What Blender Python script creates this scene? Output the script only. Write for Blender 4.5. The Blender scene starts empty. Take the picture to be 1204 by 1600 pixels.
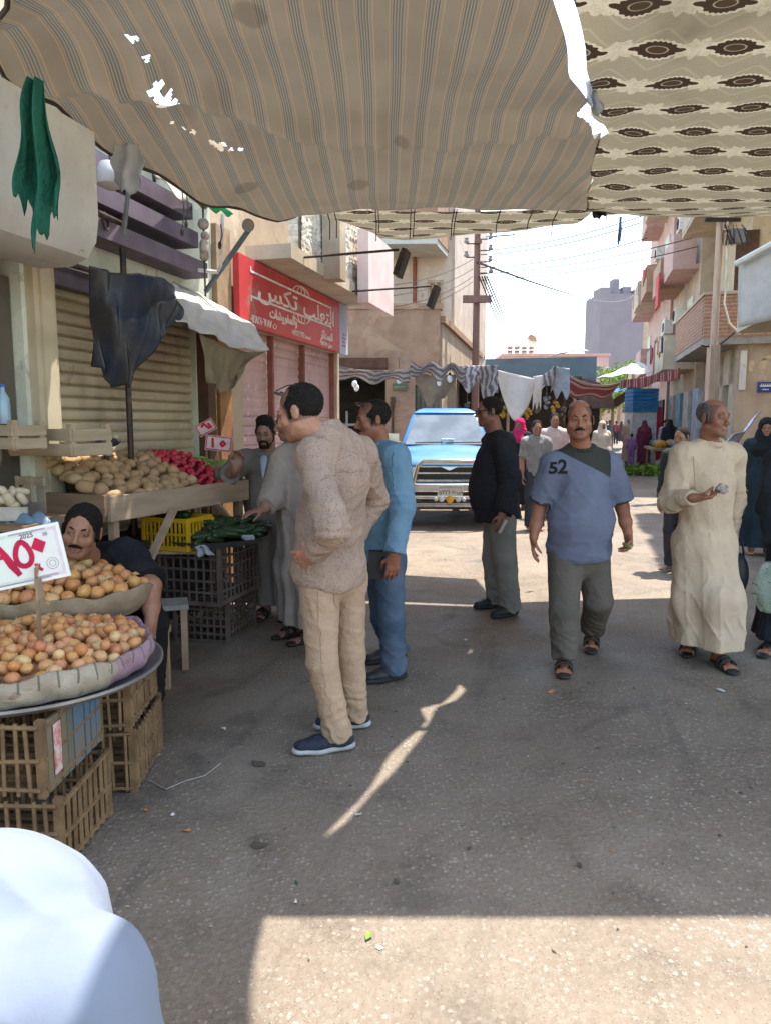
import bpy, bmesh, math, random
import numpy as np
from mathutils import Vector, Matrix, Euler

S = bpy.context.scene
COL = S.collection
rng = random.Random(11)
nrg = np.random.default_rng(7)

# ---------------------------------------------------------------- camera
FPX = 1155.0                      # focal length in photo pixels (photo 1204 x 1600)
PITCH = math.atan(140 / FPX)      # camera looks a little downwards
EYE = 1.55
cam_d = bpy.data.cameras.new('camera')
cam_d.sensor_fit = 'VERTICAL'; cam_d.sensor_height = 36.0; cam_d.lens = FPX / 1600 * 36
cam_d.clip_start = 0.05; cam_d.clip_end = 3000
cam = bpy.data.objects.new('camera', cam_d); COL.objects.link(cam)
cam.location = (0, 0, EYE); cam.rotation_euler = (math.pi / 2 - PITCH, 0, 0)
S.camera = cam
# ---------------------------------------------------------------- light
SUN_DIR = Vector((0.262, 0.205, 0.943)).normalized()
W = bpy.data.worlds.new('World'); S.world = W; W.use_nodes = True
nt = W.node_tree
sky = nt.nodes.new('ShaderNodeTexSky'); sky.sky_type = 'NISHITA'; sky.sun_disc = False
sky.sun_elevation = math.asin(SUN_DIR.z); sky.sun_rotation = math.atan2(SUN_DIR.x, SUN_DIR.y)
sky.altitude = 80; sky.air_density = 1.0; sky.dust_density = 1.0; sky.ozone_density = 1.0
bg = nt.nodes['Background']; bg.inputs[1].default_value = 0.15
tint = nt.nodes.new('ShaderNodeMix'); tint.data_type = 'RGBA'; tint.blend_type = 'MULTIPLY'; tint.inputs[0].default_value = 1; tint.inputs[7].default_value = (1.0, .93, .82, 1)
nt.links.new(sky.outputs[0], tint.inputs[6]); nt.links.new(tint.outputs[2], bg.inputs[0])
sl = bpy.data.lights.new('sun', 'SUN'); sl.energy = 2.25; sl.angle = math.radians(0.53); sl.color = (1.0, 0.955, 0.88)
so = bpy.data.objects.new('sun', sl); COL.objects.link(so)
so.rotation_euler = SUN_DIR.to_track_quat('Z', 'Y').to_euler(); so.location = (3, 3, 20)
vs = S.view_settings; vs.view_transform = 'Standard'; vs.look = 'None'; vs.gamma = 1.0; vs.use_curve_mapping = False
vs.exposure = 2.42
try:
    S.cycles.max_bounces = 8; S.cycles.diffuse_bounces = 5; S.cycles.transparent_max_bounces = 12
    S.cycles.use_denoising = True
except Exception: pass

# ---------------------------------------------------------------- measuring helpers
def ray(px, py):
    a = (px - 602) / FPX; b = (800 - py) / FPX
    return Vector((a, math.cos(PITCH) + b * math.sin(PITCH), -math.sin(PITCH) + b * math.cos(PITCH)))
def P(px, py, Y):                  # a point seen at (px,py) and Y metres away
    r = ray(px, py); t = Y / r.y
    return Vector((r.x * t, Y, EYE + r.z * t))
def G(px, py, z=0.0):              # a point seen at (px,py) and z metres above the ground
    r = ray(px, py); t = (z - EYE) / r.z
    return Vector((r.x * t, r.y * t, z))
A = math.radians(14.5)             # heading of the street
NV = Vector((math.cos(A), -math.sin(A), 0)); SV = Vector((math.sin(A), math.cos(A), 0))
def fr(v, u, z=0): return NV * v + SV * u + Vector((0, 0, z))

# ---------------------------------------------------------------- node maths
class X:
    def __init__(s, nt, k): s.nt = nt; s.k = k
    def _m(s, op, *o):
        n = s.nt.nodes.new('ShaderNodeMath'); n.operation = op
        for i, q in enumerate((s,) + o):
            if isinstance(q, X): s.nt.links.new(q.k, n.inputs[i])
            else: n.inputs[i].default_value = q
        return X(s.nt, n.outputs[0])
    def __add__(s, o): return s._m('ADD', o)
    __radd__ = __add__
    def __sub__(s, o): return s._m('SUBTRACT', o)
    def __rsub__(s, o): return (s * -1) + o
    def __mul__(s, o): return s._m('MULTIPLY', o)
    __rmul__ = __mul__
    def __truediv__(s, o): return s._m('DIVIDE', o)
    def sin(s): return s._m('SINE')
    def abs(s): return s._m('ABSOLUTE')
    def fl(s): return s._m('FLOOR')
    def fr(s): return s._m('FRACT')
    def lt(s, o): return s._m('LESS_THAN', o)
    def gt(s, o): return s._m('GREATER_THAN', o)
    def mn(s, o): return s._m('MINIMUM', o)
    def mx(s, o): return s._m('MAXIMUM', o)
    def mod(s, o): return s._m('FLOORED_MODULO', o)
    def sqrt(s): return s._m('SQRT')
    def at2(s, o): return s._m('ARCTAN2', o)
    def ss(s, a, b):
        n = s.nt.nodes.new('ShaderNodeMapRange'); n.interpolation_type = 'SMOOTHSTEP'
        s.nt.links.new(s.k, n.inputs[0]); n.inputs[1].default_value = a; n.inputs[2].default_value = b
        return X(s.nt, n.outputs[0])

class Mat:
    """a node material under construction"""
    def __init__(s, name):
        s.m = bpy.data.materials.new(name); s.m.use_nodes = True; s.nt = s.m.node_tree
        s.b = s.nt.nodes['Principled BSDF']; s.b.inputs['Specular IOR Level'].default_value = 0.3
        s.co = {}
    def coord(s, kind='Object'):
        if 'tc' not in s.co: s.co['tc'] = s.nt.nodes.new('ShaderNodeTexCoord')
        return s.co['tc'].outputs[kind]
    def xyz(s, kind='Object'):
        n = s.nt.nodes.new('ShaderNodeSeparateXYZ'); s.nt.links.new(s.coord(kind), n.inputs[0])
        return [X(s.nt, n.outputs[i]) for i in range(3)]
    def vec(s, *c):
        n = s.nt.nodes.new('ShaderNodeCombineXYZ')
        for i, q in enumerate(c):
            if isinstance(q, X): s.nt.links.new(q.k, n.inputs[i])
            else: n.inputs[i].default_value = q
        return n.outputs[0]
    def noise(s, scale, detail=4, vec=None, rough=.55, dist=0, kind='Object'):
        n = s.nt.nodes.new('ShaderNodeTexNoise'); n.inputs['Scale'].default_value = scale
        n.inputs['Detail'].default_value = detail; n.inputs['Roughness'].default_value = rough; n.inputs['Distortion'].default_value = dist
        s.nt.links.new(vec if vec is not None else s.coord(kind), n.inputs['Vector'])
        return X(s.nt, n.outputs[0])
    def voro(s, scale, vec=None, feature='F1', out='Distance', kind='Object', rnd=1):
        n = s.nt.nodes.new('ShaderNodeTexVoronoi'); n.inputs['Scale'].default_value = scale; n.feature = feature
        n.inputs['Randomness'].default_value = rnd
        s.nt.links.new(vec if vec is not None else s.coord(kind), n.inputs['Vector'])
        return X(s.nt, n.outputs[out])
    def mix(s, f, a, b):
        n = s.nt.nodes.new('ShaderNodeMix'); n.data_type = 'RGBA'
        if isinstance(f, X): s.nt.links.new(f.k, n.inputs[0])
        else: n.inputs[0].default_value = f
        for i, q in ((6, a), (7, b)):
            if isinstance(q, tuple): n.inputs[i].default_value = (*q[:3], 1)
            else: s.nt.links.new(q, n.inputs[i])
        return n.outputs[2]
    def color(s, c):
        if isinstance(c, tuple): s.b.inputs['Base Color'].default_value = (*c[:3], 1)
        else: s.nt.links.new(c, s.b.inputs['Base Color'])
    def bump(s, h, strength=.4, dist=.01):
        n = s.nt.nodes.new('ShaderNodeBump'); n.inputs['Strength'].default_value = strength; n.inputs['Distance'].default_value = dist
        s.nt.links.new(h.k, n.inputs['Height']); s.nt.links.new(n.outputs[0], s.b.inputs['Normal'])
    def rough(s, r):
        if isinstance(r, X): s.nt.links.new(r.k, s.b.inputs['Roughness'])
        else: s.b.inputs['Roughness'].default_value = r
    def attr(s, name='Col'):
        n = s.nt.nodes.new('ShaderNodeAttribute'); n.attribute_name = name; return n.outputs['Color']
    def rand(s):
        n = s.nt.nodes.new('ShaderNodeObjectInfo'); return X(s.nt, n.outputs['Random'])

def basic(name, c, c2=None, rough=.8, scale=6, bump=.25, bscale=40, bdist=.004, metal=0, spec=.3, lo=.35, hi=.68, stretch=None, streak=0, peel=None):
    m = Mat(name); c2 = c2 or tuple(q * .72 for q in c)
    v = None
    if stretch:
        x, y, z = m.xyz(); v = m.vec(x * stretch[0], y * stretch[1], z * stretch[2])
    f = m.noise(scale, 6, v).ss(lo, hi)
    col = m.mix(f, c, c2)
    if streak:
        x, y, z = m.xyz(); g = m.noise(2.2, 5, m.vec(x * 2, y * 2, z * .5)).ss(.5, .78) * streak
        col = m.mix(g, col, tuple(q * .5 for q in c2))
    if streak or peel:
        pz_ = m.noise(1.1, 6, dist=.8, rough=.65).ss(.57, .6); col = m.mix(pz_ * .45, col, tuple(min(.75, q * 1.22 + .02) for q in c)); col = m.mix(m.noise(3.1, 6, dist=1.2, rough=.7).ss(.6, .63) * .55, col, (.27, .225, .18)); col = m.mix(m.noise(26, 4).ss(.55, .8) * .35, col, tuple(q * .6 for q in c2))
    m.color(col); m.rough(rough); m.b.inputs['Metallic'].default_value = metal; m.b.inputs['Specular IOR Level'].default_value = spec
    if bump: m.bump(m.noise(bscale, 5, v), bump, bdist)
    return m.m

def cloth(name, c, c2=None, rough=.9, trans=0.0, weave=260, wr=22, bump=.35, tcol=None):
    m = Mat(name); c2 = c2 or tuple(q * .8 for q in c)
    n1 = m.noise(wr * .5, 3, dist=2.2) * 2.2 + m.noise(wr * 1.6, 3, dist=1.5) * .6; col = m.mix(m.noise(5, 4).ss(.35, .7), c, c2)
    m.color(col); m.rough(rough); m.b.inputs['Specular IOR Level'].default_value = .15
    m.bump(n1 + m.noise(weave, 2) * .1, bump, .012)
    if trans: translucent(m, col, trans, tcol)
    return m.m
def translucent(m, col, f, tcol=None):
    t = m.nt.nodes.new('ShaderNodeBsdfTranslucent')
    if tcol: t.inputs[0].default_value = (*tcol, 1)
    elif isinstance(col, tuple): t.inputs[0].default_value = (*col, 1)
    else: m.nt.links.new(col, t.inputs[0])
    mx = m.nt.nodes.new('ShaderNodeMixShader'); mx.inputs[0].default_value = f
    o = m.nt.nodes['Material Output']
    m.nt.links.new(m.b.outputs[0], mx.inputs[1]); m.nt.links.new(t.outputs[0], mx.inputs[2]); m.nt.links.new(mx.outputs[0], o.inputs[0])

def brickmat(name, c1, c2, mortar, bw=.24, bh=.075, ms=.012, kind='Object', axis='xz', bump=.6, rough=.9):
    m = Mat(name); x, y, z = m.xyz()
    h = x + y if axis == 'xy' else (x if axis == 'xz' else y)
    n = m.nt.nodes.new('ShaderNodeTexBrick'); n.inputs['Scale'].default_value = 1
    n.inputs['Brick Width'].default_value = bw; n.inputs['Row Height'].default_value = bh; n.inputs['Mortar Size'].default_value = ms
    n.inputs['Color1'].default_value = (*c1, 1); n.inputs['Color2'].default_value = (*c2, 1); n.inputs['Mortar'].default_value = (*mortar, 1)
    m.nt.links.new(m.vec(h + m.noise(3, 2) * .02, z + m.noise(4, 2) * .015, 0), n.inputs['Vector'])
    col = m.mix(m.noise(14, 5).ss(.4, .75), n.outputs[0], tuple(q * .6 for q in c1))
    m.color(col); m.rough(rough)
    m.bump(X(m.nt, n.outputs['Fac']) * -1 + m.noise(60, 4) * .5, bump, .01)
    return m.m

# ---------------------------------------------------------------- mesh building
class MB:
    def __init__(s): s.v = []; s.f = []; s.m = []; s.uv = {}
    def add(s, vs_, fs, mi=0):
        o = len(s.v); s.v += [tuple(q) for q in vs_]
        for f in fs: s.f.append(tuple(i + o for i in f)); s.m.append(mi)
        return s
    def box(s, c, size, R=None, mi=0, taper=None):
        hx, hy, hz = (q / 2 for q in size); c = Vector(c)
        pts = []
        for z in (-hz, hz):
            k = (taper if taper and z > 0 else 1)
            for x, y in ((-hx, -hy), (hx, -hy), (hx, hy), (-hx, hy)):
                p = Vector((x * k, y * k, z)); pts.append(c + (R @ p if R is not None else p))
        return s.add(pts, [(0, 3, 2, 1), (4, 5, 6, 7), (0, 1, 5, 4), (1, 2, 6, 5), (2, 3, 7, 6), (3, 0, 4, 7)], mi)
    def bar(s, a, b, w, t, up=(0, 0, 1), mi=0):      # board from a to b, w wide (across up), t thick
        a = Vector(a); b = Vector(b); d = (b - a); L = d.length; d.normalize(); up = Vector(up)
        x = d.cross(up)
        if x.length < 1e-4: x = d.cross(Vector((1, 0, 0)))
        x.normalize(); z = x.cross(d)
        R = Matrix((x, d, z)).transposed()
        return s.box((a + b) / 2, (t, L, w), R, mi)
    def tube(s, pts, r, n=8, mi=0, cap=True):
        pts = [Vector(p) for p in pts]; rs = r if isinstance(r, (list, tuple)) else [r] * len(pts)
        o = len(s.v); ref = None
        for i, p in enumerate(pts):
            d = (pts[min(i + 1, len(pts) - 1)] - pts[max(i - 1, 0)]).normalized()
            if ref is None: ref = d.orthogonal().normalized()
            ref = (ref - d * ref.dot(d)).normalized(); b = d.cross(ref)
            for k in range(n):
                t = 2 * math.pi * k / n; s.v.append(tuple(p + (ref * math.cos(t) + b * math.sin(t)) * rs[i]))
        for i in range(len(pts) - 1):
            for k in range(n):
                s.f.append((o + i * n + k, o + i * n + (k + 1) % n, o + (i + 1) * n + (k + 1) % n, o + (i + 1) * n + k)); s.m.append(mi)
        if cap:
            s.f.append(tuple(o + k for k in reversed(range(n)))); s.m.append(mi)
            s.f.append(tuple(o + (len(pts) - 1) * n + k for k in range(n))); s.m.append(mi)
        return s
    def lathe(s, prof, c=(0, 0, 0), n=24, mi=0, R=None):
        o = len(s.v); c = Vector(c)
        for r, z in prof:
            for k in range(n):
                t = 2 * math.pi * k / n; p = Vector((r * math.cos(t), r * math.sin(t), z)); s.v.append(tuple(c + (R @ p if R is not None else p)))
        for i in range(len(prof) - 1):
            for k in range(n):
                s.f.append((o + i * n + k, o + i * n + (k + 1) % n, o + (i + 1) * n + (k + 1) % n, o + (i + 1) * n + k)); s.m.append(mi)
        return s
    def sphere(s, c, r, nu=12, nv=8, mi=0, R=None):
        r = r if isinstance(r, (tuple, list)) else (r, r, r); o = len(s.v); c = Vector(c)
        vs_ = []; fs = []
        for j in range(nv + 1):
            ph = math.pi * j / nv
            for i in range(nu):
                t = 2 * math.pi * i / nu; p = Vector((r[0] * math.sin(ph) * math.cos(t), r[1] * math.sin(ph) * math.sin(t), -r[2] * math.cos(ph)))
                vs_.append(c + (R @ p if R is not None else p))
        for j in range(nv):
            for i in range(nu): fs.append((j * nu + i, j * nu + (i + 1) % nu, (j + 1) * nu + (i + 1) % nu, (j + 1) * nu + i))
        return s.add(vs_, fs, mi)
    def grid(s, fn, nu, nv, mi=0, uvfn=None, thick=0):
        o = len(s.v)
        for j in range(nv + 1):
            for i in range(nu + 1):
                p = fn(i / nu, j / nv)
                if uvfn: s.uv[len(s.v)] = uvfn(i / nu, j / nv)
                s.v.append(tuple(p))
        for j in range(nv):
            for i in range(nu):
                a = o + j * (nu + 1) + i; s.f.append((a, a + 1, a + nu + 2, a + nu + 1)); s.m.append(mi)
        return s
    def prism(s, poly, z0, z1, mi=0):
        n = len(poly); vs_ = [(x, y, z0) for x, y in poly] + [(x, y, z1) for x, y in poly]
        return s.add(vs_, [tuple(reversed(range(n))), tuple(range(n, 2 * n))] + [(i, (i + 1) % n, n + (i + 1) % n, n + i) for i in range(n)], mi)
    def mesh(s, name, mats, smooth=True, ang=38):
        me = bpy.data.meshes.new(name); me.from_pydata(s.v, [], s.f)
        for q in (mats if isinstance(mats, (list, tuple)) else [mats]): me.materials.append(q)
        me.polygons.foreach_set('material_index', s.m)
        if s.uv:
            l = me.uv_layers.new(name='UVMap')
            for lp in me.loops:
                if lp.vertex_index in s.uv: l.data[lp.index].uv = s.uv[lp.vertex_index]
        if smooth:
            me.polygons.foreach_set('use_smooth', [True] * len(me.polygons)); me.set_sharp_from_angle(angle=math.radians(ang))
        me.update(); return me
    def build(s, name, mats, parent=None, loc=None, smooth=True, ang=38, rz=None):
        return link(name, s.mesh(name, mats, smooth, ang), parent, loc, rz)
def link(name, data, parent=None, loc=None, rz=None):
    o = bpy.data.objects.new(name, data); COL.objects.link(o)
    if parent: o.parent = parent
    if loc is not None: o.location = loc
    if rz is not None: o.rotation_euler.z = rz
    return o
def tag(o, label, cat, group=None):
    o['label'] = label; o['category'] = cat
    if group: o['group'] = group
    return o
def struct(o): o['kind'] = 'structure'; return o
def thing(name, label, cat, loc=(0, 0, 0), rz=0, group=None):
    return tag(link(name, None, None, loc, rz), label, cat, group)
def copy_tree(o, parent=None):
    c = o.copy(); COL.objects.link(c)
    if parent: c.parent = parent
    for ch in list(o.children): copy_tree(ch, c)
    return c
def solidify(o, t=.004):
    m = o.modifiers.new('thickness', 'SOLIDIFY'); m.thickness = t; m.offset = 0; return o
def thin_text(body, size, mat, name, parent, loc, R=None, align='CENTER', offset=.012, ext=.002, sx=1):
    cu = bpy.data.curves.new(name, 'FONT'); cu.body = body; cu.size = size; cu.align_x = align; cu.align_y = 'CENTER'
    cu.extrude = ext; cu.offset = offset * size
    tmp = bpy.data.objects.new(name, cu); COL.objects.link(tmp)
    bpy.context.view_layer.update()
    me = bpy.data.meshes.new_from_object(tmp.evaluated_get(bpy.context.evaluated_depsgraph_get()))
    bpy.data.objects.remove(tmp); bpy.data.curves.remove(cu)
    me.materials.clear(); me.materials.append(mat)
    M = (R.to_4x4() if R is not None else Matrix()) @ Matrix.Diagonal((sx, 1, 1, 1))
    me.transform(M)
    return link(name, me, parent, loc)
# Arabic letters joined by hand (the text object does not shape them)
_AB = {'ا': 0x8D, 'ة': 0x93, 'د': 0xA9, 'ذ': 0xAB, 'ر': 0xAD, 'ز': 0xAF, 'و': 0xED, 'ب': 0x8F, 'ت': 0x95, 'ث': 0x99, 'ج': 0x9D, 'ح': 0xA1, 'خ': 0xA5,
       'س': 0xB1, 'ش': 0xB5, 'ص': 0xB9, 'ط': 0xC1, 'ع': 0xC9, 'ف': 0xD1, 'ق': 0xD5, 'ك': 0xD9, 'ل': 0xDD, 'م': 0xE1, 'ن': 0xE5, 'ه': 0xE9, 'ي': 0xF1, 'ئ': 0x89}
_NJ = set('اةدذرزو')
def arabic(t):
    out = []
    for w in t.split(' '):
        if w and w[0] in _AB:
            g = []
            for i, ch in enumerate(w):
                pj = i > 0 and w[i - 1] not in _NJ; nj = i < len(w) - 1 and ch not in _NJ
                k = 0xFE00 + _AB[ch] + (3 if pj and nj else 1 if pj else 2 if nj else 0)
                g.append(chr(k))
            out.append(''.join(reversed(g)))
        else: out.append(w)
    return ' '.join(reversed(out))

# ---------------------------------------------------------------- implicit surfaces (for bodies and clothes)
class Field:
    def __init__(s, h): s.h = h; s.p = []
    def _add(s, fn, lo, hi, k, op): s.p.append((fn, np.array(lo, float), np.array(hi, float), k, op)); return s
    def cone(s, a, b, ra, rb, k=.02, flat=1.0, ax=None, clip=0, op='u'):
        a = np.array(a, float); b = np.array(b, float); ab = b - a; L2 = max(ab @ ab, 1e-9); L = math.sqrt(L2)
        if ax is not None: ax = np.array(ax, float); ax = ax / np.linalg.norm(ax)
        R = max(ra, rb)
        def fn(x, y, z):
            px, py, pz = x - a[0], y - a[1], z - a[2]
            t = (px * ab[0] + py * ab[1] + pz * ab[2]) / L2; tc = np.clip(t, 0, 1)
            px, py, pz = px - tc * ab[0], py - tc * ab[1], pz - tc * ab[2]
            if ax is not None and flat != 1.0:
                q = px * ax[0] + py * ax[1] + pz * ax[2]; g = q * (1 / flat - 1)
                px, py, pz = px + g * ax[0], py + g * ax[1], pz + g * ax[2]
            d = np.sqrt(px * px + py * py + pz * pz) - (ra + (rb - ra) * tc)
            if flat < 1: d = d * (.5 + .5 * flat)
            if clip & 1: d = np.maximum(d, -t * L)
            if clip & 2: d = np.maximum(d, (t - 1) * L)
            return d
        ext = R * max(1, flat)
        return s._add(fn, np.minimum(a, b) - ext, np.maximum(a, b) + ext, k, op)
    def ell(s, c, r, R=None, k=.02, op='u'):
        c = np.array(c, float); r = np.array(r, float); Rm = np.array(R, float) if R is not None else np.eye(3)   # columns of R: local axes
        mr = r.min()
        def fn(x, y, z):
            px, py, pz = x - c[0], y - c[1], z - c[2]
            q = [(px * Rm[0, i] + py * Rm[1, i] + pz * Rm[2, i]) / r[i] for i in range(3)]
            n = np.sqrt(q[0] ** 2 + q[1] ** 2 + q[2] ** 2)
            g = np.sqrt((q[0] / r[0]) ** 2 + (q[1] / r[1]) ** 2 + (q[2] / r[2]) ** 2) + 1e-9
            return n * (n - 1) / g
        return s._add(fn, c - r.max(), c + r.max(), k, op)
    def build(s, disp=None, planes=(), maxdisp=.03):
        h = s.h; pad = .03
        U = [q for q in s.p if q[4] == 'u']
        lo = np.min([q[1] for q in U], 0) - pad; hi = np.max([q[2] for q in U], 0) + pad
        n = np.ceil((hi - lo) / h).astype(int) + 1
        F = np.full(n, 9.0, np.float32)
        ax = [(lo[i] + h * np.arange(n[i])).astype(np.float32) for i in range(3)]
        for fn, l, u, k, op in s.p:
            m = k + 3 * h + .012
            i0 = np.clip(np.floor((l - m - lo) / h).astype(int), 0, n - 1); i1 = np.clip(np.ceil((u + m - lo) / h).astype(int) + 1, 1, n)
            if np.any(i1 <= i0): continue
            sl = tuple(slice(i0[i], i1[i]) for i in range(3))
            x = ax[0][sl[0]][:, None, None]; y = ax[1][sl[1]][None, :, None]; z = ax[2][sl[2]][None, None, :]
            d2 = fn(x, y, z).astype(np.float32); d1 = F[sl]
            if op == 'u':
                hh = np.clip(.5 + .5 * (d2 - d1) / max(k, 1e-6), 0, 1); F[sl] = d2 + (d1 - d2) * hh - k * hh * (1 - hh)
                F[sl] = np.where(d1 > 5, d2, F[sl])
            else:
                d2 = -d2; hh = np.clip(.5 + .5 * (d1 - d2) / max(k, 1e-6), 0, 1); F[sl] = d2 + (d1 - d2) * hh + k * hh * (1 - hh)
        if disp is not None:
            I = np.nonzero(np.abs(F) < maxdisp + 2.5 * h)
            Q = np.stack([ax[i][I[i]] for i in range(3)], 1)
            F[I] += disp(Q).astype(np.float32)
        for nrm, c in planes:                      # keep where nrm.p <= c
            g = ax[0][:, None, None] * nrm[0] + ax[1][None, :, None] * nrm[1] + ax[2][None, None, :] * nrm[2] - c
            F = np.maximum(F, g.astype(np.float32))
        return surfnet(F, lo, h)
def surfnet(F, lo, h):
    Sg = F < 0
    c = np.zeros(tuple(q - 1 for q in F.shape), np.int8)
    for a in (0, 1):
        for b in (0, 1):
            for d in (0, 1):
                c += Sg[a:F.shape[0] - 1 + a, b:F.shape[1] - 1 + b, d:F.shape[2] - 1 + d]
    I = np.nonzero((c > 0) & (c < 8)); i, j, k = I
    idm = np.full(c.shape, -1, np.int32); idm[I] = np.arange(len(i))
    acc = np.zeros((len(i), 3)); cnt = np.zeros(len(i))
    cr = [(a, b, d) for a in (0, 1) for b in (0, 1) for d in (0, 1)]
    val = {q: F[i + q[0], j + q[1], k + q[2]] for q in cr}
    for q in cr:
        for axn in range(3):
            if q[axn]: continue
            q2 = list(q); q2[axn] = 1; q2 = tuple(q2)
            f0, f1 = val[q], val[q2]; m = (f0 < 0) != (f1 < 0)
            t = f0[m] / (f0[m] - f1[m]); pt = np.repeat(np.array([q], float), m.sum(), 0); pt[:, axn] += t
            acc[m] += pt; cnt[m] += 1
    V = acc / cnt[:, None] + np.stack(I, 1); V = V * h + lo
    faces = []
    for axn in range(3):
        o = [(1, 2), (2, 0), (0, 1)][axn]
        s0 = [slice(None)] * 3; s1 = [slice(None)] * 3; s0[axn] = slice(0, -1); s1[axn] = slice(1, None)
        ch = Sg[tuple(s0)] != Sg[tuple(s1)]
        e = np.stack(np.nonzero(ch), 1)
        e = e[(e[:, o[0]] > 0) & (e[:, o[1]] > 0) & (e[:, o[0]] < F.shape[o[0]] - 1) & (e[:, o[1]] < F.shape[o[1]] - 1)]
        ins = Sg[e[:, 0], e[:, 1], e[:, 2]]
        def cell(da, db):
            q = e.copy(); q[:, o[0]] -= da; q[:, o[1]] -= db; return idm[q[:, 0], q[:, 1], q[:, 2]]
        Q = np.stack([cell(1, 1), cell(0, 1), cell(0, 0), cell(1, 0)], 1)
        Q[~ins] = Q[~ins][:, ::-1]
        faces.append(Q)
    Fq = np.concatenate(faces); Fq = Fq[(Fq >= 0).all(1)]
    # one light smoothing pass
    E = np.concatenate([Fq[:, [0, 1]], Fq[:, [1, 2]], Fq[:, [2, 3]], Fq[:, [3, 0]]])
    sm = np.zeros_like(V); w = np.bincount(E[:, 0], minlength=len(V)).astype(float)
    for axn in range(3): sm[:, axn] = np.bincount(E[:, 0], V[E[:, 1], axn], minlength=len(V))
    V = np.where(w[:, None] > 0, V * .5 + .5 * sm / np.maximum(w, 1)[:, None], V)
    return V, Fq
def np_mesh(name, V, Fq, mat, cols=None):
    me = bpy.data.meshes.new(name); nf = len(Fq)
    me.vertices.add(len(V)); me.vertices.foreach_set('co', np.ascontiguousarray(V, np.float32).ravel())
    me.loops.add(nf * 4); me.loops.foreach_set('vertex_index', np.ascontiguousarray(Fq, np.int32).ravel())
    me.polygons.add(nf); me.polygons.foreach_set('loop_start', np.arange(0, nf * 4, 4, dtype=np.int32))
    me.polygons.foreach_set('use_smooth', np.ones(nf, bool))
    me.materials.append(mat)
    if cols is not None:
        at = me.attributes.new('Col', 'FLOAT_COLOR', 'POINT')
        at.data.foreach_set('color', np.concatenate([cols, np.ones((len(cols), 1))], 1).astype(np.float32).ravel())
    me.update(calc_edges=True); me.validate(); return me

# ================================================================ SETTING
def Wp(px, py, v):                 # where the ray through a pixel meets the plane v metres to the side of the street line
    r = ray(px, py); return Vector((0, 0, EYE)) + r * (v / (r.x * NV.x + r.y * NV.y))
def Cp(px, py, u):                 # where it meets the cross plane u metres along the street
    r = ray(px, py); return Vector((0, 0, EYE)) + r * (u / (r.x * SV.x + r.y * SV.y))
def uv_of(p): return (p.x * NV.x + p.y * NV.y, p.x * SV.x + p.y * SV.y)

# ---- ground and road
def road_mat():
    m = Mat('dusty_asphalt')
    big = m.noise(.55, 5, dist=.6); mid = m.noise(3.2, 6); fine = m.noise(38, 5)
    base = m.mix(big.ss(.34, .66), (.15, .113, .08), (.205, .161, .117))
    base = m.mix(mid.ss(.46, .72) * .6, base, (.088, .066, .046))
    base = m.mix(m.noise(1.3, 5, dist=1).ss(.56, .7) * .55, base, (.23, .19, .14))
    base = m.mix(fine.ss(.4, .7) * .5, base, (.22, .185, .145))
    v1 = m.voro(52) + (m.noise(170, 2) - .5) * .55 - .04; c1 = m.voro(52, out='Color')
    s1 = v1.lt(.3) * X(m.nt, m.nt.nodes.new('ShaderNodeSeparateColor').outputs[0])
    sep = m.nt.nodes[-1] if m.nt.nodes[-1].bl_idname == 'ShaderNodeSeparateColor' else None
    for n in m.nt.nodes:
        if n.bl_idname == 'ShaderNodeSeparateColor': sep = n
    m.nt.links.new(c1.k, sep.inputs[0])
    peb = v1.lt(X(m.nt, sep.outputs[1]) * .28 + .12) * X(m.nt, sep.outputs[0]).gt(.6) * m.noise(1.1, 3).ss(.28, .6)
    base = m.mix(peb * .6, base, (.36, .31, .255))
    v2 = m.voro(120) + (m.noise(300, 2) - .5) * .5; base = m.mix(v2.lt(.22) * m.noise(2.3, 3).ss(.42, .62) * .6, base, (.36, .32, .27))
    dark = m.voro(75, out='Distance'); base = m.mix(dark.lt(.18) * .5, base, (.03, .028, .026))
    xx, yy, _z = m.xyz(); tr = m.noise(1.1, 4, m.vec((xx * .968 - yy * .25) * 4.0, (xx * .25 + yy * .968) * .35, 0)).ss(.56, .7); base = m.mix(tr * .3, base, (.055, .046, .04))
    stain = m.noise(.9, 3, dist=2.2).ss(.6, .68); base = m.mix(stain * .35, base, (.05, .045, .042))
    m.color(base); m.rough(m.mix and m.noise(1.7, 4).ss(.3, .7) * .25 + .62)
    m.b.inputs['Specular IOR Level'].default_value = .35
    m.bump(fine + v1 * -.9 + m.noise(150, 3) * .6, .55, .006)
    return m.m
M_road = road_mat()
M_dust = basic('packed_dust', (.32, .26, .2), (.24, .19, .15), scale=1.2, bump=.4, bscale=30)
g = MB(); g.add([(-900, -300, -.012), (900, -300, -.012), (900, 1600, -.012), (-900, 1600, -.012)], [(0, 1, 2, 3)])
struct(g.build('ground', M_dust, smooth=False))
g = MB(); q = [fr(-3.2, -12), fr(3.6, -12), fr(3.6, 19), fr(3.3, 90), fr(-2.9, 90), fr(-2.9, 15.5), fr(-14, 14.2), fr(-14, 10.9), fr(-3.2, 10.9)]
g.add(q, [tuple(range(len(q)))]); struct(g.build('road', M_road, smooth=False))
g = MB(); q = [fr(3.6, -12), fr(14, -12), fr(14, 19), fr(3.6, 19)]
g.add(q, [(0, 1, 2, 3)]); struct(g.build('roadside', M_road, smooth=False))

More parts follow.
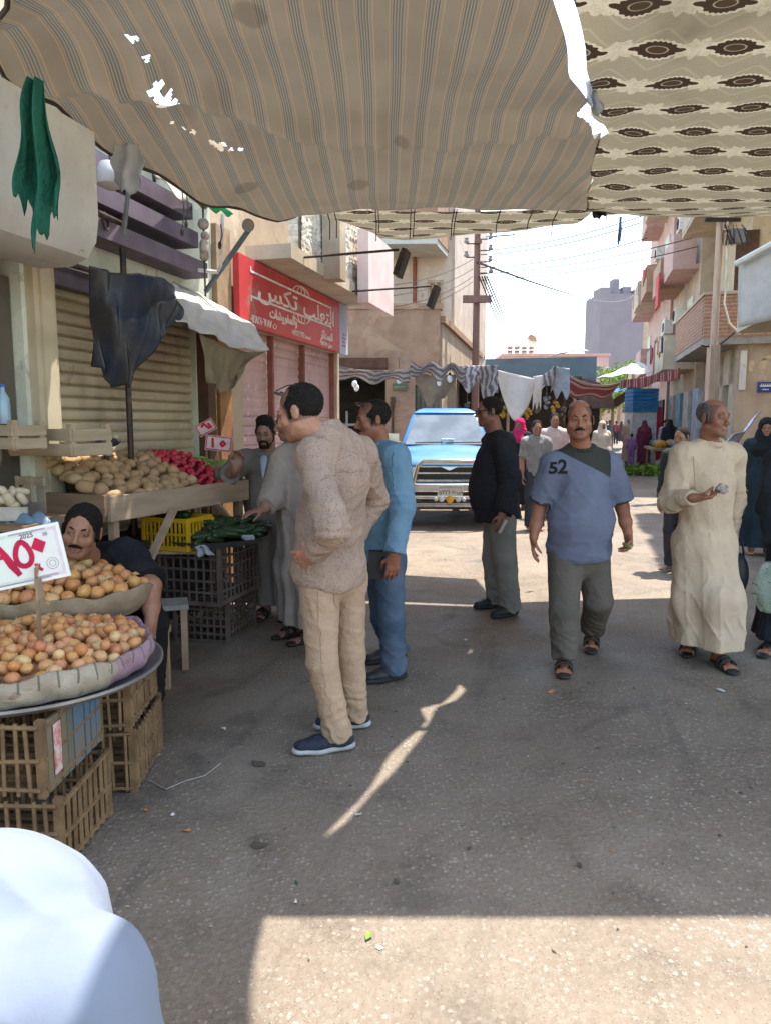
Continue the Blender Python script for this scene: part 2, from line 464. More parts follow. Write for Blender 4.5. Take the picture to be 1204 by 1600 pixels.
# ---- shared wall materials
M_cream = basic('cream_plaster', (.52, .45, .33), (.42, .36, .27), scale=2.5, bump=.2, bscale=25, streak=.35)
M_white = basic('white_plaster', (.62, .6, .54), (.5, .47, .42), scale=2.2, bump=.15, bscale=30, streak=.3)
M_green = basic('pale_green_plaster', (.56, .58, .48), (.46, .47, .38), scale=2.5, bump=.15, bscale=30, streak=.3)
M_brown = basic('brown_render', (.36, .225, .145), (.28, .175, .11), scale=2.8, bump=.3, bscale=30, streak=.35)
M_pinkr = basic('pink_render', (.46, .3, .25), (.38, .25, .21), scale=2.6, bump=.25, bscale=30, streak=.3)
M_tan = basic('tan_plaster', (.44, .35, .25), (.36, .28, .2), scale=2.6, bump=.25, bscale=30, streak=.3)
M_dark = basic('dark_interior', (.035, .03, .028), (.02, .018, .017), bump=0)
M_grey = basic('grey_concrete', (.3, .28, .25), (.22, .2, .18), scale=4, bump=.3, streak=.3)
M_wood = basic('weathered_wood', (.36, .25, .155), (.24, .16, .1), scale=5, stretch=(1, 1, 1), bump=.4, bscale=50, rough=.8)
M_darkwood = basic('dark_stained_wood', (.11, .055, .032), (.065, .035, .022), scale=5, bump=.3)
M_steel = basic('dark_painted_steel', (.03, .026, .024), (.07, .045, .03), scale=14, rough=.55, bump=.15, metal=.3)
M_purple = basic('purple_paint', (.15, .12, .15), (.115, .09, .118), scale=5, bump=.1, rough=.6)
M_glass = basic('window_glass', (.05, .06, .07), (.03, .04, .05), rough=.12, bump=0, spec=.6)
M_shut = basic('cream_roller_shutter', (.5, .41, .27), (.4, .32, .21), scale=2.2, rough=.5, bump=.1, metal=.1, streak=.5)
M_rust = basic('rusty_pipe', (.28, .09, .05), (.18, .06, .04), scale=12, bump=.2)
M_rough = brickmat('rough_white_brick', (.62, .55, .44), (.5, .44, .35), (.66, .6, .5), .22, .11, .035, axis='y', bump=1.0)
M_brickred = brickmat('red_brick', (.36, .19, .115), (.28, .145, .09), (.4, .31, .23), .24, .085, .012, axis='x')
M_brickside = brickmat('red_brick_side', (.36, .19, .115), (.28, .145, .09), (.4, .31, .23), .24, .085, .012, axis='y')

def shutter_mesh(name, mat, y0, y1, z0, z1, x, parent, pitch=.078, amp=.012, label=None):
    g = MB(); n = int((z1 - z0) / pitch * 6)
    def fn(a, b):
        z = z0 + (z1 - z0) * b; t = (z / pitch) % 1
        h = amp * (1 - abs(2 * t - 1) ** 3) * 1.6 - (amp * 1.2 if t < .1 else 0)
        return (x + h, y0 + (y1 - y0) * a, z)
    g.grid(fn, 6, n); return g.build(name, mat, parent, smooth=False)

# ---- first shop on the left (cream shutter, white balcony, purple fins)
U1 = 6.19
b1 = thing('shop_building', 'pale shop building with cream roller shutter, white rounded balcony and purple fins', 'building', fr(-3.2, 0), -A)
g = MB(); T = .35
def wall_rect(g, y0, y1, z0, z1, x0=-T, x1=0, mi=0): g.box(((x0 + x1) / 2, (y0 + y1) / 2, (z0 + z1) / 2), (x1 - x0, y1 - y0, z1 - z0), None, mi)
wall_rect(g, -6, 2.2, 0, 2.5); wall_rect(g, 3.8, 4.04, 0, 2.5); wall_rect(g, 5.86, U1, 0, 2.5)
wall_rect(g, -6, U1, 2.5, 3.62)
g.build('wall', M_green, b1, smooth=False)
g = MB(); wall_rect(g, 2.2, 3.8, 0, 2.5, -2.2, -2.1); wall_rect(g, 2.15, 2.2, 0, 2.5, -2.1, -T); wall_rect(g, 3.8, 3.85, 0, 2.5, -2.1, -T); wall_rect(g, 2.2, 3.8, 2.45, 2.5, -2.1, -T)
g.build('shop_interior', basic('dim_shop_wall', (.2, .17, .13), (.13, .11, .085), scale=2), b1, smooth=False)
g = MB(); g.box((-.09, 3.0, 1.2), (.04, 1.58, 2.4)); g.build('door', basic('dusty_door_cloth', (.11, .092, .065), (.07, .06, .045), scale=2, bump=.4, bscale=12), b1, smooth=False)
g = MB(); g.box((.02, 3.93, 1.25), (.08, .19, 2.5)); g.box((.07, 3.93, 1.25), (.02, .11, 2.5)); g.build('pillar', basic('cream_paint', (.5, .42, .29), (.4, .33, .22), scale=3), b1, smooth=False)
shutter_mesh('roller_shutter', M_shut, 4.04, 5.86, .02, 2.5, -.06, b1)
g = MB(); wall_rect(g, 4.04, 5.86, 2.4, 2.52, -.04, .05); g.build('shutter_box', M_purple, b1, smooth=False)
# rounded balcony: profile in x-z, extruded along y
prof = [(-.0, 2.5), (.2, 2.42), (.42, 2.42), (.52, 2.46), (.58, 2.54), (.6, 2.66), (.6, 3.12), (.5, 3.12), (.5, 2.62), (0, 2.62)]
g = MB(); n = len(prof); g.add([(x, -3, z) for x, z in prof] + [(x, 3.72, z) for x, z in prof], [tuple(range(n)), tuple(reversed(range(n, 2 * n)))] + [((i + 1) % n, i, n + i, n + (i + 1) % n) for i in range(n)])
g.box((.3, 3.68, 2.86), (.56, .07, .5)); g.build('balcony', M_white, b1, ang=30)
for z, ye in ((3.2, 5.5), (3.0, 5.58), (2.79, 5.72)):
    g = MB(); g.box((.1, (3.8 + ye) / 2, z), (.22, ye - 3.8, .12)); g.build('fin', M_purple, b1, smooth=False)
g = MB(); wall_rect(g, -6, U1 + .02, 3.62, 3.74, -.4, .28); g.build('roof_edge', M_cream, b1, smooth=False)
# posts and posters between the two shops
g = MB(); wall_rect(g, 5.88, 6.02, 0, 2.46, 0, .1); g.build('door_post', M_darkwood, b1, smooth=False)
g = MB(); wall_rect(g, 6.03, 6.17, .1, 2.3, 0, .03); ps = g.build('poster', basic('orange_poster', (.5, .26, .05), (.42, .18, .03), scale=3, bump=0), b1, smooth=False)
g = MB()
for i in range(9):
    z = 1.0 + i * .13
    for k in range(3): g.box((.033, 6.06 + .04 * k + rng.uniform(-.006, .006), z + rng.uniform(-.02, .02)), (.004, .022, rng.uniform(.04, .085)), Matrix.Rotation(rng.uniform(-.5, .5), 3, 'X'))
g.build('lettering', basic('poster_ink', (.62, .5, .16), bump=0), ps, smooth=False)
g = MB(); wall_rect(g, 6.18, 6.42, 0, 2.46, 0, .06); g.build('door_panel', basic('carved_brown_door', (.3, .145, .06), (.2, .09, .04), scale=6, bump=.6, bscale=18), b1, smooth=False)

# ---- second shop (red sign)
b2 = thing('shop_building', 'shop building with closed pink shutters under the red sign and rough brick parapet above', 'building', fr(-3.2, 0), -A)
g = MB(); wall_rect(g, 6.2, 6.78, 0, 3.12); wall_rect(g, 9.74, 9.84, 0, 3.12); wall_rect(g, 6.78, 9.74, 2.48, 3.12); wall_rect(g, 6.42, 9.84, 3.12, 4.3, -.6, -.3)
wall_rect(g, 9.64, 9.84, 0, 4.3, -6, -.6)
g.build('wall', M_tan, b2, smooth=False)
g = MB(); wall_rect(g, 6.2, 6.48, 2.46, 3.3, 0, .05); g.build('plank_panel', M_wood, b2, smooth=False)
def pinkshut():
    m = Mat('pink_roller_shutter'); x, y, z = m.xyz()
    n = m.noise(2.5, 5); col = m.mix(n.ss(.35, .7), (.5, .33, .31), (.4, .25, .24))
    dots = m.voro(9, m.vec(0, y * 1.0, z * .8)).lt(.22) * m.noise(30, 2).gt(.47)
    col = m.mix(dots * .6, col, (.68, .55, .52)); m.color(col); m.rough(.45); return m.m
M_pinkshut = pinkshut()
for y0, y1 in ((6.8, 7.62), (7.66, 8.58), (8.62, 9.72)):
    shutter_mesh('roller_shutter', M_pinkshut, y0, y1, .02, 2.48, -.12, b2, .1, .01)
g = MB()
for y in (6.79, 7.64, 8.6, 9.73): g.box((-.07, y, 1.25), (.06, .05, 2.46))
g.build('shutter_rail', basic('red_brown_rail', (.25, .09, .07), (.18, .07, .055)), b2, smooth=False)
g = MB(); wall_rect(g, 6.9, 9.95, 3.125, 3.26, 0.0, .48); g.build('canopy_slab', M_cream, b2, smooth=False)
g = MB()
def rb(a, b):
    y = 7.3 + (9.93 - 7.3) * a; z = 3.262 + 1.15 * b
    return (.44 + .008 * math.sin(y * 29 + 5 * math.sin(z * 17)) * math.sin(z * 57 + 3 * math.sin(y * 9)) * (0 if b < .02 else 1), y, z)
g.grid(rb, 160, 60); wall_rect(g, 7.3, 9.93, 3.262, 4.4, .3, .4); g.build('parapet', M_rough, b2)
g = MB(); g.box((.56, 7.98, 3.85), (.2, .22, 1.5)); g.build('column', M_tan, b2, smooth=False)
g = MB(); wall_rect(g, 9.0, 10.25, 3.02, 3.9, .52, .66); sgb = g.build('light_box', basic('faded_pink_panel', (.68, .57, .53), (.62, .46, .43), scale=3, bump=.05), b2, smooth=False)
# the red sign: a board of its own
sg = thing('shop_sign', 'long red shop sign with white Arabic lettering above the pink shutters', 'sign', fr(-3.2, 8.0), -A)
LN = 9.5 - 6.5
g = MB(); g.box((.09, -.0, 2.79), (.06, LN, .64)); 
brd = g.build('board', basic('red_sign_vinyl', (.55, .055, .06), (.46, .05, .055), scale=1.2, bump=.06, rough=.4, streak=.25), sg, smooth=False)
g = MB(); g.box((.09, LN / 2 + .18, 2.79), (.064, .36, .65)); pan = g.build('side_panel', basic('blue_grey_sign_panel', (.38, .43, .52), (.5, .5, .55), scale=3, bump=0), sg, smooth=False)
M_ink = basic('white_sign_paint', (.78, .72, .66), bump=0)
Rs = Matrix(((0, 0, 1), (1, 0, 0), (0, 1, 0)))         # text x -> local y, text y -> z, facing +x
def sgt(t, y, z, s, off=.02, sx=1.0): return thin_text(arabic(t), s, M_ink, 'lettering', sg, (.1225, y, z), Rs, offset=off, sx=sx)
sgt('التعلب', .72, 2.85, .25, .014, 1.6); sgt('تكس', -.55, 2.86, .25, .014, 2.1)
sgt('للستائر', .98, 2.62, .13, .03, 1.3); sgt('والمفروشات', -.42, 2.66, .13, .03, 1.2)
sgt('محل ٠٩٥١٥٤٥٠', .95, 2.525, .085, .02, 1.0); sgt('محمد ٠١٠٢٢٢٢٢٢٢١', .1, 2.54, .085, .02, 1.0); sgt('ت ٠١٢٨٢٨٠٦٤٨٧', -.95, 2.545, .1, .02, 1.0)
g = MB()
for z, y0, y1 in ((2.99, -1.25, 1.15), (2.755, -1.25, 1.15)):
    g.box((.123, (y0 + y1) / 2, z), (.004, y1 - y0, .02))
g.box((.123, -1.245, 3.01), (.004, .02, .05)); g.box((.123, 1.145, 2.975), (.004, .02, .04)); g.box((.123, -1.245, 2.735), (.004, .02, .05)); g.box((.123, 1.145, 2.735), (.004, .02, .05))
for sgn, zc in ((1, 2.99), (-1, 2.755)):
    for k in range(-2, 3):
        pts = [(.124, .1 + k * .085 + sgn * 0 + math.sin(t * math.pi / 8 + .0) * 0 + .25 * math.cos(math.pi * t / 8) * (1 if k == 0 else 0), 0) for t in range(9)]
    for rr in (.25, .12):
        pts = [(.124, .1 + rr * math.cos(math.pi * t / 12), zc + sgn * .085 * math.sin(math.pi * t / 12)) for t in range(13)]
        g.tube(pts, .007, 4)
    g.tube([(.124, .1, zc), (.124, .1, zc + sgn * .085)], .007, 4)
g.build('globe_emblem', M_ink, sg, smooth=False)
M_pinkink = basic('pink_sign_ink', (.6, .2, .25), bump=0)
g = MB()
for i, w in enumerate((.12, .16, .1, .14)): g.box((.124, LN / 2 + .18 + rng.uniform(-.02, .02), 2.72 - i * .05), (.004, w, .022))
g.build('lettering', M_pinkink, sg, smooth=False)
# flood lights on arms
def flood(p0, p1, drop, label):
    t = thing('floodlight', label, 'floodlight', p0)
    d = p1 - p0; MB().tube([(0, 0, 0), tuple(d)], .012, 6).build('arm', M_steel, t)
    g = MB(); Rm = Matrix.Rotation(-A, 3, 'Z') @ Matrix.Rotation(.35, 3, 'Y'); g.box(d + Vector((.03, 0, -drop / 2)), (.05, .2, drop), Rm); g.build('lamp_housing', M_steel, t, smooth=False)
    g = MB(); g.box(d + Vector((-.002, 0, -drop / 2 - .01)), (.012, .17, drop * .82), Rm); g.build('lamp_glass', M_glass, t, smooth=False)
p = fr(-2.72, 7.25, 3.2); flood(p, p + NV * .98 + Vector((0, 0, .02)), .26, 'floodlight on a thin arm nearer the camera, over the middle of the red sign')
p = fr(-2.72, 8.9, 3.14); flood(p, p + NV * .98 + Vector((0, 0, .02)), .26, 'floodlight on a thin arm below the pale pink light box')

# ---- brown corner building facing us, and the taller cream one behind it
def window(parent, x, z, w, h, y=0.0, ax='x', mframe=None, shutter=False):
    mframe = mframe or M_grey
    g = MB()
    def bx(cx, cz, sx, sz, d0, d1):
        if ax == 'x': g.box((x + cx, y - (d0 + d1) / 2, z + cz), (sx, d1 - d0, sz))
        else: g.box((y - (d0 + d1) / 2, x + cx, z + cz), (d1 - d0, sx, sz))
    t = .06
    bx(0, h / 2, w + t, t, 0, .05); bx(0, -h / 2, w + t, t, 0, .07); bx(-w / 2, 0, t, h - t, 0, .05); bx(w / 2, 0, t, h - t, 0, .05); bx(0, 0, t * .7, h - t, 0, .04)
    f = g.build('window', mframe, parent, smooth=False)
    g = MB(); bx(0, 0, w - t, h - t, .004, .012)
    if shutter:
        for i in range(int(h / .07)): bx(0, -h / 2 + .05 + i * .07, w - t, .03, .012, .03)
    g.build('pane', M_wood if shutter else M_glass, f, smooth=False)
bc = thing('corner_building', 'brown rendered one storey corner building with dark shop openings facing the street', 'building', (1.15, 16.0, 0))
# front is local y=0 facing -y, side runs back along the street from x=0
side = Matrix.Rotation(-A + math.radians(2), 3, 'Z')
ww = 6.2
g = MB()
zt = 3.92
g.box((-ww + .5, .175, zt / 2), (1.0, .35, zt))
for x0, x1, z0, z1 in ((-5.2, -1.15, 2.62, zt), (-1.15, -.52, 0, zt), (-.52, 0, 2.35, zt)): g.box(((x0 + x1) / 2, .175, (z0 + z1) / 2), (x1 - x0, .35, z1 - z0))
g.build('wall', M_brown, bc, smooth=False)
g = MB(); L = 9.0
for y0, y1, z0, z1 in ((.0, L, 2.6, zt - .25), (0, .8, 0, 2.6), (2.4, 3.1, 0, 2.6), (5, 5.6, 0, 2.6), (7.6, L, 0, 2.6)):
    g.box(side @ Vector((-.17, .36 + (y0 + y1) / 2, (z0 + z1) / 2)), (.34, y1 - y0, z1 - z0), side)
g.build('side_wall', M_brickside if False else M_tan, bc, smooth=False)
g = MB(); g.box((-2.9, .17, zt + .06), (5.9, .42, .12)); g.box(side @ Vector((-.16, L / 2 + .3, zt - .17)), (.46, L, .14), side); g.build('coping', M_brown, bc, smooth=False)
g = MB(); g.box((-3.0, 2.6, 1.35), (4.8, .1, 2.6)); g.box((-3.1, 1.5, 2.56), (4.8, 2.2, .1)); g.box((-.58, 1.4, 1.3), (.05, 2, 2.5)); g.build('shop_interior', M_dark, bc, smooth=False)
g = MB(); g.box((-2.4, -.02, 2.79), (2.6, .3, .22)); g.box((-2.4, -.15, 2.66), (2.6, .04, .06)); g.build('shutter_box', M_darkwood, bc, smooth=False)
g = MB()
for x in (-2.3, -2.0, -1.7): g.box((x, .5, .9), (.05, .05, 1.8))
for z in (.5, 1.0, 1.5): g.box((-2.0, .5, z), (.65, .045, .05))
g.build('rack', M_grey, bc, smooth=False)
g = MB()
for i in range(11): 
    x = -.5 + i * .048; g.box((x, .1 - .03 * (i % 2), 1.2), (.055, .03, 2.3))
g.build('curtain', cloth('olive_curtain', (.19, .17, .12), (.13, .12, .085)), bc, smooth=False)
g = MB(); g.tube([(-1.0, -.04, 0), (-1.0, -.04, 2.0)], .025, 8); g.box((-1.0, -.06, 1.98), (.1, .08, .22)); g.build('conduit', M_darkwood, bc)
pl = MB().box((-.85, -.03, 2.3), (.3, .03, .15)).build('wall_sign', basic('green_plate', (.12, .15, .08), (.09, .11, .06), bump=0), bc, smooth=False)
g = MB()
for i in range(5): g.tube([(-.96 + i * .045, -.05, 2.28 + .02 * (i % 2)), (-.945 + i * .045, -.05, 2.32), (-.93 + i * .045, -.05, 2.29)], .006, 4)
g.build('lettering', basic('pale_ink', (.5, .48, .35), bump=0), pl, smooth=False)
# utility boards on the side face
for y, z in ((3.7, 3.0), (6.3, 3.0)): pass

bt = thing('apartment_building', 'tall cream building with an overhanging balcony behind the brown corner building', 'building', (1.6, 19.6, 0), math.radians(-3))
g = MB(); g.box((-3.4, .2, 4.0), (7.0, .4, 8.0)); g.box(side @ Vector((-.2, 3.4, 4.0)) + Vector((.1, 0, 0)), (.4, 6, 8.0), side); g.build('wall', basic('pale_cream_plaster', (.58, .5, .42), (.5, .42, .35), scale=2, streak=.2), bt, smooth=False)
g = MB(); g.box((-3.6, -.75, 5.82), (6.6, 1.5, .14)); g.box(side @ Vector((-.83, 4.0, 5.82)) + Vector((-.0, -1.5, 0)), (1.0, 8.0, .138), side); g.build('balcony_slab', basic('pale_soffit_paint', (.5, .53, .48), (.44, .45, .4), scale=3), bt, smooth=False)
g = MB(); g.box((-3.6, -1.46, 6.44), (6.6, .1, 1.1)); g.box(side @ Vector((-.36, 4.0, 6.44)) + Vector((-.0, -1.5, 0)), (.1, 8.0, 1.1), side); 
for i in range(5): g.box(side @ Vector((-.36, .6 + i * 1.5, 7.06)) + Vector((0, -1.5, 0)), (.12, .5, .14), side)
g.build('balcony_wall', M_brown, bt, smooth=False)
MB().tube([(-.85, -.06, 2), (-.85, -.06, 5.75)], .05, 8).build('drain_pipe', M_rust, bt)
window(bt, -.32, 4.5, .34, 1.3, 0, 'x', M_tan, True); window(bt, -3.2, 4.4, 1.1, 1.2, 0, 'x', M_white, True)


# ---- right hand corner building with brick balcony
br = thing('corner_building', 'tan corner building on the right with a red brick balcony above a brown wall', 'building', fr(3.54, 19), -A)
g = MB(); g.box((2.8, .16, 1.67), (5.6, .32, 3.34)); g.build('wall', M_tan, br, smooth=False)
g = MB()
for y0, y1 in ((.33, .9), (1.7, 2.2), (3.0, 3.6), (4.6, 5.0)): g.box((.13, (y0 + y1) / 2, 1.67), (.26, y1 - y0, 3.34))
g.box((.13, 2.7, 2.9), (.26, 4.7, .86)); g.build('side_wall', M_cream, br, smooth=False)
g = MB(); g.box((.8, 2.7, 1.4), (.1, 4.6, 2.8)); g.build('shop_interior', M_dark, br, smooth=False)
g = MB(); g.box((2.0, 2.4, 3.42), (5.6, 5.2, .16)); g.build('balcony_slab', M_grey, br, smooth=False)
g = MB(); g.box((2.0, -.15, 3.98), (5.6, .12, .96)); g.build('balcony_wall', M_brickred, br, smooth=False)
g = MB(); g.box((-.75, 2.5, 3.98), (.12, 5.15, .96)); g.build('balcony_wall', M_brickside, br, smooth=False)
g = MB(); g.box((2.0, -.15, 4.5), (5.66, .18, .07)); g.box((-.75, 2.5, 4.5), (.18, 5.2, .07)); g.build('coping', M_tan, br, smooth=False)
g = MB(); g.box((3.0, 3.2, 5.4), (5.4, 5.0, 4.0)); g.build('upper_wall', basic('yellow_cream_plaster', (.54, .45, .29), (.46, .38, .25), scale=2.5, streak=.3), br, smooth=False)
g = MB(); g.box((2.2, 2.2, 7.0), (5.9, 5.6, .2)); g.box((2.2, -.55, 7.5), (5.9, .12, 1.0)); g.box((-.7, 2.2, 7.5), (.12, 5.6, 1.0)); g.build('upper_balcony', M_tan, br, smooth=False)
window(br, 1.1, 5.3, .5, 1.1, .7, 'x', M_grey); 
g = MB(); g.box((.2, .66, 5.2), (.5, .04, 1.7)); g.build('balcony_door', M_darkwood, br, smooth=False)
wd = MB().box((.62, -.03, 2.36), (.34, .03, .24)).build('wall_sign', basic('blue_plate', (.035, .07, .24), (.03, .06, .2), bump=0), br, smooth=False)
g = MB(); g.box((.62, -.05, 2.385), (.24, .01, .03)); g.box((.62, -.05, 2.305), (.14, .01, .022))
for i in range(5): g.box((.53 + i * .045, -.05, 2.42), (.016, .01, .035))
g.build('lettering', M_ink, wd, smooth=False)
g = MB()
for x, z, w, h in ((.3, 2.85, .1, .26), (.55, 2.9, .14, .26), (.6, 3.02, .22, .09)): g.box((x, -.004, z), (w, .012, h), Matrix.Rotation(rng.uniform(-.3, .3), 3, 'Y'))
g.build('peeling_patch', basic('torn_paper', (.55, .46, .3), (.5, .38, .22), scale=9), br, smooth=False)
g = MB(); g.box((.12, -.04, 2.75), (.14, .05, .9)); g.build('meter_box', M_white, br, smooth=False)

# ---- taller blocks further along the right side
LAUNDRY = [cloth('laundry_' + n_, c_) for n_, c_ in (('white', (.6, .58, .55)), ('red', (.4, .06, .06)), ('teal', (.08, .25, .28)), ('ochre', (.42, .28, .1)), ('navy', (.04, .06, .14)))]
def block(u0, u1, v, H, mats, label, nst, seed, bal):
    rr = random.Random(seed); t = thing('apartment_building', label, 'building', fr(v, u0), -A); L = u1 - u0
    g = MB(); g.box((3.2, L / 2, H / 2), (6.4, L, H)); g.build('wall', mats[0], t, smooth=False)
    sh = (H - .6) / nst
    g = MB()
    for i in range(3):
        w = L / 3; g.box((-.04, w * (i + .5), 1.3), (.07, w * .72, 2.3))
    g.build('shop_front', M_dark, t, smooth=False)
    for k in range(1, nst):
        z = k * sh + .25
        for j in range(bal):
            w = L / bal; yc = w * (j + .5)
            if rr.random() < .86:
                d = rr.uniform(.7, 1.1); mm = mats[1 + (j + k) % (len(mats) - 1)]
                g = MB(); g.box((-d / 2, yc, z), (d, w * .8, .14)); g.box((-d + .05, yc, z + .52), (.1, w * .8, .9)); g.box((-d / 2, yc - w * .4 + .05, z + .52), (d - .2, .1, .9)); g.box((-d / 2, yc + w * .4 - .05, z + .52), (d - .2, .1, .9))
                g.build('balcony', mm, t, smooth=False)
                if rr.random() < .5:
                    for q in range(rr.randint(2, 4)):
                        MB().box((-d - .03, yc - w * .3 + q * .38, z + .72), (.02, .3, rr.uniform(.35, .7))).build('laundry', rr.choice(LAUNDRY), t, smooth=False)
                if rr.random() < .5:
                    ac = MB().box((-.2, yc + w * .42, z + 1.9), (.32, .75, .5)).build('air_conditioner', M_white, t, smooth=False); MB().lathe([(0, 0), (.17, 0), (.19, .02)], (-.365, yc + w * .42, z + 1.9), 16, 0, Matrix.Rotation(-math.pi / 2, 3, 'Y')).build('fan', M_dark, ac)
                g = MB(); g.box((-.03, yc, z + 1.25), (.06, w * .4, 2.0)); g.build('balcony_door', M_darkwood if rr.random() < .6 else M_green, t, smooth=False)
            else: window(t, yc, z + 1.2, 1.0, 1.2, 0, 'y', mats[0])
    g = MB(); g.box((3.2, L / 2, H + .15), (6.6, L + .2, .3)); g.build('roof_edge', mats[1], t, smooth=False)
    return t
near_b = block(8.0, 16.3, 3.95, 13.0, [M_tan, M_brown, M_cream], 'tall tan building along the right kerb whose shadow covers the road behind the walkers', 4, 14, 3)
ba = block(24.4, 31, 3.4, 9.6, [M_tan, M_brown, M_cream, M_pinkr], 'tan apartment block with brown and pink balconies just past the brick balcony', 3, 3, 2)
bb = block(31.1, 41, 3.3, 13.5, [M_pinkr, M_tan, M_pinkr, M_brown], 'tall pinkish apartment block with stacked balconies, furthest of the right row', 4, 5, 3)
bd = block(41.2, 58, 4.9, 7.5, [M_cream, M_pinkr, M_tan], 'low pale building beyond the tall pinkish block on the right', 2, 9, 3)
MB().box((-.9, 3.2, 6.0), (.06, 1.0, 1.1)).build('red_panel', basic('red_cloth_panel', (.5, .06, .06)), ba, smooth=False)
# ---- skyline
tw = thing('tower_block', 'plain grey tower block with a stepped roofline against the sky', 'building', (62.3, 200, 0), math.radians(3))
M_tower = basic('pale_violet_concrete', (.2, .178, .2), (.18, .16, .18), scale=.3, bump=.1, bscale=4)
g = MB(); g.box((0, 6, 17.6), (11.8, 12, 35.2)); g.build('wall', M_tower, tw, smooth=False)
g = MB(); g.box((-4.6, 3, 36), (2.4, 6, 1.6)); g.box((-.5, 5, 37.4), (1.6, 3, 4.4)); g.box((2.5, 5, 36.4), (2.2, 3, 2.4)); g.box((5, 3, 36), (1.6, 6, 1.6)); g.build('roof_structure', M_tower, tw, smooth=False)
g = MB(); g.box((7.5, 8, 16.3), (3, 8, 32.6)); g.build('wing', M_tan, tw, smooth=False)
pk = thing('apartment_building', 'low pink building with water tanks on its roof in the distance', 'building', (18.5, 82, 0), math.radians(-2))
M_pinkfar = basic('salmon_render', (.5, .31, .28), (.45, .27, .25), scale=1, bump=.1, bscale=5)
g = MB(); g.box((0, 4, 4.35), (11.5, 8, 8.7)); g.build('wall', M_pinkfar, pk, smooth=False)
g = MB(); g.box((0, 4, 8.85), (11.8, 8.3, .3)); g.build('roof_edge', M_pinkr, pk, smooth=False)
for x in (-3.2, -.3, 2.2, 4.4): window(pk, x, 6.9, 1.4, 1.5, 0, 'x', M_white)
for i in range(4):
    t = thing('water_tank', 'red and white banded water tank, ' + ['leftmost of four on the pink roof', 'second from the left of four on the pink roof', 'third from the left of four, just beneath the dish', 'rightmost of four on the pink roof'][i], 'water tank', (13.6 + i * .78 * 1.0, 82.5, 9.0), group='banded water tanks on the pink roof')
    MB().lathe([(0, 0), (.28, 0), (.28, .85), (.2, .95), (0, .98)], n=12).build('tank_body', M_white, t)
    MB().lathe([(.29, .12), (.29, .3)], n=12).build('band', M_rust, t); MB().lathe([(.29, .52), (.29, .7)], n=12).build('band', M_rust, t)
t = thing('satellite_dish', 'dark satellite dish standing above the water tanks', 'dish', (16.0, 83, 9.0))
MB().tube([(0, 0, 0), (0, 0, 1.5)], .05, 6).build('mast', M_grey, t)
Rd = Matrix.Rotation(1.2, 3, 'X') @ Matrix.Rotation(.3, 3, 'Y')
MB().lathe([(0, 0), (.25, .03), (.45, .11), (.6, .22), (.45, .14), (0, .03)], (0, 0, 1.5), 20, 0, Rd).build('reflector', M_brown, t)

# ---- poles and wires
def pole(name, label, base, h, r0, r1, mat, extra):
    t = thing(name, label, 'pole', base); MB().tube([(0, 0, 0), (0, 0, h)], [r0, r1], 12).build('post', mat, t); extra(t); return t
M_pole = basic('weathered_red_pole', (.22, .125, .1), (.16, .09, .075), scale=6, stretch=(3, 3, .4))
pb = P(741, 660, 17.5); pb.z = 0
def ex(t):
    for z, w in ((4.35, .65), (5.62, .16), (5.95, .14)):
        g = MB(); g.box((0, -.12, z), (w, .1, .16 if w > .3 else .08)); g.build('cross_arm', M_pole, t, smooth=False)
    for i, (x, z) in enumerate(((.3, 5.45), (.3, 5.2), (.32, 4.95), (.3, 5.7), (-.25, 5.6), (-.25, 5.3))):
        MB().tube([(0, 0, z), (x, -.02, z)], .016, 5).build('bracket', M_steel, t); MB().lathe([(0, 0), (.045, .01), (.06, .05), (.03, .09), (.05, .12), (0, .14)], (x, -.02, z), 8).build('insulator', M_grey, t)
    g = MB(); g.tube([(0, 0, 5.95), (.85, 0, 6.0), (.85, 0, 5.8), (.2, 0, 5.75)], .018, 5); g.build('bracket', M_steel, t)
pole('utility_pole', 'reddish brown utility pole with crossarms standing by the brown corner building', pb, 6.4, .1, .065, M_pole, ex)

pr = P(1108, 660, 15.2); pr.z = 0
M_polep = basic('pinkish_pole', (.5, .36, .26), (.4, .28, .2), scale=5, stretch=(3, 3, .5))
def ex2(t):
    g = MB(); g.box((0, 0, 1.55), (.19, .19, 3.1)); g.build('sheath', M_polep, t, smooth=False)
    g = MB(); g.tube([(.1, -.1, 5.6), (.12, -.14, 4.2), (.1, -.15, 3.9), (.2, -.2, 3.5), (.42, -.2, 3.3)], .018, 6); g.build('cable', basic('cable_white', (.7, .62, .5), bump=0), t)
    g = MB(); g.tube([(0, 0, 3.02), (.4, 0, 3.35)], .03, 6); g.tube([(0, 0, 3.05), (-.25, 0, 3.1)], .02, 6); g.build('bracket', M_steel, t)
    g = MB(); g.box((.3, -.05, 5.2), (.3, .2, .26)); g.tube([(.0, 0, 5.35), (.5, -.05, 5.25)], .02, 5); g.tube([(-.1, -.08, 5.55), (-.3, 0, 5.7)], .02, 5); g.build('junction_box', M_grey, t, smooth=False)
    g = MB()
    for k in range(10):
        a = rng.uniform(.0, .5); g.tube([(a - .1, -.14, 5.4), (a + rng.uniform(-.1, .1), -.2, 5.1 + rng.uniform(-.1, .1)), (a + rng.uniform(-.1, .15), -.16, 5.0), (a - .05, -.15, 5.3)], .006, 4)
    g.build('cable_bundle', M_steel, t)
    g = MB()
    for z in (6.1, 5.8, 5.5): g.box((0, -.1, z), (.7, .06, .07))
    g.build('cross_arm', M_steel, t, smooth=False)
pole('utility_pole', 'tan utility pole with tangled cables in front of the brick balcony', pr, 7.2, .08, .065, M_polep, ex2)
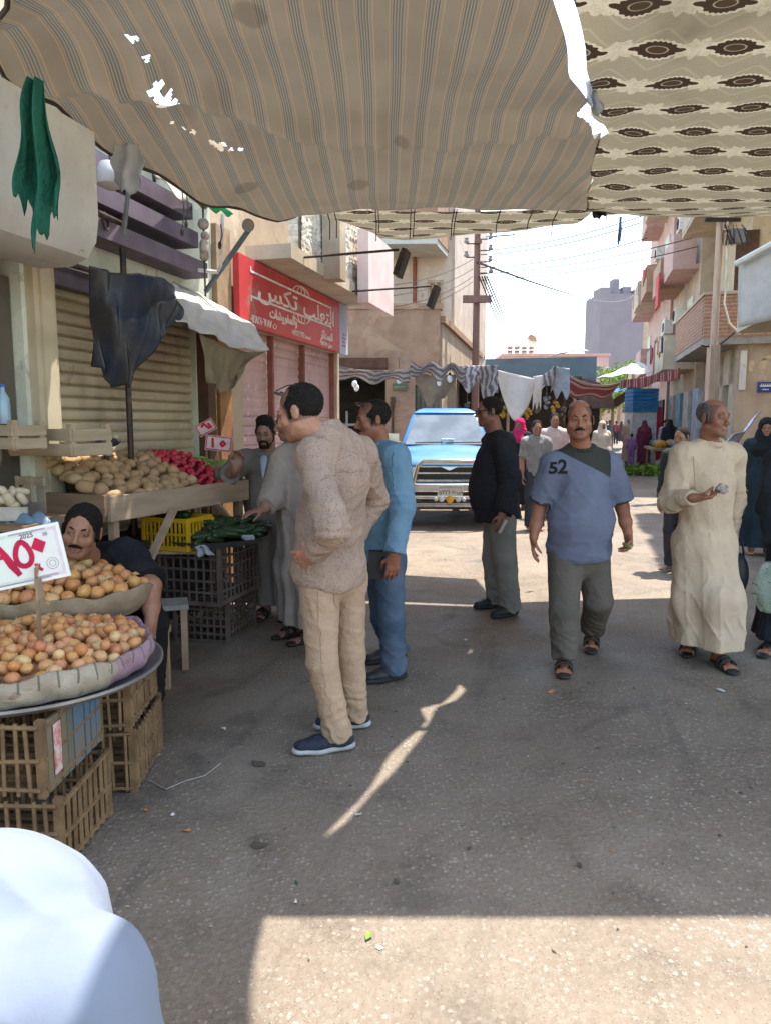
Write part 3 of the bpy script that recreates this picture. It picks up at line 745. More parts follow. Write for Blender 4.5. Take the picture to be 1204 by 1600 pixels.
def wire(a, b, sag, label, r=.011, grp='overhead wires'):
    g = MB(); a = Vector(a); b = Vector(b); n = 16
    g.tube([a.lerp(b, i / n) + Vector((0, 0, -sag * 4 * (i / n) * (1 - i / n))) for i in range(n + 1)], r, 4)
    return tag(g.build('wire', M_steel), label, 'wire', grp)
for i, (py0, px1, py1) in enumerate(((392, 1010, 335), (398, 1000, 348), (418, 1010, 372), (428, 1080, 372), (438, 1090, 385))):
    wire(P(750, py0, 17.4), P(px1, py1, 15.2), .12, 'thin wire over the street right of the reddish pole, ' + ('topmost', 'second from top', 'third from top', 'fourth from top', 'lowest')[i] + ' of five')
for i, (py0, px1, py1) in enumerate(((405, 600, 447), (420, 605, 463), (432, 612, 480), (440, 612, 490))):
    wire(P(738, py0, 17.4), Vector(P(px1, py1, 10.9)), .1, 'thin wire between reddish pole and pink light box, ' + ('topmost', 'second from top', 'third from top', 'lowest')[i] + ' of four', .007, 'wires to the light box')
for i, (x, px1, py1) in enumerate(((748, 803, 545), (752, 808, 545), (756, 812, 543), (760, 814, 538))):
    wire(P(x, 432, 17.4), P(px1, py1, 60), .3, 'steep wire running down to the pink roof, ' + ('leftmost', 'second from left', 'third from left', 'rightmost')[i] + ' of four', .02, 'wires down to the pink roof')
wire(P(745, 410, 17.4), P(990, 460, 120), 1.0, 'faint wire running from the reddish pole to the grey tower', .03)
def street_lamp(px, py, Y, L, lab):
    p = P(px, py, Y); t = thing('street_lamp', lab, 'street lamp', (p.x - L, Y, 0))
    MB().tube([(0, 0, 0), (0, 0, p.z - .5), (L * .4, 0, p.z - .2), (L, 0, p.z)], [.07, .06, .05, .04], 8).build('post', M_grey, t)
    MB().sphere((L, 0, p.z - .04), (.35, .14, .07)).build('lamp_head', M_white, t)
street_lamp(910, 547, 48, 2.4, 'street lamp on a curved arm in front of the pink building')

# ================================================================ AWNINGS over the street
def lerp1(x, pts):
    for (x0, y0), (x1, y1) in zip(pts, pts[1:]):
        if x <= x1: return y0 + (y1 - y0) * (x - x0) / (x1 - x0)
    (x0, y0), (x1, y1) = pts[-2:]; return y1 + (y1 - y0) * (x - x1) / (x1 - x0)
GAP = [(-3, .66), (2.25, .67), (2.9, .575), (4.05, .985), (4.9, 1.365), (5.7, 1.52), (6.65, 1.76), (7.2, 1.9)]
LEFT = [(-3, -2.4), (2.3, -1.2), (3.2, -1.48), (3.5, -1.8), (4.75, -1.56), (6.06, -1.07), (6.95, -.8), (9, -.2)]
def striped_mat():
    m = Mat('striped_awning_cloth'); u, v, w = m.xyz('UV')
    wob = m.noise(1.3, 3, kind='UV') * .02
    t = ((u + wob) / .155).fr()
    base = m.mix(m.noise(2, 5, kind='UV').ss(.3, .7), (.25, .215, .165), (.21, .18, .14))
    weave = (v * 900).sin() * .5 + .5
    base = m.mix(weave * .18, base, (.2, .165, .13))
    def band(c, hw): return (t - c).abs().lt(hw)
    gs = band(.30, .022).mx(band(.385, .022)).mx(band(.47, .022)).mx(band(.555, .022))
    col = m.mix(band(.43, .19) * .35, base, (.3, .27, .22))
    col = m.mix(gs * .75, col, (.095, .108, .1))
    col = m.mix(band(.20, .026).mx(band(.70, .022)) * .6, col, (.36, .255, .15))
    col = m.mix(band(.225, .008) * .8, col, (.12, .1, .08))
    st = None
    for cx, cy, r in ((-.62, 3.62, .085), (-.98, 5.45, .095), (-.2, 5.75, .085), (.1, 4.9, .05)):
        d = (((u - cx) / r)._m('POWER', 2) + ((v - cy) / (r * 1.15))._m('POWER', 2)); q = (d + m.noise(14, 3, kind='UV') * 1.1 - .55).ss(1.15, .55) * .42; st = q if st is None else st.mx(q)
    col = m.mix(st, col, (.1, .085, .07))
    m.color(col); m.rough(.95); m.b.inputs['Specular IOR Level'].default_value = .05
    m.bump(m.noise(5, 5, kind='UV', dist=1.0) + m.noise(300, 2, kind='UV') * .05, .5, .02)
    n = m.nt.nodes.new('ShaderNodeGamma'); m.nt.links.new(col, n.inputs[0]); n.inputs[1].default_value = 1.25
    translucent(m, n.outputs[0], .22); return m.m
M_striped = striped_mat()
def damask_mat(name, dark=True, bright=1.0):
    m = Mat(name); u, v, w = m.xyz('UV')
    u = u + m.noise(1.0, 2, kind='UV') * .03; v = v + m.noise(1.2, 2, kind='UV') * .02
    PU, PV = .39, .315
    base = m.mix(m.noise(160, 3, kind='UV').ss(.4, .6), tuple(q * bright for q in (.27, .24, .175)), tuple(q * bright for q in (.31, .28, .205)))
    base = m.mix(((v * 420).sin() * .5 + .5) * .25, base, (.2, .165, .1))
    cream = tuple(q * bright for q in (.46, .42, .32))
    def cell(offv, offu):
        vv = v / PV + offv; row = vv.fl(); uu = u / PU + row * .5 + offu
        return (uu.fr() - .5) * PU, (vv.fr() - .5) * PV
    # thin ogee lattice lines
    x, y = cell(0, 0); 
    ang = y.at2(x)
    # cream filler motifs on the other half of the lattice
    x2, y2 = cell(0, .5); a2 = y2.at2(x2)
    e2 = (x2.abs() / .15)._m('POWER', 1.3) + (y2.abs() / .075)._m('POWER', 1.3)
    leaf = ((a2 * 7).sin() * .22 + m.noise(34, 3, kind='UV') * .9 - .45)
    mot = (e2 + leaf).lt(.98)
    vein = m.noise(55, 2, kind='UV').gt(.5)
    col = m.mix(mot * (vein * .35 + .6), base, cream)
    lat = ((x.abs() / (PU * .5)) + (y.abs() / (PV * .5)) - 1.0).abs().lt(.06)
    col = m.mix(lat * .25, col, cream)
    if dark:
        sc = (ang * 16).sin() * .06
        e = ((x / .104)._m('POWER', 2) + (y / .062)._m('POWER', 2)).sqrt() + sc
        tail = (((x.abs() - .11) / .045)._m('POWER', 2) + (y / .02)._m('POWER', 2)).sqrt()
        halo = e.lt(1.22).mx(tail.lt(1.35)); col = m.mix(halo, col, cream)
        dk = e.lt(1.0).mx(tail.lt(.8)); col = m.mix(dk, col, (.055, .038, .026))
        ei = ((x / .053)._m('POWER', 2) + (y / .028)._m('POWER', 2)).sqrt()
        ring = (ei - 1).abs().lt(.09); col = m.mix(ring * .8, col, tuple(q * .7 for q in cream))
        col = m.mix(ei.lt(.85), col, (.075, .05, .03))
    soot = m.noise(.9, 5, kind='UV', dist=.8).ss(.54, .78); col = m.mix(soot * .5, col, (.06, .05, .035))
    m.color(col); m.rough(.95); m.b.inputs['Specular IOR Level'].default_value = .05
    m.bump(m.noise(3.5, 4, kind='UV', dist=1) + m.noise(260, 2, kind='UV') * .05, .5, .02)
    n = m.nt.nodes.new('ShaderNodeGamma'); m.nt.links.new(col, n.inputs[0]); n.inputs[1].default_value = 1.2
    translucent(m, n.outputs[0], .22); return m.m
M_damask = damask_mat('damask_awning_cloth'); M_damask2 = damask_mat('pale_damask_cloth', True, 1.05)
def hash2(i, j): return (math.sin(i * 127.1 + j * 311.7) * 43758.5453) % 1
def sn(x, y, s=0): return math.sin(x * 1.7 + 1.3 * math.sin(y * 1.1 + s) + s) * .5 + math.sin(y * 2.3 + 1.7 * math.sin(x * .9 + s * 2)) * .5

def crease_y(x): return lerp1(x, [(-2.4, 3.3), (-1.15, 4.15), (-.4, 4.85), (0.3, 5.0), (1.3, 4.72), (2.2, 4.6)])
def strip_z(x, y):
    yc = crease_y(x); z = 3.5
    far = 6.95
    if y < yc:
        t = max(0, (y - 2.0)) / (yc - 2.0); z = 3.56 - .17 * t ** 2.2 - .2 * math.sin(math.pi * t) * (.6 + .4 * math.sin(x * 1.3 + .4))
    else:
        t = (y - yc) / (far - yc); z = 3.39 + .075 * t - .12 * math.sin(math.pi * min(t, 1)) * (1 - .3 * x / 2)
    z += .02 * sn(x * 2, y * 2, 1) + .012 * sn(x * 5, y * 4, 2)
    # sagging left edge and wrinkles gathered towards the crease
    d = abs(y - yc); z += .018 * math.exp(-d / .35) * math.sin(x * 23 + 2 * math.sin(x * 5)) - .1 * math.exp(-(d / .13) ** 2)
    xl = lerp1(y, LEFT); z -= lerp1(y, [(2, .2), (4.8, .2), (6.9, .09)]) * math.exp(-abs(x - xl) / .45) * (1 + .12 * math.sin(y * 6))
    return z
HOLES = []
for px, py, r in ((243, 88, .03), (256, 100, .035), (270, 110, .03), (228, 62, .015), (205, 36, .02), (342, 183, .035), (330, 177, .015), (360, 190, .012), (375, 193, .012), (300, 162, .015), (268, 146, .01), (287, 155, .01), (213, 38, .012)):
    q = G(px, py, 3.42); HOLES.append((q.x, q.y, r))
far_w = lambda x: 6.95 + .05 * math.sin(x * 2.2 + .5) - .08 * max(0, x - 1.2)
def striped_pt(a, b):
    y0 = 2.3; y = y0 + b * (6.95 - y0); xl = lerp1(y, LEFT); xr = lerp1(y, GAP) - .02 + .012 * math.sin(y * 9)
    x = xl + (xr - xl) * a
    y = y0 + b * (far_w(x) - y0)
    return Vector((x, y, strip_z(x, y)))
aw = MB(); NU, NVv = 260, 330
aw.grid(striped_pt, NU, NVv, uvfn=lambda a, b: tuple(striped_pt(a, b)[:2]))
keep = []
for f in aw.f:
    c = sum((Vector(aw.v[i]) for i in f), Vector()) / 4
    h = any((c.x - hx) ** 2 + ((c.y - hy) * .75) ** 2 < (r * (1 + .3 * math.sin(3 * math.atan2(c.y - hy, c.x - hx) + hx * 40) + .22 * math.sin(5 * math.atan2(c.y - hy, c.x - hx) + hy * 30) + .12 * hash2(int(c.x * 90), int(c.y * 90)))) ** 2 for hx, hy, r in HOLES)
    # wedge torn open beside the joint
    tx = lerp1(c.y, GAP) - c.x
    if 4.42 < c.y < 4.68 and tx < .16 * (c.y - 4.42) / .26 * (1 if c.y < 4.6 else max(0, (4.68 - c.y) / .08)): h = True
    if not h: keep.append(f)
aw.f = keep; aw.m = [0] * len(keep)
# unseen flap towards the viewer, added to shade the white shirted man
aw.grid(lambda a, b: Vector((.37 + .30 * a, .6 + 1.7 * b, 3.55 + .02 * math.sin(b * 9 + a * 3))), 6, 20, uvfn=lambda a, b: (.3 + .25 * a, .6 + 1.7 * b))
t = tag(aw.build('awning', M_striped, ang=180), 'large brown striped cloth awning with torn seams stretched over the stalls on the left', 'awning')
g = MB(); pts = [Vector(striped_pt(i / 24, 1)) + Vector((0, 0, .012)) for i in range(25)]; g.tube(pts, .008, 5)
pts = [Vector(striped_pt(0, i / 24)) + Vector((0, 0, .0)) for i in range(25)]; g.tube(pts, .012, 5)
g.build('rope', basic('dark_cord', (.06, .045, .035), bump=0), t)

def damask_pt(a, b):
    y = 2.93 + b * 4.05; x0 = lerp1(y, GAP) + lerp1(y, [(2.9, -.06), (3.25, -.05), (3.45, .02), (3.9, .055), (4.3, .035), (4.56, -.02), (4.63, -.03), (4.72, .035), (4.88, .04), (5.0, -.02), (5.5, -.03), (5.6, .0), (5.8, -.03), (8, -.03)])
    x = x0 + (5.6 - x0) * a; y = y + .45 * a * b
    ys = 4.85 + .1 * a
    if y < ys: t = (y - 2.93) / (ys - 2.93); z = 3.55 - .17 * t * t - .12 * math.sin(math.pi * t)
    else: t = (y - ys) / (7.2 - ys); z = 3.38 + .09 * t - .13 * math.sin(math.pi * min(1, t))
    z += .02 * sn(x * 1.5, y * 1.5, 3) - .03 * math.exp(-abs(y - ys) / .1) + .016 * math.sin(x * 17 + y * 3) * math.exp(-(x - x0) / .4)
    return Vector((x, y, z))
g = MB(); g.grid(damask_pt, 110, 120, uvfn=lambda a, b: tuple(damask_pt(a, b)[:2]))
t = tag(g.build('awning', M_damask, ang=180), 'patterned cloth awning with dark brown medallions on khaki, at upper right', 'awning')
g = MB(); g.tube([Vector(damask_pt(i / 20, 1)) + Vector((0, 0, .012)) for i in range(21)], .008, 5); g.build('rope', basic('brown_cord', (.09, .06, .04), bump=0), t)
def val_pt(a, b):
    x = -.8 + a * 2.7; y0 = far_w(x) + .075; y = y0 + b * (.25 + 1.1 * min(1, a / .3) - .25 * a)
    z = 3.47 + .12 * b - .035 * math.sin(math.pi * b) + .03 * sn(x * 3, y * 2, 5) * b - .05 * math.sin(math.pi * a) * b
    return Vector((x, y, z))
g = MB(); g.grid(val_pt, 70, 26, uvfn=lambda a, b: tuple(val_pt(a, b)[:2]))
t = tag(g.build('awning', M_damask2, ang=180), 'narrow strip of pale patterned cloth tied beyond the far edge of the striped awning', 'awning')
M_tie = basic('dark_tie_cord', (.05, .04, .03), bump=0)
for px in (520, 530, 588, 592, 638, 643, 699, 703, 765, 810, 845):
    x = (px - 602) / 1095 * 7.05; p0 = Vector((x, far_w(x) + .04, 3.48)); MB().tube([p0, p0 + Vector((0, .12, -.03)), p0 + Vector((.005, .3, -.05)), p0 + Vector((.0, .34, -.13 - rng.uniform(0, .08)))], .006, 4).build('tie_cord', M_tie, t)
# knotted white plastic at the joint of the two cloths
M_plastic = cloth('white_plastic_film', (.62, .62, .62), (.52, .53, .55), rough=.4, trans=.45, weave=30, wr=14, bump=.6)
def scrap(name, label, cat, c, w, h, mat, seed, lean=0, taper=.5, d=.04, segs=(10, 14), rz=0):
    rr = random.Random(seed); ph = [rr.uniform(0, 6) for _ in range(4)]
    def fn(a, b):
        ww = w * (taper + (1 - taper) * b) * (1 + .12 * math.sin(b * 9 + ph[0])); x = (a - .5) * ww + lean * b
        z = -h * b * (1 + .16 * math.sin(a * 8 + ph[1]) + .06 * b * math.sin(a * 47 + ph[2]) + .04 * b * math.sin(a * 91)); y = d * math.sin(a * 11 + ph[2] + b * 2) * (.4 + .8 * b) + .4 * d * math.sin(b * 8 + ph[3])
        return Vector((x, y, z))
    g = MB(); g.grid(fn, *segs); return tag(solidify(g.build(name, mat, None, c, ang=180, rz=rz), .003), label, cat)
scrap('plastic_scrap', 'white plastic scrap knotted where the striped and patterned awnings meet', 'scrap', G(922, 128, 3.42), .1, .16, M_plastic, 3, .04)
M_rag = cloth('dark_rag', (.07, .065, .06), (.04, .04, .04))
scrap('rag', 'dark rag hanging at the far corner joint of the two awnings', 'rag', G(933, 318, 3.47), .13, .13, M_rag, 8, .03)
scrap('rag', 'thin blue rag dangling on a string against the sky', 'rag', P(969, 338, 7.4), .03, .26, cloth('blue_rag', (.12, .15, .22)), 12, -.01, 1.0, .015)
# bits hanging on the left: green cloth, lamp, plastic
M_greencloth = cloth('green_netting', (.03, .16, .1), (.02, .1, .065), trans=.3, bump=.6)
scrap('green_cloth', 'frayed green cloth hanging from the awning edge at far left', 'cloth', P(54, 122, 3.35), .2, .6, M_greencloth, 21, -.0, .25, .055, (48, 40))
scrap('plastic_sheet', 'clear white plastic sheet hanging over the pole top beside the lamp shade', 'plastic sheet', P(200, 226, 4.5), .2, .24, M_plastic, 5, 0, .8)
t = thing('hanging_lamp', 'white bucket shaped lamp shade hanging near the black pole', 'lamp', P(172, 252, 4.75))
MB().lathe([(.015, .0), (.06, -.01), (.085, -.06), (.09, -.12), (.082, -.14), (.03, -.165), (0, -.165)], n=18).build('lamp_shade', basic('milky_plastic', (.6, .6, .6), (.5, .5, .5), rough=.4, bump=0), t)
MB().tube([(0, 0, 0), (0, 0, .3)], .006, 5).build('cord', M_steel, t)
# pole with crossbar
p0 = G(193, 705, 0); bx = P(190, 345, 5.2)
t = thing('awning_pole', 'black steel awning pole standing behind the potato stall', 'pole', (bx.x, bx.y, 0))
MB().tube([(0, 0, 0), (0, 0, 3.2)], .022, 8).build('post', M_steel, t)
a = P(-120, 205, 3.1); MB().tube([Vector((0, 0, bx.z - .02)), a - Vector((bx.x, bx.y, 0))], .022, 8).build('crossbar', M_steel, t)
for k in (.32, .72, .13): 
    g = MB(); c = Vector((0, 0, bx.z - .02)).lerp(a - Vector((bx.x, bx.y, 0)), k); g.tube([c + Vector((0, .05 * math.cos(q), .05 * math.sin(q) - .03)) for q in [i * math.pi / 5 for i in range(11)]], .008, 5); g.build('ring', M_steel, t)
q = P(95, 409, 4.6) - Vector((bx.x, bx.y, 0)); MB().tube([Vector((0, 0, q.z)), q], .02, 6).build('brace', M_steel, t)
q = P(205, 262, 5.0) - Vector((bx.x, bx.y, 0)); MB().tube([Vector((0, 0, 2.75)), q], .018, 6).build('strut', basic('grey_green_pipe', (.2, .23, .22), bump=0), t)
# second slanted strut with pulley by the red sign, and a green scrap of roof
t = thing('awning_strut', 'slanted grey steel strut holding the awning edge beside the red sign', 'strut', P(322, 455, 6.3))
MB().tube([(0, 0, 0), P(392, 355, 6.0) - P(322, 455, 6.3)], .022, 8).build('tube', basic('blue_grey_steel', (.13, .16, .17), bump=0), t)
MB().sphere(P(388, 352, 6.0) - P(322, 455, 6.3), .05).build('joint', M_grey, t)
t = thing('pulley', 'rope pulley bundle hanging on the green wall by the wooden panel', 'pulley', P(318, 350, 6.0))
g = MB(); g.tube([(0, 0, .25), (0, 0, -.55)], .008, 5); g.build('rope', M_rag, t)
g = MB(); g.sphere((0, 0, 0), .045); g.sphere((.01, 0, -.09), .035); g.lathe([(.025, -.12), (.035, -.14), (.035, -.26), (.02, -.28)], n=10); g.build('pulley_block', basic('dirty_rope', (.4, .35, .28), (.2, .15, .12), scale=20), t)
t = thing('pipe_frame', 'white plastic pipe bent into a frame beside the pulley', 'pipe', P(345, 345, 6.05))
o = P(345, 345, 6.05); MB().tube([P(348, 335, 6.05) - o, P(345, 415, 6.1) - o, P(340, 425, 6.1) - o, P(310, 422, 6.1) - o], .016, 6).build('pipe', M_white, t)
g = MB(); a4 = [P(292, 298, 5.9), P(318, 290, 5.7), P(365, 338, 6.4), P(338, 330, 6.5)]
g.grid(lambda a, b: a4[0].lerp(a4[1], a).lerp(a4[3].lerp(a4[2], a), b) + Vector((0, 0, .02 * math.sin(a * 9 + b * 5))), 8, 8)
tag(solidify(g.build('green_sheet', cloth('green_plastic_sheet', (.06, .42, .22), (.04, .32, .16), trans=.4), ang=180)), 'small green plastic sheet on the roof edge above the wooden panel', 'sheet')
# pale slatted cloth continuing along the left wall top
g = MB(); b4 = [P(222, 243, 5.2), P(246, 280, 5.2), P(335, 322, 6.3), P(322, 303, 6.3)]
g.grid(lambda a, b: b4[0].lerp(b4[1], a).lerp(b4[3].lerp(b4[2], a), b) + Vector((0, 0, .03 * math.sin(b * 14) - .05 * math.sin(math.pi * b))), 6, 26)
tag(solidify(g.build('canvas_strip', cloth('pale_canvas', (.5, .45, .36), (.4, .35, .27), trans=.3), ang=180)), 'pale canvas strip along the wall top below the striped awning edge', 'canvas')
for i, (px, py, L) in enumerate(((285, 300, .28), (292, 305, .2), (243, 252, .12), (345, 350, .15), (238, 265, .3))):
    p = P(px, py, 5.6); g = MB(); g.tube([p, p + Vector((.01, 0, -L * .5)), p + Vector((-.01, 0, -L))], .005, 4); g.sphere(p + Vector((-.01, 0, -L)), (.014, .014, .03), 6, 5)
    tag(g.build('cord', M_rag), ['loose cord hanging down the green wall, the longest with a knot', 'short loose cord hanging next to the longest one on the green wall', 'short cord hanging beside the lamp shade', 'short cord hanging by the pipe frame', 'long cord dangling right of the black pole'][i], 'cord')

# ---- the small cloths above the shutters: blue tarpaulin and silver awning
M_tarp = basic('dark_blue_tarpaulin', (.01, .017, .036), (.03, .027, .026), scale=4, rough=.42, bump=.5, bscale=9, bdist=.02, spec=.4)
def quadcloth(name, label, cat, rows, mat, nu, nv, fold, seed, thick=.004):
    rr = random.Random(seed); ph = rr.uniform(0, 6)
    def pl(pts, t):
        k = t * (len(pts) - 1); i = min(int(k), len(pts) - 2); return pts[i].lerp(pts[i + 1], k - i)
    def fn(a, b):
        k = b * (len(rows) - 1); j = min(int(k), len(rows) - 2)
        p = pl(rows[j], a).lerp(pl(rows[j + 1], a), k - j)
        w = fold * (math.sin(a * 19 + ph + 3 * math.sin(b * 2.2 + ph)) + .5 * math.sin(a * 41 + b * 5)) * (.25 + .75 * b)
        return p + NV * w + Vector((0, 0, .3 * w))
    g = MB(); g.grid(fn, nu, nv); return tag(solidify(g.build(name, mat, None, ang=180), thick), label, cat)
quadcloth('tarpaulin', 'dark blue tarpaulin draped over the cream shutter behind the black pole', 'tarpaulin',
    [[Wp(141, 414, -2.85), Wp(172, 425, -2.8), Wp(215, 428, -2.7), Wp(248, 432, -2.6), Wp(275, 448, -2.5)],
     [Wp(140, 490, -2.95), Wp(172, 500, -2.8), Wp(215, 500, -2.65), Wp(252, 470, -2.5), Wp(280, 470, -2.42)],
     [Wp(145, 572, -2.95), Wp(178, 603, -2.85), Wp(202, 606, -2.75), Wp(248, 532, -2.55), Wp(280, 500, -2.42)]], M_tarp, 50, 40, .03, 4)
M_silver = basic('silver_tarpaulin', (.44, .42, .38), (.34, .33, .31), scale=6, rough=.5, bump=.5, bscale=14, bdist=.02)
quadcloth('tarpaulin', 'silver grey tarpaulin awning catching the sun in front of the brown door', 'tarpaulin',
    [[Wp(270, 440, -3.12), Wp(310, 458, -3.12), Wp(352, 482, -3.12), Wp(392, 505, -3.12)],
     [Wp(262, 448, -2.9), Wp(318, 478, -2.75), Wp(362, 496, -2.7), Wp(402, 512, -2.65)],
     [Wp(276, 502, -2.42), Wp(322, 522, -2.42), Wp(374, 545, -2.42), Wp(418, 548, -2.42)]], M_silver, 40, 24, .02, 6)
M_brtarp = cloth('brown_canvas_flap', (.24, .19, .12), (.17, .13, .085), trans=.15)
quadcloth('canvas_flap', 'brown canvas flap hanging below the silver tarpaulin', 'canvas flap',
    [[Wp(312, 520, -2.46), Wp(350, 540, -2.46), Wp(385, 550, -2.46), Wp(415, 550, -2.46)],
     [Wp(318, 570, -2.5), Wp(345, 580, -2.5), Wp(375, 585, -2.46), Wp(392, 560, -2.44)],
     [Wp(326, 598, -2.5), Wp(350, 614, -2.5), Wp(362, 608, -2.46), Wp(378, 572, -2.44)]], M_brtarp, 30, 20, .02, 9)

# ================================================================ THE STALLS
M_onion = None
def produce_mat(name, cols, streak=0, rough=.45, bump=.15, tip=None):
    m = Mat(name); oi = m.nt.nodes.new('ShaderNodeObjectInfo'); r = X(m.nt, oi.outputs['Random'])
    ramp = m.nt.nodes.new('ShaderNodeValToRGB'); ramp.color_ramp.interpolation = 'LINEAR'
    e = ramp.color_ramp.elements
    while len(e) < len(cols): e.new(.5)
    for i, c in enumerate(cols): e[i].position = i / (len(cols) - 1); e[i].color = (*c, 1)
    m.nt.links.new(r.k, ramp.inputs[0]); col = ramp.outputs[0]
    x, y, z = m.xyz()
    if streak:
        a = y.at2(x); s = ((a * 17 + z * 30).sin() * .5 + .5) * m.noise(60, 3).ss(.3, .7)
        col = m.mix(s * streak, col, tuple(q * .55 for q in cols[0]))
    col = m.mix(m.noise(45, 4).ss(.5, .75) * .45, col, tuple(q * .6 for q in cols[-1]))
    if tip: col = m.mix(z.gt(tip), col, (.3, .22, .1))
    m.color(col); m.rough(rough); m.b.inputs['Specular IOR Level'].default_value = .35
    m.bump(m.noise(110, 4), bump, .004); return m.m
M_onion = produce_mat('onion_skin', [(.5, .17, .05), (.56, .25, .08), (.6, .31, .1), (.5, .2, .08), (.64, .42, .19), (.5, .16, .07), (.58, .4, .18)], .5, .35)
M_potato = produce_mat('potato_skin', [(.34, .205, .095), (.4, .25, .125), (.3, .185, .09), (.43, .29, .15)], 0, .8, .5)
M_tomato = produce_mat('tomato_skin', [(.4, .02, .035), (.46, .03, .05), (.36, .015, .03), (.5, .06, .06)], 0, .2, .02)
M_cuke = produce_mat('marrow_skin', [(.016, .035, .013), (.024, .05, .018), (.013, .028, .012), (.035, .06, .022)], .5, .35, .05)
M_pepper = produce_mat('pepper_skin', [(.16, .28, .04), (.22, .36, .06), (.12, .22, .03)], 0, .25, .03)
M_egg = produce_mat('aubergine_skin', [(.035, .012, .03), (.06, .02, .045), (.04, .012, .028)], 0, .2, .02)
def onion_mesh(i):
    rr = random.Random(i); g = MB(); R = 1
    prof = [(0, -.86), (.14, -.9), (.45, -.78), (.78, -.48), (.98, -.08), (1, .12), (.9, .42), (.66, .7), (.36, .84), (.18, .93), (.09, 1.02), (.05, 1.08 + rr.choice((0, 0, .05, .3))), (0, 1.1)]
    k = 1 + rr.uniform(-.12, .15); g.lathe([(r * .033, z * .03 * k) for r, z in prof], n=14)
    w = rr.uniform(.9, 1.0); g.v = [(x * w + .004 * max(0, z / .03 - 1) * rr.choice((-1, 1)), y, z) for x, y, z in g.v]
    return g.mesh('onion', M_onion, ang=180)
def potato_mesh(i):
    rr = random.Random(40 + i); g = MB(); g.sphere((0, 0, 0), (.052 + rr.uniform(-.006, .012), .038 + rr.uniform(-.004, .006), .034), 14, 10); ph = [rr.uniform(0, 6) for _ in range(6)]
    g.v = [tuple(Vector(v) * (1 + .07 * math.sin(v[0] * 70 + ph[0]) + .05 * math.sin(v[1] * 90 + v[2] * 60 + ph[1]) + .03 * math.sin(v[0] * 160 + ph[2]))) for v in g.v]
    return g.mesh('potato', M_potato, ang=180)
def tomato_mesh(i):
    g = MB(); rr = random.Random(i); q = rr.uniform(.78, .95)
    g.lathe([(0, -.8 * q), (.4, -.78 * q), (.85, -.4 * q), (1, 0), (.92, .42 * q), (.6, .7 * q), (.25, .72 * q), (0, .6 * q)], n=14); g.v = [tuple(Vector(v) * .031) for v in g.v]
    g.sphere((0, 0, .021 * q), (.01, .01, .003), 6, 4); return g.mesh('tomato', M_tomato, ang=180)
def long_mesh(name, L, r, mat, i, bend=.12, taper=.35):
    rr = random.Random(i); n = 10; pts = []; rs = []
    for k in range(n + 1):
        t = k / n; pts.append((L * (t - .5), bend * L * (4 * t * (1 - t)) * .5, 0)); rs.append(max(.002, r * (math.sin(math.pi * min(1, max(0, .04 + .93 * t))) ** taper)))
    g = MB(); g.tube(pts, rs, 9); g.tube([(L * .5, 0, 0), (L * .56, .003, .003)], .006, 5); return g.mesh(name, mat, ang=180)
def scatter(name, meshes, spots, label, cat, group, flat=False, size=(.9, 1.12)):
    for i, (p, rot) in enumerate(spots):
        o = tag(link(name, meshes[i % len(meshes)], None, p), label, cat, group)
        o.rotation_euler = rot; s = rng.uniform(*size); o.scale = (s, s, s)
def rot_any(): return (rng.uniform(-1.1, 1.1), rng.uniform(-1.1, 1.1), rng.uniform(0, 6.28))
def pack(inside, box, d, zf, jit=.25, tries=6000, vis=True):
    pts = []; out = []
    for _ in range(tries):
        x = rng.uniform(box[0], box[2]); y = rng.uniform(box[1], box[3])
        if not inside(x, y): continue
        if any((x - a) ** 2 + (y - b) ** 2 < d * d for a, b in pts): continue
        p = Vector((x, y, zf(x, y) + rng.uniform(-jit, jit) * d))
        if vis and (602 + FPX * p.x / (p.y * math.cos(PITCH) - (p.z - EYE) * math.sin(PITCH)) < -25): continue
        pts.append((x, y)); out.append(p)
    return out

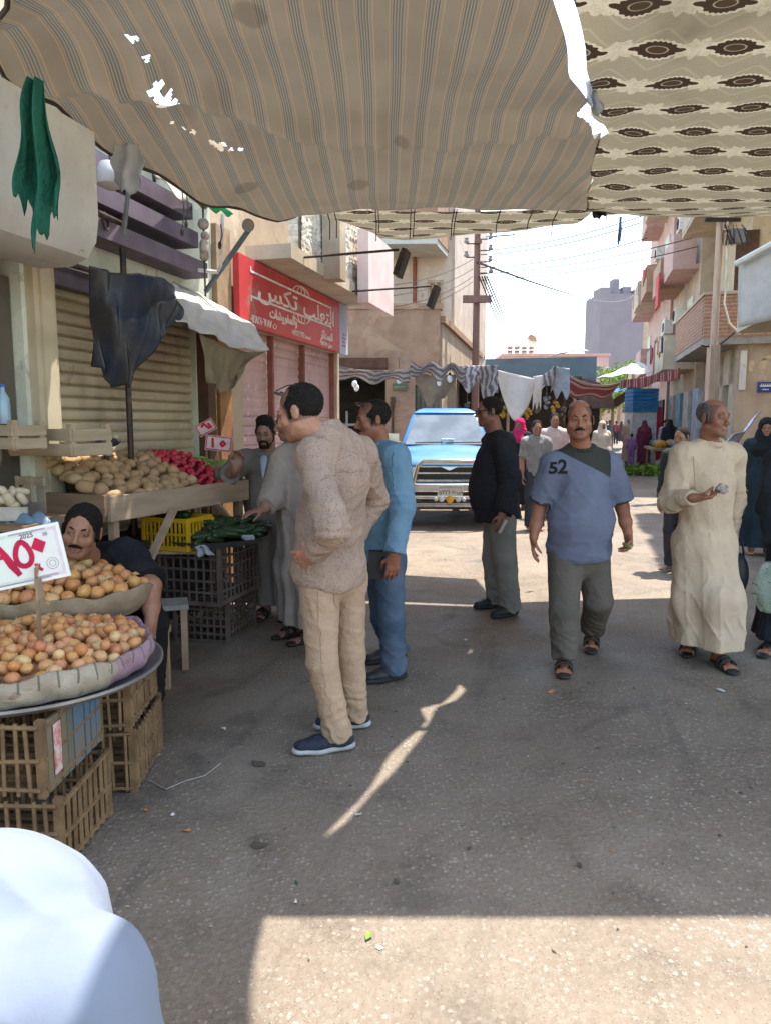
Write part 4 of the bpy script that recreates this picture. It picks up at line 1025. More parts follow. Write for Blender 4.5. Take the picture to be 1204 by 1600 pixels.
# ---- palm rib crates
M_palm = basic('palm_rib', (.23, .14, .065), (.14, .08, .04), scale=12, rough=.7, bump=.4, bscale=60)
M_palm2 = basic('painted_palm_slat', (.07, .12, .1), (.2, .15, .09), scale=3, rough=.7, bump=.3)
M_palm3 = basic('blue_painted_slat', (.1, .16, .22), (.2, .15, .1), scale=4, rough=.7, bump=.3)
def palm_crate(label, loc, rz, w, d, h, seed, colored=False, nx=8, ny=7):
    rr = random.Random(seed); t = thing('palm_crate', label, 'crate', loc, rz, 'palm rib crates')
    for sx in (-1, 1):
        for sy in (-1, 1):
            MB().box((sx * (w / 2 - .02), sy * (d / 2 - .02), h / 2), (.027, .027, h)).build('corner_post', M_palm, t, smooth=False)
    def canes(n, along, fixed, axis):
        for k in range(3): 
            z = h * (.1 + .4 * k) + rr.uniform(-.012, .012); j = rr.uniform(-.01, .01)
            a = (-along / 2 + .0, z + j); b = (along / 2, z - j)
            if axis == 'x': yield ((a[0], fixed, a[1]), (b[0], fixed, b[1]), .0095)
            else: yield ((fixed, a[0], a[1]), (fixed, b[0], b[1]), .0095)
        for k in range(n):
            q = -along / 2 + along * (k + .7) / (n + .4) + rr.uniform(-.008, .008); e = rr.uniform(-.01, .01)
            if axis == 'x': yield ((q, fixed, .01), (q + e, fixed, h - .01), .0085)
            else: yield ((fixed, q, .01), (fixed, q + e, h - .01), .0085)
    for sy in (-1, 1):
        g = MB()
        for a, b, r in canes(nx, w - .04, sy * (d / 2 - .008), 'x'): g.tube([a, b], r, 5)
        g.build('lattice_side', M_palm, t)
    for sx in (-1, 1):
        g = MB(); ms = [M_palm, M_palm2, M_palm3]; 
        for k, (a, b, r) in enumerate(canes(ny, d - .04, sx * (w / 2 - .008), 'y')):
            if colored and k >= 3:
                y = (a[1] + b[1]) / 2; g.box((sx * (w / 2 - .008), y, h / 2), (.012, d / ny * .72, h - .02), None, 1 if k < 7 else 2)
            else: g.tube([a, b], r, 5)
        g.build('lattice_side', ms, t)
    g = MB()
    for k in range(6): g.bar((-w / 2, -d / 2 + d * (k + .5) / 6, .03), (w / 2, -d / 2 + d * (k + .5) / 6, .03), .012, .03)
    g.build('base_slats', M_palm, t, smooth=False); return t
palm_crate('bottom palm rib crate on the road under the front onion tray', (-1.42, 2.6, 0), -.05, .66, .42, .275, 1, False, 13, 8)
c2 = palm_crate('green and blue striped palm rib crate standing directly under the front onion tray', (-1.45, 2.63, .277), -.03, .62, .5, .275, 2, True, 12, 9)
MB().box((.314, -.16, .15), (.004, .05, .18)).build('paper_strip', basic('red_white_strip', (.6, .5, .45), (.5, .1, .08), scale=30, bump=0), c2, smooth=False)
palm_crate('bottom palm rib crate beside the seated man, mostly hidden', (-1.33, 3.16, 0), .05, .56, .46, .275, 3, False, 11, 10)
palm_crate('palm rib crate on top, beside the seated man\'s dark shoe', (-1.34, 3.14, .277), .06, .56, .46, .265, 4, False, 11, 10)
palm_crate('palm rib crate under the rear onion tray', (-1.75, 3.6, 0), 0, .5, .6, .66, 5)

# ---- onion trays
M_tin = basic('dull_tin', (.42, .42, .41), (.3, .29, .28), scale=9, rough=.38, bump=.1, metal=.75)
def sack_mat():
    m = Mat('patched_sackcloth'); x, y, z = m.xyz(); a = y.at2(x)
    w = m.noise(6, 5, dist=1.2)
    col = m.mix(w.ss(.35, .68), (.42, .345, .25), (.31, .25, .18))
    col = m.mix((a - m.noise(5, 3) * .5 + .25).gt(-.5) * (a.lt(1.6)), col, (.3, .19, .22))
    col = m.mix(m.noise(11, 4).gt(.62) * .5, col, (.22, .13, .09))
    col = m.mix(((a * 46).sin().gt(.93)) * (z.gt(.06)) * .8, col, (.1, .1, .07))
    m.color(col); m.rough(.95); m.bump(w + m.noise(120, 3) * .2, .9, .02); return m.m
M_sack = sack_mat()
TC = Vector((-1.42, 2.86, .56)); RT = .5
t = thing('metal_tray', 'wide round tin tray resting on palm crates under the front onions', 'tray', TC)
MB().lathe([(0, 0), (.44, 0), (.485, .012), (.505, .03), (.512, .03), (.512, .02), (.49, .002), (.45, -.006), (0, -.006)], n=64).build('pan', M_tin, t)
t = thing('basket', 'low round basket lined with patched sackcloth, mauve at one side, full of onions', 'basket', TC + Vector((0, 0, .012)))
def ring(z0, z1, r0, r1, seed, n=96, m=10, th=.03):
    g = MB()
    def fn(a, b):
        q = a * 2 * math.pi; bulge = .02 * math.sin(b * math.pi); wob = .008 * math.sin(q * 9 + seed) + .006 * math.sin(q * 23 + b * 6 + seed)
        r = r0 + (r1 - r0) * b + bulge + wob; return Vector((r * math.cos(q), r * math.sin(q), z0 + (z1 - z0) * b + (.008 * math.sin(q * 7 + seed) + .006 * math.sin(q * 17)) * b))
    g.grid(fn, n, m)
    def fn2(a, b):
        p = fn(a, 1); q = a * 2 * math.pi; r = math.hypot(p.x, p.y) - th * b; return Vector((r * math.cos(q), r * math.sin(q), p.z - .05 * b * b + .012 * math.sin(math.pi * b)))
    g.grid(fn2, n, 4); return g
ring(0, .105, .435, .47, 1).build('sackcloth_rim', M_sack, t, ang=180)
M_bed = basic('onion_bed', (.36, .19, .09), (.22, .11, .05), scale=26, bump=1.0, bscale=30, bdist=.02)
MB().lathe([(.45, .075), (.3, .11), (0, .14)], n=40).build('lining', M_bed, t)
onm = [onion_mesh(i) for i in range(7)]
def zf1(x, y): r = math.hypot(x - TC.x, y - TC.y); return .655 + .075 * (1 - (r / .46) ** 2)
s1 = pack(lambda x, y: math.hypot(x - TC.x, y - TC.y) < .425, (-1.95, 2.3, -.9, 3.4), .041, zf1, .25)
scatter('onion', onm, [(p, rot_any()) for p in s1], 'small yellow onion heaped in the low sackcloth basket on the front tray', 'onion', 'onions in the front basket', size=(.74, .98))
s1b = pack(lambda x, y: math.hypot(x - TC.x, y - TC.y) < .4 and y < 2.9, (-1.95, 2.3, -.9, 2.9), .08, lambda x, y: zf1(x, y) + .03, .2)
scatter('onion', onm, [(p, rot_any()) for p in s1b], 'small yellow onion heaped in the low sackcloth basket on the front tray', 'onion', 'onions in the front basket', size=(.62, .88))
M_paperbag = basic('brown_paper', (.33, .25, .16), (.25, .19, .12), scale=5, bump=.5, bscale=16, bdist=.02)
TC2 = Vector((-1.56, 3.5, .66))
t = thing('basket', 'paper lined basket of mixed onions behind the price card', 'basket', TC2)
ring(0, .13, .38, .455, 4).build('paper_rim', M_paperbag, t, ang=180)
MB().lathe([(.43, .085), (.3, .12), (0, .16)], n=40).build('lining', M_bed, t)
def zf2(x, y): r = math.hypot(x - TC2.x, y - TC2.y); return .775 + .09 * (1 - (r / .44) ** 2)
s2 = pack(lambda x, y: math.hypot(x - TC2.x, y - TC2.y) < .415, (-2.05, 3.0, -1.1, 4.0), .054, zf2, .25)
scatter('onion', onm, [(p, rot_any()) for p in s2], 'onion with loose papery skin in the rear basket behind the price card', 'onion', 'onions in the rear basket', size=(.92, 1.2))
g = MB()
for k in range(26):
    p = rng.choice(s2) + Vector((rng.uniform(-.03, .03), rng.uniform(-.03, .03), .04)); R3 = Euler(rot_any()).to_matrix()
    g.add([p + R3 @ Vector(q) for q in ((-.02, -.008, 0), (0, -.012, .006), (.022, 0, 0), (0, .012, .006))], [(0, 1, 2, 3)])
o = g.build('onion_peel', basic('papery_peel', (.5, .36, .18), (.4, .25, .12), bump=0)); tag(o, 'loose papery onion peelings strewn over the rear basket of onions', 'peelings'); o['kind'] = 'stuff'
# aubergines in a basket at the far left edge
TC3 = Vector((-1.92, 3.12, .6))
t = thing('basket', 'small palm basket of dark aubergines at the left edge', 'basket', TC3)
ring(0, .12, .22, .27, 7, 48).build('woven_rim', M_palm, t, ang=180); MB().lathe([(.25, .06), (0, .09)], n=24).build('lining', M_bed, t)
t = thing('wooden_stand', 'low wooden box under the basket of aubergines', 'stand', (-1.95, 3.15, 0)); 
g = MB(); g.box((0, 0, .56), (.5, .45, .04)); g.build('top_board', M_wood, t, smooth=False)
for sx in (-1, 1):
    for sy in (-1, 1): MB().box((sx * .22, sy * .19, .27), (.05, .05, .54)).build('leg', M_wood, t, smooth=False)
em = [long_mesh('aubergine', .17, .033, M_egg, i, .1, .6) for i in range(2)]
scatter('aubergine', em, [(p, (rng.uniform(-.2, .2), rng.uniform(-.2, .2), rng.uniform(-.6, .6))) for p in pack(lambda x, y: math.hypot(x - TC3.x, y - TC3.y) < .2, (-2.15, 2.9, -1.7, 3.4), .07, lambda x, y: .73, .2)], 'dark purple aubergine in the small basket at the left edge', 'aubergine', 'aubergines')

# ---- price card
def card_mat():
    m = Mat('price_card_paper'); x, y, z = m.xyz()
    f = ((x + .17) / .34)
    col = m.mix(f.ss(.25, .75), (.5, .68, .52), (.66, .58, .57))
    col = m.mix((x * 60 + (z * 40).sin() * 2 + (x * 25).sin()).sin().gt(.55) * .35, col, (.62, .45, .5))
    inner = (x.abs().lt(.148)) * ((z - 0).abs().lt(.082)); col = m.mix(inner * .72, col, (.74, .72, .64))
    edge = x.abs().gt(.161).mx(z.abs().gt(.096)); col = m.mix(edge, col, (.76, .75, .7))
    m.color(col); m.rough(.4); return m.m
pc = P(31, 872, 2.62)
t = thing('price_card', 'large white and green price card with red Arabic numerals on a wooden stick', 'price card', pc)
Rt = Matrix.Rotation(-.21, 3, 'Y') @ Matrix.Rotation(-.12, 3, 'X')
Rt2 = Matrix.Rotation(-.22, 3, 'Y')
cd = MB().box((0, 0, 0), (.345, .006, .215)).build('card', card_mat(), t, smooth=False); cd.rotation_euler = (-.06, -.2, .1); cd.scale = (.93, 1, .93)
M_redink = basic('red_marker', (.55, .015, .06), bump=0)
def strokes(name, polys, w, mat, parent, y=-.0045):
    g = MB()
    for i, pl in enumerate(polys):
        for k in range(len(pl) - 1):
            a, b = Vector((pl[k][0], 0, pl[k][1])), Vector((pl[k + 1][0], 0, pl[k + 1][1])); d = (b - a).normalized(); n = Vector((-d.z, 0, d.x))
            wa = pl[k][2] if len(pl[k]) > 2 else w; wb = pl[k + 1][2] if len(pl[k + 1]) > 2 else w; yy = Vector((0, y - .0002 * (k % 3), 0))
            g.add([a - n * wa / 2 - d * wa * .2 + yy, b - n * wb / 2 + d * wb * .2 + yy, b + n * wb / 2 + d * wb * .2 + yy, a + n * wa / 2 - d * wa * .2 + yy], [(0, 1, 2, 3)])
    return g.build(name, mat, parent, smooth=False)
six = [[(-.064, .052, .018), (-.05, .02, .026), (-.032, -.022, .03), (-.012, -.062, .02)], [(-.064, .05, .016), (-.085, .046, .018), (-.1, .03, .02), (-.095, .012, .018), (-.062, .016, .016)]]
import itertools
five = [[(.018 + .029 * math.cos(q) * (1 - .25 * math.sin(q)), .012 + .047 * math.sin(q), .02) for q in [math.pi / 2 + i * 2 * math.pi / 22 for i in range(23)]]]
strokes('numeral', six, .024, M_redink, cd); strokes('numeral', five, .02, M_redink, cd)
g = MB(); g.add([(.075, -.005, .066), (.052, -.005, .028), (.09, -.005, .002), (.112, -.005, .04)], [(0, 1, 2, 3)]); g.build('numeral', M_redink, cd, smooth=False)
M_blackink = basic('black_print', (.12, .12, .13), bump=0)
thin_text('2025', .026, M_blackink, 'lettering', cd, (.045, -.0035, .078), Matrix(((1, 0, 0), (0, 0, -1), (0, 1, 0))), ext=.0006)
thin_text('٢٥', .026, M_redink, 'lettering', cd, (.035, -.0035, .045), Matrix(((1, 0, 0), (0, 0, -1), (0, 1, 0))), ext=.0006)
g = MB()
for z, x0, x1 in ((.093, -.02, .12), (-.088, .05, .13), (-.094, -.1, .1)): g.box(((x0 + x1) / 2, -.0035, z), (x1 - x0, .001, .006))
for r_ in (.012, .022): g.tube([(.118 + r_ * math.cos(q), -.0035, -.045 + r_ * math.sin(q)) for q in [i * math.pi / 8 for i in range(17)]], .0012, 4)
g.box((.115, -.0035, .072), (.018, .001, .014)); g.build('printed_marks', basic('grey_print', (.42, .36, .38), bump=0), cd, smooth=False)
strokes('numeral', [[(.052, -.035, .007), (.062, -.05, .012), (.075, -.062, .012)], [(.06, -.033, .004), (.065, -.045, .004)], [(.07, -.036, .004), (.068, -.048, .004)]], .01, M_redink, cd)
sb = P(62, 992, 2.74) - pc
g = MB(); g.bar(Vector((.065, -.012, -.03)), Vector((sb.x, sb.y, sb.z - .08)), .02, .008, (0, 1, 0)); g.bar(Vector((.072, -.02, -.07)), Vector((.075, -.02, -.145)), .045, .008, (0, 1, 0)); g.build('stick', M_wood, t, smooth=False)

# ---- potato stall
PA = math.radians(24)
TL = Vector((-1.62, 4.33, 0))
stl = thing('market_stall', 'plank stall with sloping board sides piled with potatoes and tomatoes', 'stall', TL, -PA)
LEN, DEP, Zb = 1.36, .86, .985    # local: +y along the street, -x towards the wall
M_plank = basic('raw_plank', (.38, .275, .185), (.3, .21, .135), scale=4, stretch=(.6, .6, 4), bump=.4, bscale=40, rough=.8)
M_plankd = basic('brown_plank', (.3, .19, .11), (.22, .135, .08), scale=4, stretch=(.6, .6, 4), bump=.4, bscale=40, rough=.8)
MB().box((-DEP / 2, LEN / 2, Zb), (DEP, LEN, .03)).build('tabletop', M_plankd, stl, smooth=False)
MB().box((.013, LEN / 2, Zb + .06), (.026, LEN + .05, .15)).build('front_board', M_plank, stl, smooth=False)
MB().box((-DEP / 2 - .02, -.013, Zb + .06), (DEP, .026, .16)).build('end_board', M_plankd, stl, smooth=False)
MB().box((-DEP / 2, LEN + .013, Zb + .07), (DEP, .024, .15)).build('end_board', M_plank, stl, smooth=False)
for x, y in ((-.03, .05), (-DEP + .04, .05), (-.03, LEN - .03), (-DEP + .04, LEN - .03)): MB().box((x, y, (Zb - .02) / 2), (.045, .045, Zb - .02)).build('leg', M_wood, stl, smooth=False)
MB().bar((.03, LEN * .72, Zb + .0), (.05, LEN * .98, .62), .045, .02, (1, 0, 0)).build('brace', M_plank, stl, smooth=False)
MB().bar((.06, .48, Zb + .0), (.03, .22, .62), .05, .025, (1, 0, 0)).build('brace', M_plank, stl, smooth=False)
g = MB(); g.box((-.5, LEN * .5, .45), (.5, LEN * .8, .6)); g.build('dark_fill_block', M_dark, stl, smooth=False)  # plain near-black block filling the space under the tabletop
RS = Matrix.Rotation(-PA, 3, 'Z')
def st(x, y, z=0): return TL + RS @ Vector((x, y, z))
def pz(x, y): return Zb + .09 + .23 * max(0, min(1, -x / .55)) + .02 * math.sin(y * 7)
pm = [potato_mesh(i) for i in range(6)]
sp = pack(lambda x, y: -.84 < x < -.03 and .02 < y < .95 - .12 * (x + .4), (-.86, 0, 0, 1.1), .066, lambda x, y: 0, 0, 5000, False)
sp = [st(p.x, p.y, pz(p.x, p.y) + rng.uniform(-.012, .014)) for p in sp]
scatter('potato', pm, [(p, (rng.uniform(-.5, .5), rng.uniform(-.5, .5), rng.uniform(0, 6.28))) for p in sp], 'dusty brown potato in the sloping heap on the plank stall', 'potato', 'potatoes on the stall', size=(.85, 1.25))
g = MB(); g.grid(lambda a, b: Vector((-.84 + .82 * a, .02 + .92 * b, pz(-.84 + .82 * a, .02 + .92 * b) - .02)), 10, 12); g.build('heap_base', basic('potato_bed', (.2, .13, .07), bump=.5), stl)
tm = [tomato_mesh(i) for i in range(4)]
def tz(x, y): return Zb + .09 + .24 * max(0, min(1, -x / .5))
sp = pack(lambda x, y: -.6 < x < -.04 and .95 < y + .12 * (-x - .3) < 1.31, (-.8, .7, 0, 1.35), .052, lambda x, y: 0, 0, 4000, False)
scatter('tomato', tm, [(st(p.x, p.y, tz(p.x, p.y) + rng.uniform(-.01, .012)), rot_any()) for p in sp], 'shiny crimson tomato piled beside the potatoes on the plank stall', 'tomato', 'tomatoes on the stall')
g = MB(); g.grid(lambda a, b: Vector((-.62 + .6 * a, .9 + .43 * b, tz(-.62 + .6 * a, 0) - .02)), 8, 6); g.build('heap_base', basic('tomato_bed', (.12, .01, .015), bump=.3), stl)
# green peppers on a raised shelf behind
sh = st(-.62, 1.62)
t = thing('shelf_stand', 'raised plank shelf holding green peppers by the brown door', 'stand', sh, -PA)
MB().box((0, 0, 1.14), (.5, .5, .03)).build('shelf', M_plank, t, smooth=False); MB().box((.25, 0, 1.17), (.02, .5, .08)).build('front_board', M_plank, t, smooth=False)
for x, y in ((-.22, -.2), (.22, -.2), (-.22, .2), (.22, .2)): MB().box((x, y, .56), (.04, .04, 1.12)).build('leg', M_wood, t, smooth=False)
gp = [long_mesh('green_pepper', .13, .022, M_pepper, i, .2, .5) for i in range(3)]
sp = pack(lambda x, y: -.22 < x < .22 and -.22 < y < .22, (-.25, -.25, .25, .25), .045, lambda x, y: 0, 0, 3000, False)
scatter('green_pepper', gp, [(sh + RS @ Vector((p.x, p.y, 1.18 + .09 * (.25 - p.x) + rng.uniform(0, .03))), (rng.uniform(-.3, .3), rng.uniform(-.3, .3), rng.uniform(-.7, .7) + .6)) for p in sp], 'pale green pepper heaped on the raised shelf behind the tomatoes', 'pepper', 'green peppers')
def pcard(label, c, rz, tilt, w, h, marks, frame=None):
    t = thing('price_card', label, 'price card', c, rz)
    cd = MB().box((0, 0, 0), (w, .006, h)).build('card', basic('pale_card', (.58, .5, .46), (.52, .38, .36), scale=12, bump=0), t, smooth=False); cd.rotation_euler = (tilt[0], tilt[1], 0)
    g = MB(); 
    for sx in (-1, 1): g.box((sx * (w / 2 - .008), -.004, 0), (.008, .002, h - .01))
    for sz in (-1, 1): g.box((0, -.004, sz * (h / 2 - .008)), (w - .02, .002, .008))
    g.build('border', M_redink, cd, smooth=False)
    strokes('numeral', marks, .02, M_redink, cd)
    MB().box((0, .01, -h * .5 - .08), (.016, .01, .25)).build('stick', M_wood, t, smooth=False)
one = [[(-.05, .035), (-.04, -.035)]]
pcard('small price card with red one and zero standing over the green peppers', P(342, 693, 5.75), .1, (-.3, .12), .2, .12, one + [[(.03, .02), (.05, 0), (.03, -.02), (.015, 0), (.03, .02)]])
pcard('faded price card leaning above the small red numbered card by the brown door', P(322, 668, 6.0), .3, (-.2, -.5), .15, .1, [[(-.03, .02), (0, .03), (.02, -.02)], [(.03, .02), (.04, -.02)]])
# white wood boxes behind the potatoes
M_slat = basic('pale_box_slat', (.42, .32, .21), (.32, .24, .15), scale=5, stretch=(.6, .6, 4), bump=.3, bscale=40)
def slat_box(label, loc, rz, w, d, h):
    t = thing('slatted_box', label, 'box', loc, rz)
    for sx in (-1, 1):
        for sy in (-1, 1): MB().box((sx * (w / 2 - .018), sy * (d / 2 - .018), h / 2 + .01), (.036, .036, h + .02)).build('corner_post', M_slat, t, smooth=False)
    n = 2
    for sy in (-1, 1):
        g = MB()
        for k in range(n): g.box((0, sy * (d / 2 + .005), h * (k + .5) / n), (w, .01, h / n * .8))
        g.build('side_slats', M_slat, t, smooth=False)
    for sx in (-1, 1):
        g = MB()
        for k in range(n): g.box((sx * (w / 2 + .005), 0, h * (k + .5) / n), (.01, d - .01, h / n * .8))
        g.build('side_slats', M_slat, t, smooth=False)
    MB().box((0, 0, .01), (w - .04, d - .04, .012)).build('bottom', M_slat, t, smooth=False); return t
bp = P(96, 712, 4.45)
slat_box('pale slatted wooden box standing behind the potato heap', (bp.x, bp.y, bp.z), -.42, .5, .3, .17)
t = thing('slat_rack', 'upright rack of pale slats left of the potato heap', 'rack', (P(26, 770, 4.45).x, 4.45, 0), -.4)
for k in range(3): MB().box((-.13 + .12 * k, 0, .62), (.05, .02, 1.22)).build('upright', M_slat, t, smooth=False)
for z in (1.2, .9): MB().box((0, .02, z), (.42, .02, .05)).build('crossbar', M_slat, t, smooth=False)
bp = P(2, 668, 4.1); slat_box('pale slatted box at the left edge with a bottle on it', (bp.x, bp.y, bp.z - .12), -.35, .4, .22, .14)
t = thing('bottle', 'clear plastic bottle on the slatted box at the left edge', 'bottle', (bp.x + .02, bp.y, bp.z + .02))
MB().lathe([(0, 0), (.035, 0), (.035, .1), (.033, .14), (.012, .18), (.012, .2)], n=14).build('bottle_body', basic('blue_plastic', (.3, .42, .5), rough=.15, bump=0), t); MB().lathe([(.014, .2), (.014, .215), (0, .215)], n=12).build('cap', basic('blue_cap', (.05, .15, .4), bump=0), t)
# bicycle saddle and bars half hidden behind the boxes
bb_ = P(165, 690, 4.95)
t = thing('bicycle', 'bicycle parked behind the potato heap with only its black saddle showing', 'bicycle', (bb_.x, bb_.y, 0), -A + math.pi / 2 + .2)
g = MB(); g.lathe([(.0, 0)], n=4); g = MB(); g.sphere((0, 0, 1.42), (.15, .075, .04), 14, 8); g.sphere((.12, 0, 1.42), (.11, .03, .03), 12, 8); g.build('saddle', M_dark, t)
MB().tube([(0, 0, 1.4), (.06, 0, .6)], .016, 8).build('seat_post', M_steel, t)
for x in (-.45, .55):
    w = MB(); w.tube([(x + .31 * math.cos(q), 0, .32 + .31 * math.sin(q)) for q in [i * math.pi / 16 for i in range(33)]], .018, 6); w.build('wheel', M_dark, t)
g = MB(); g.tube([(-.45, 0, .32), (.06, 0, .6), (.45, 0, .85), (.55, 0, .32)], .016, 6); g.tube([(.45, 0, .85), (.42, 0, 1.1), (.42, -.25, 1.15), (.42, .25, 1.15)], .014, 6); g.build('frame', M_steel, t)
# small tin of ginger at the far left
q = P(10, 790, 3.9); t = thing('tin_box', 'shallow tin box of pale roots at the left edge', 'box', (q.x, q.y, q.z - .03), .1)
g = MB(); 
for s, c in (((.3, .008, .07), (0, -.12, 0)), ((.3, .008, .07), (0, .12, 0)), ((.008, .24, .07), (.15, 0, 0)), ((.008, .24, .07), (-.15, 0, 0)), ((.3, .24, .008), (0, 0, -.035))): g.box(c, s)
g.build('box_body', M_tin, t, smooth=False)
rm = [potato_mesh(20 + i) for i in range(3)]
M_root = produce_mat('root_skin', [(.5, .4, .25), (.55, .45, .3)], 0, .8, .4)
for me in rm: me.materials[0] = M_root
scatter('root', rm, [(q + Vector((rng.uniform(-.11, .11), rng.uniform(-.08, .08), .0 + .035 * (i % 3))), rot_any()) for i in range(20)], 'pale knobbly root in the shallow tin box at the left edge', 'root', 'pale roots', size=(.5, .8))
t = thing('table', 'low board table behind the onions holding the tin of roots', 'table', (q.x - .15, q.y + .1, 0), -.3); MB().box((0, 0, q.z - .09), (.9, .5, .03)).build('tabletop', M_plankd, t, smooth=False)
for sx in (-1, 1):
    for sy in (-1, 1): MB().box((sx * .4, sy * .2, (q.z - .1) / 2), (.04, .04, q.z - .1)).build('leg', M_wood, t, smooth=False)
q2 = P(42, 808, 3.75); g = MB(); g.grid(lambda a, b: q2 + Vector((-.12 + .24 * a, .1 * b, .06 * math.sin(a * 3) * math.sin(b * 3) + .02 * math.sin(a * 13 + b * 9) - .05)), 14, 10)
tag(solidify(g.build('plastic_bag', basic('blue_bag_film', (.12, .2, .28), (.2, .28, .34), rough=.3, bump=.3), ang=180)), 'crumpled blue plastic bag by the seated man', 'bag')

# ---- marrow stand: lattice crates, tray, yellow crate
M_crate = basic('dark_brown_crate_plastic', (.085, .06, .05), (.13, .1, .085), scale=6, rough=.55, bump=.1)
M_yel = basic('yellow_crate_plastic', (.62, .36, .012), (.52, .3, .012), scale=5, rough=.45, bump=.05)
def plastic_crate(label, loc, rz, w, d, h, mat, nx, nz, ny, grp=None):
    t = thing('plastic_crate', label, 'crate', loc, rz, grp); th = .014
    for s in (-1, 1):
        g = MB()
        for k in range(nz + 1): g.box((0, s * (d / 2 - th / 2), h * k / nz * .96 + .012), (w, th, .03 if k in (0, nz) else .014))
        for k in range(nx + 1): g.box((-w / 2 + w * k / nx, s * (d / 2 - th / 2), h / 2), (.03 if k in (0, nx) else .012, th * .8, h))
        g.build('lattice_side', mat, t, smooth=False)
        g = MB()
        for k in range(nz + 1): g.box((s * (w / 2 - th / 2), 0, h * k / nz * .96 + .012), (th * .94, d - .03, .03 if k in (0, nz) else .014))
        for k in range(ny + 1): g.box((s * (w / 2 - th / 2), -d / 2 + d * k / ny, h / 2), (th * .75, .012, h))
        g.build('lattice_side', mat, t, smooth=False)
    g = MB()
    for k in range(5): g.box((0, -d / 2 + d * (k + .5) / 5, .012), (w - .03, .04, .01))
    g.build('base', mat, t, smooth=False); return t
CB = Vector((-1.27, 5.32, 0)); CR = -.2
plastic_crate('dark brown lattice crate on the road, lower of two under the marrows', CB + Vector((.02, .02, 0)), CR, .4, .52, .3, M_crate, 8, 5, 9, 'dark lattice crates')
plastic_crate('dark brown lattice crate just under the tray of marrows, upper of two', CB + Vector((-.0, -.04, .302)), CR - .06, .46, .62, .41, M_crate, 8, 5, 10, 'dark lattice crates')
TC4 = CB + Vector((.05, -.08, .722))
t = thing('metal_tray', 'dark round tray heaped with marrows on the brown crates', 'tray', TC4)
MB().lathe([(0, 0), (.36, 0), (.385, .03), (.39, .028), (.365, -.008), (0, -.008)], n=48).build('pan', basic('dark_tin', (.12, .12, .12), (.07, .07, .07), rough=.4, metal=.6), t)
ck = [long_mesh('marrow', .2, .027, M_cuke, i, .06 + .03 * i, .3) for i in range(3)]
sp = pack(lambda x, y: math.hypot(x, y) < .33 and x > -.13, (-.36, -.36, .36, .36), .062, lambda x, y: 0, 0, 4000, False)
scatter('marrow', ck, [(TC4 + Vector((p.x, p.y, .035 + .1 * max(0, 1 - math.hypot(p.x - .05, p.y) / .34) + .03 * rng.random())), (rng.uniform(-.15, .15), rng.uniform(-.25, .25), rng.choice((.5, .9, -.3, .2, 1.2)) + rng.uniform(-.3, .3))) for p in sp + sp[: len(sp) // 2]], 'dark green marrow heaped on the round tray on the brown crates', 'marrow', 'marrows on the tray')
yc = TC4 + Vector((-.22, .12, .01)); yb = P(280, 852, 5.08)
plastic_crate('yellow plastic crate holding a few marrows beside the marrow tray', (yb.x, yb.y, yb.z - .01), -.35, .36, .3, .2, M_yel, 11, 2, 8)
scatter('marrow', ck, [(Vector((yb.x, yb.y, yb.z + .1)) + Vector((rng.uniform(-.1, .1), rng.uniform(-.07, .07), .03 * i * .5)), (rng.uniform(-.2, .2), rng.uniform(-.3, .3), rng.uniform(-.4, .4))) for i in range(9)], 'dark green marrow lying in the yellow plastic crate', 'marrow', 'marrows in the yellow crate')
yp = MB().box((0, 0, 0), (.5, .36, .02)); tag(yp.build('board', M_wood, None, (yb.x, yb.y + .02, yb.z - .025), smooth=False), 'board under the yellow crate, propped on the crates', 'board')
scrap('plastic_wrapper', 'clear crumpled wrapper hanging from the marrow tray rim', 'wrapper', TC4 + Vector((-.02, -.38, .02)), .1, .07, M_plastic, 31, .05, .8, .02, (8, 8))
scrap('paper_scrap', 'small white paper scrap on the right rim of the marrow tray', 'paper', TC4 + Vector((.28, -.22, .06)), .09, .035, M_plastic, 33, .0, .9, .01, (6, 6))
# boards and clutter under the potato stall
t = thing('bench', 'low grey board bench beside the seated man', 'bench', G(240, 955, .42) + Vector((0, .2, -.42)), .3)
MB().box((0, 0, .41), (.3, .22, .03)).build('seat', M_grey, t, smooth=False)
for sx in (-1, 1): MB().box((sx * .12, 0, .2), (.04, .2, .39)).build('leg', M_wood, t, smooth=False)

# ================================================================ PEOPLE
V3 = lambda *a: np.array(a, float)
def nz(v): v = np.array(v, float); return v / max(np.linalg.norm(v), 1e-9)
def skin_mat():
    m = Mat('skin'); c = m.attr('Col'); n = m.noise(60, 4)
    col = m.mix(n.ss(.35, .7) * .25, c, (.16, .07, .045)); m.color(col); m.rough(.52); m.b.inputs['Specular IOR Level'].default_value = .38
    m.b.inputs['Subsurface Weight'].default_value = .08; m.b.inputs['Subsurface Radius'].default_value = (.012, .005, .003); m.b.inputs['Subsurface Scale'].default_value = .6
    m.bump(m.noise(180, 3), .12, .002); return m.m
M_skin = skin_mat()
M_hair = basic('black_hair', (.009, .0075, .007), (.03, .024, .02), scale=130, rough=.75, bump=1.0, bscale=210, bdist=.012, spec=.12)
M_greyhair = basic('greying_hair', (.05, .045, .04), (.1, .09, .085), scale=60, rough=.6, bump=.7, bscale=140, bdist=.006)
def head_frame(c, fwd, roll=0, up=(0, 0, 1)):
    f = nz(fwd); u = np.array(up, float); x = nz(np.cross(u, f)); u = np.cross(f, x)      # x = the person's left
    if roll: x, u = x * math.cos(roll) + u * math.sin(roll), u * math.cos(roll) - x * math.sin(roll)
    return np.array(c, float), np.stack([x, f, u], 1)
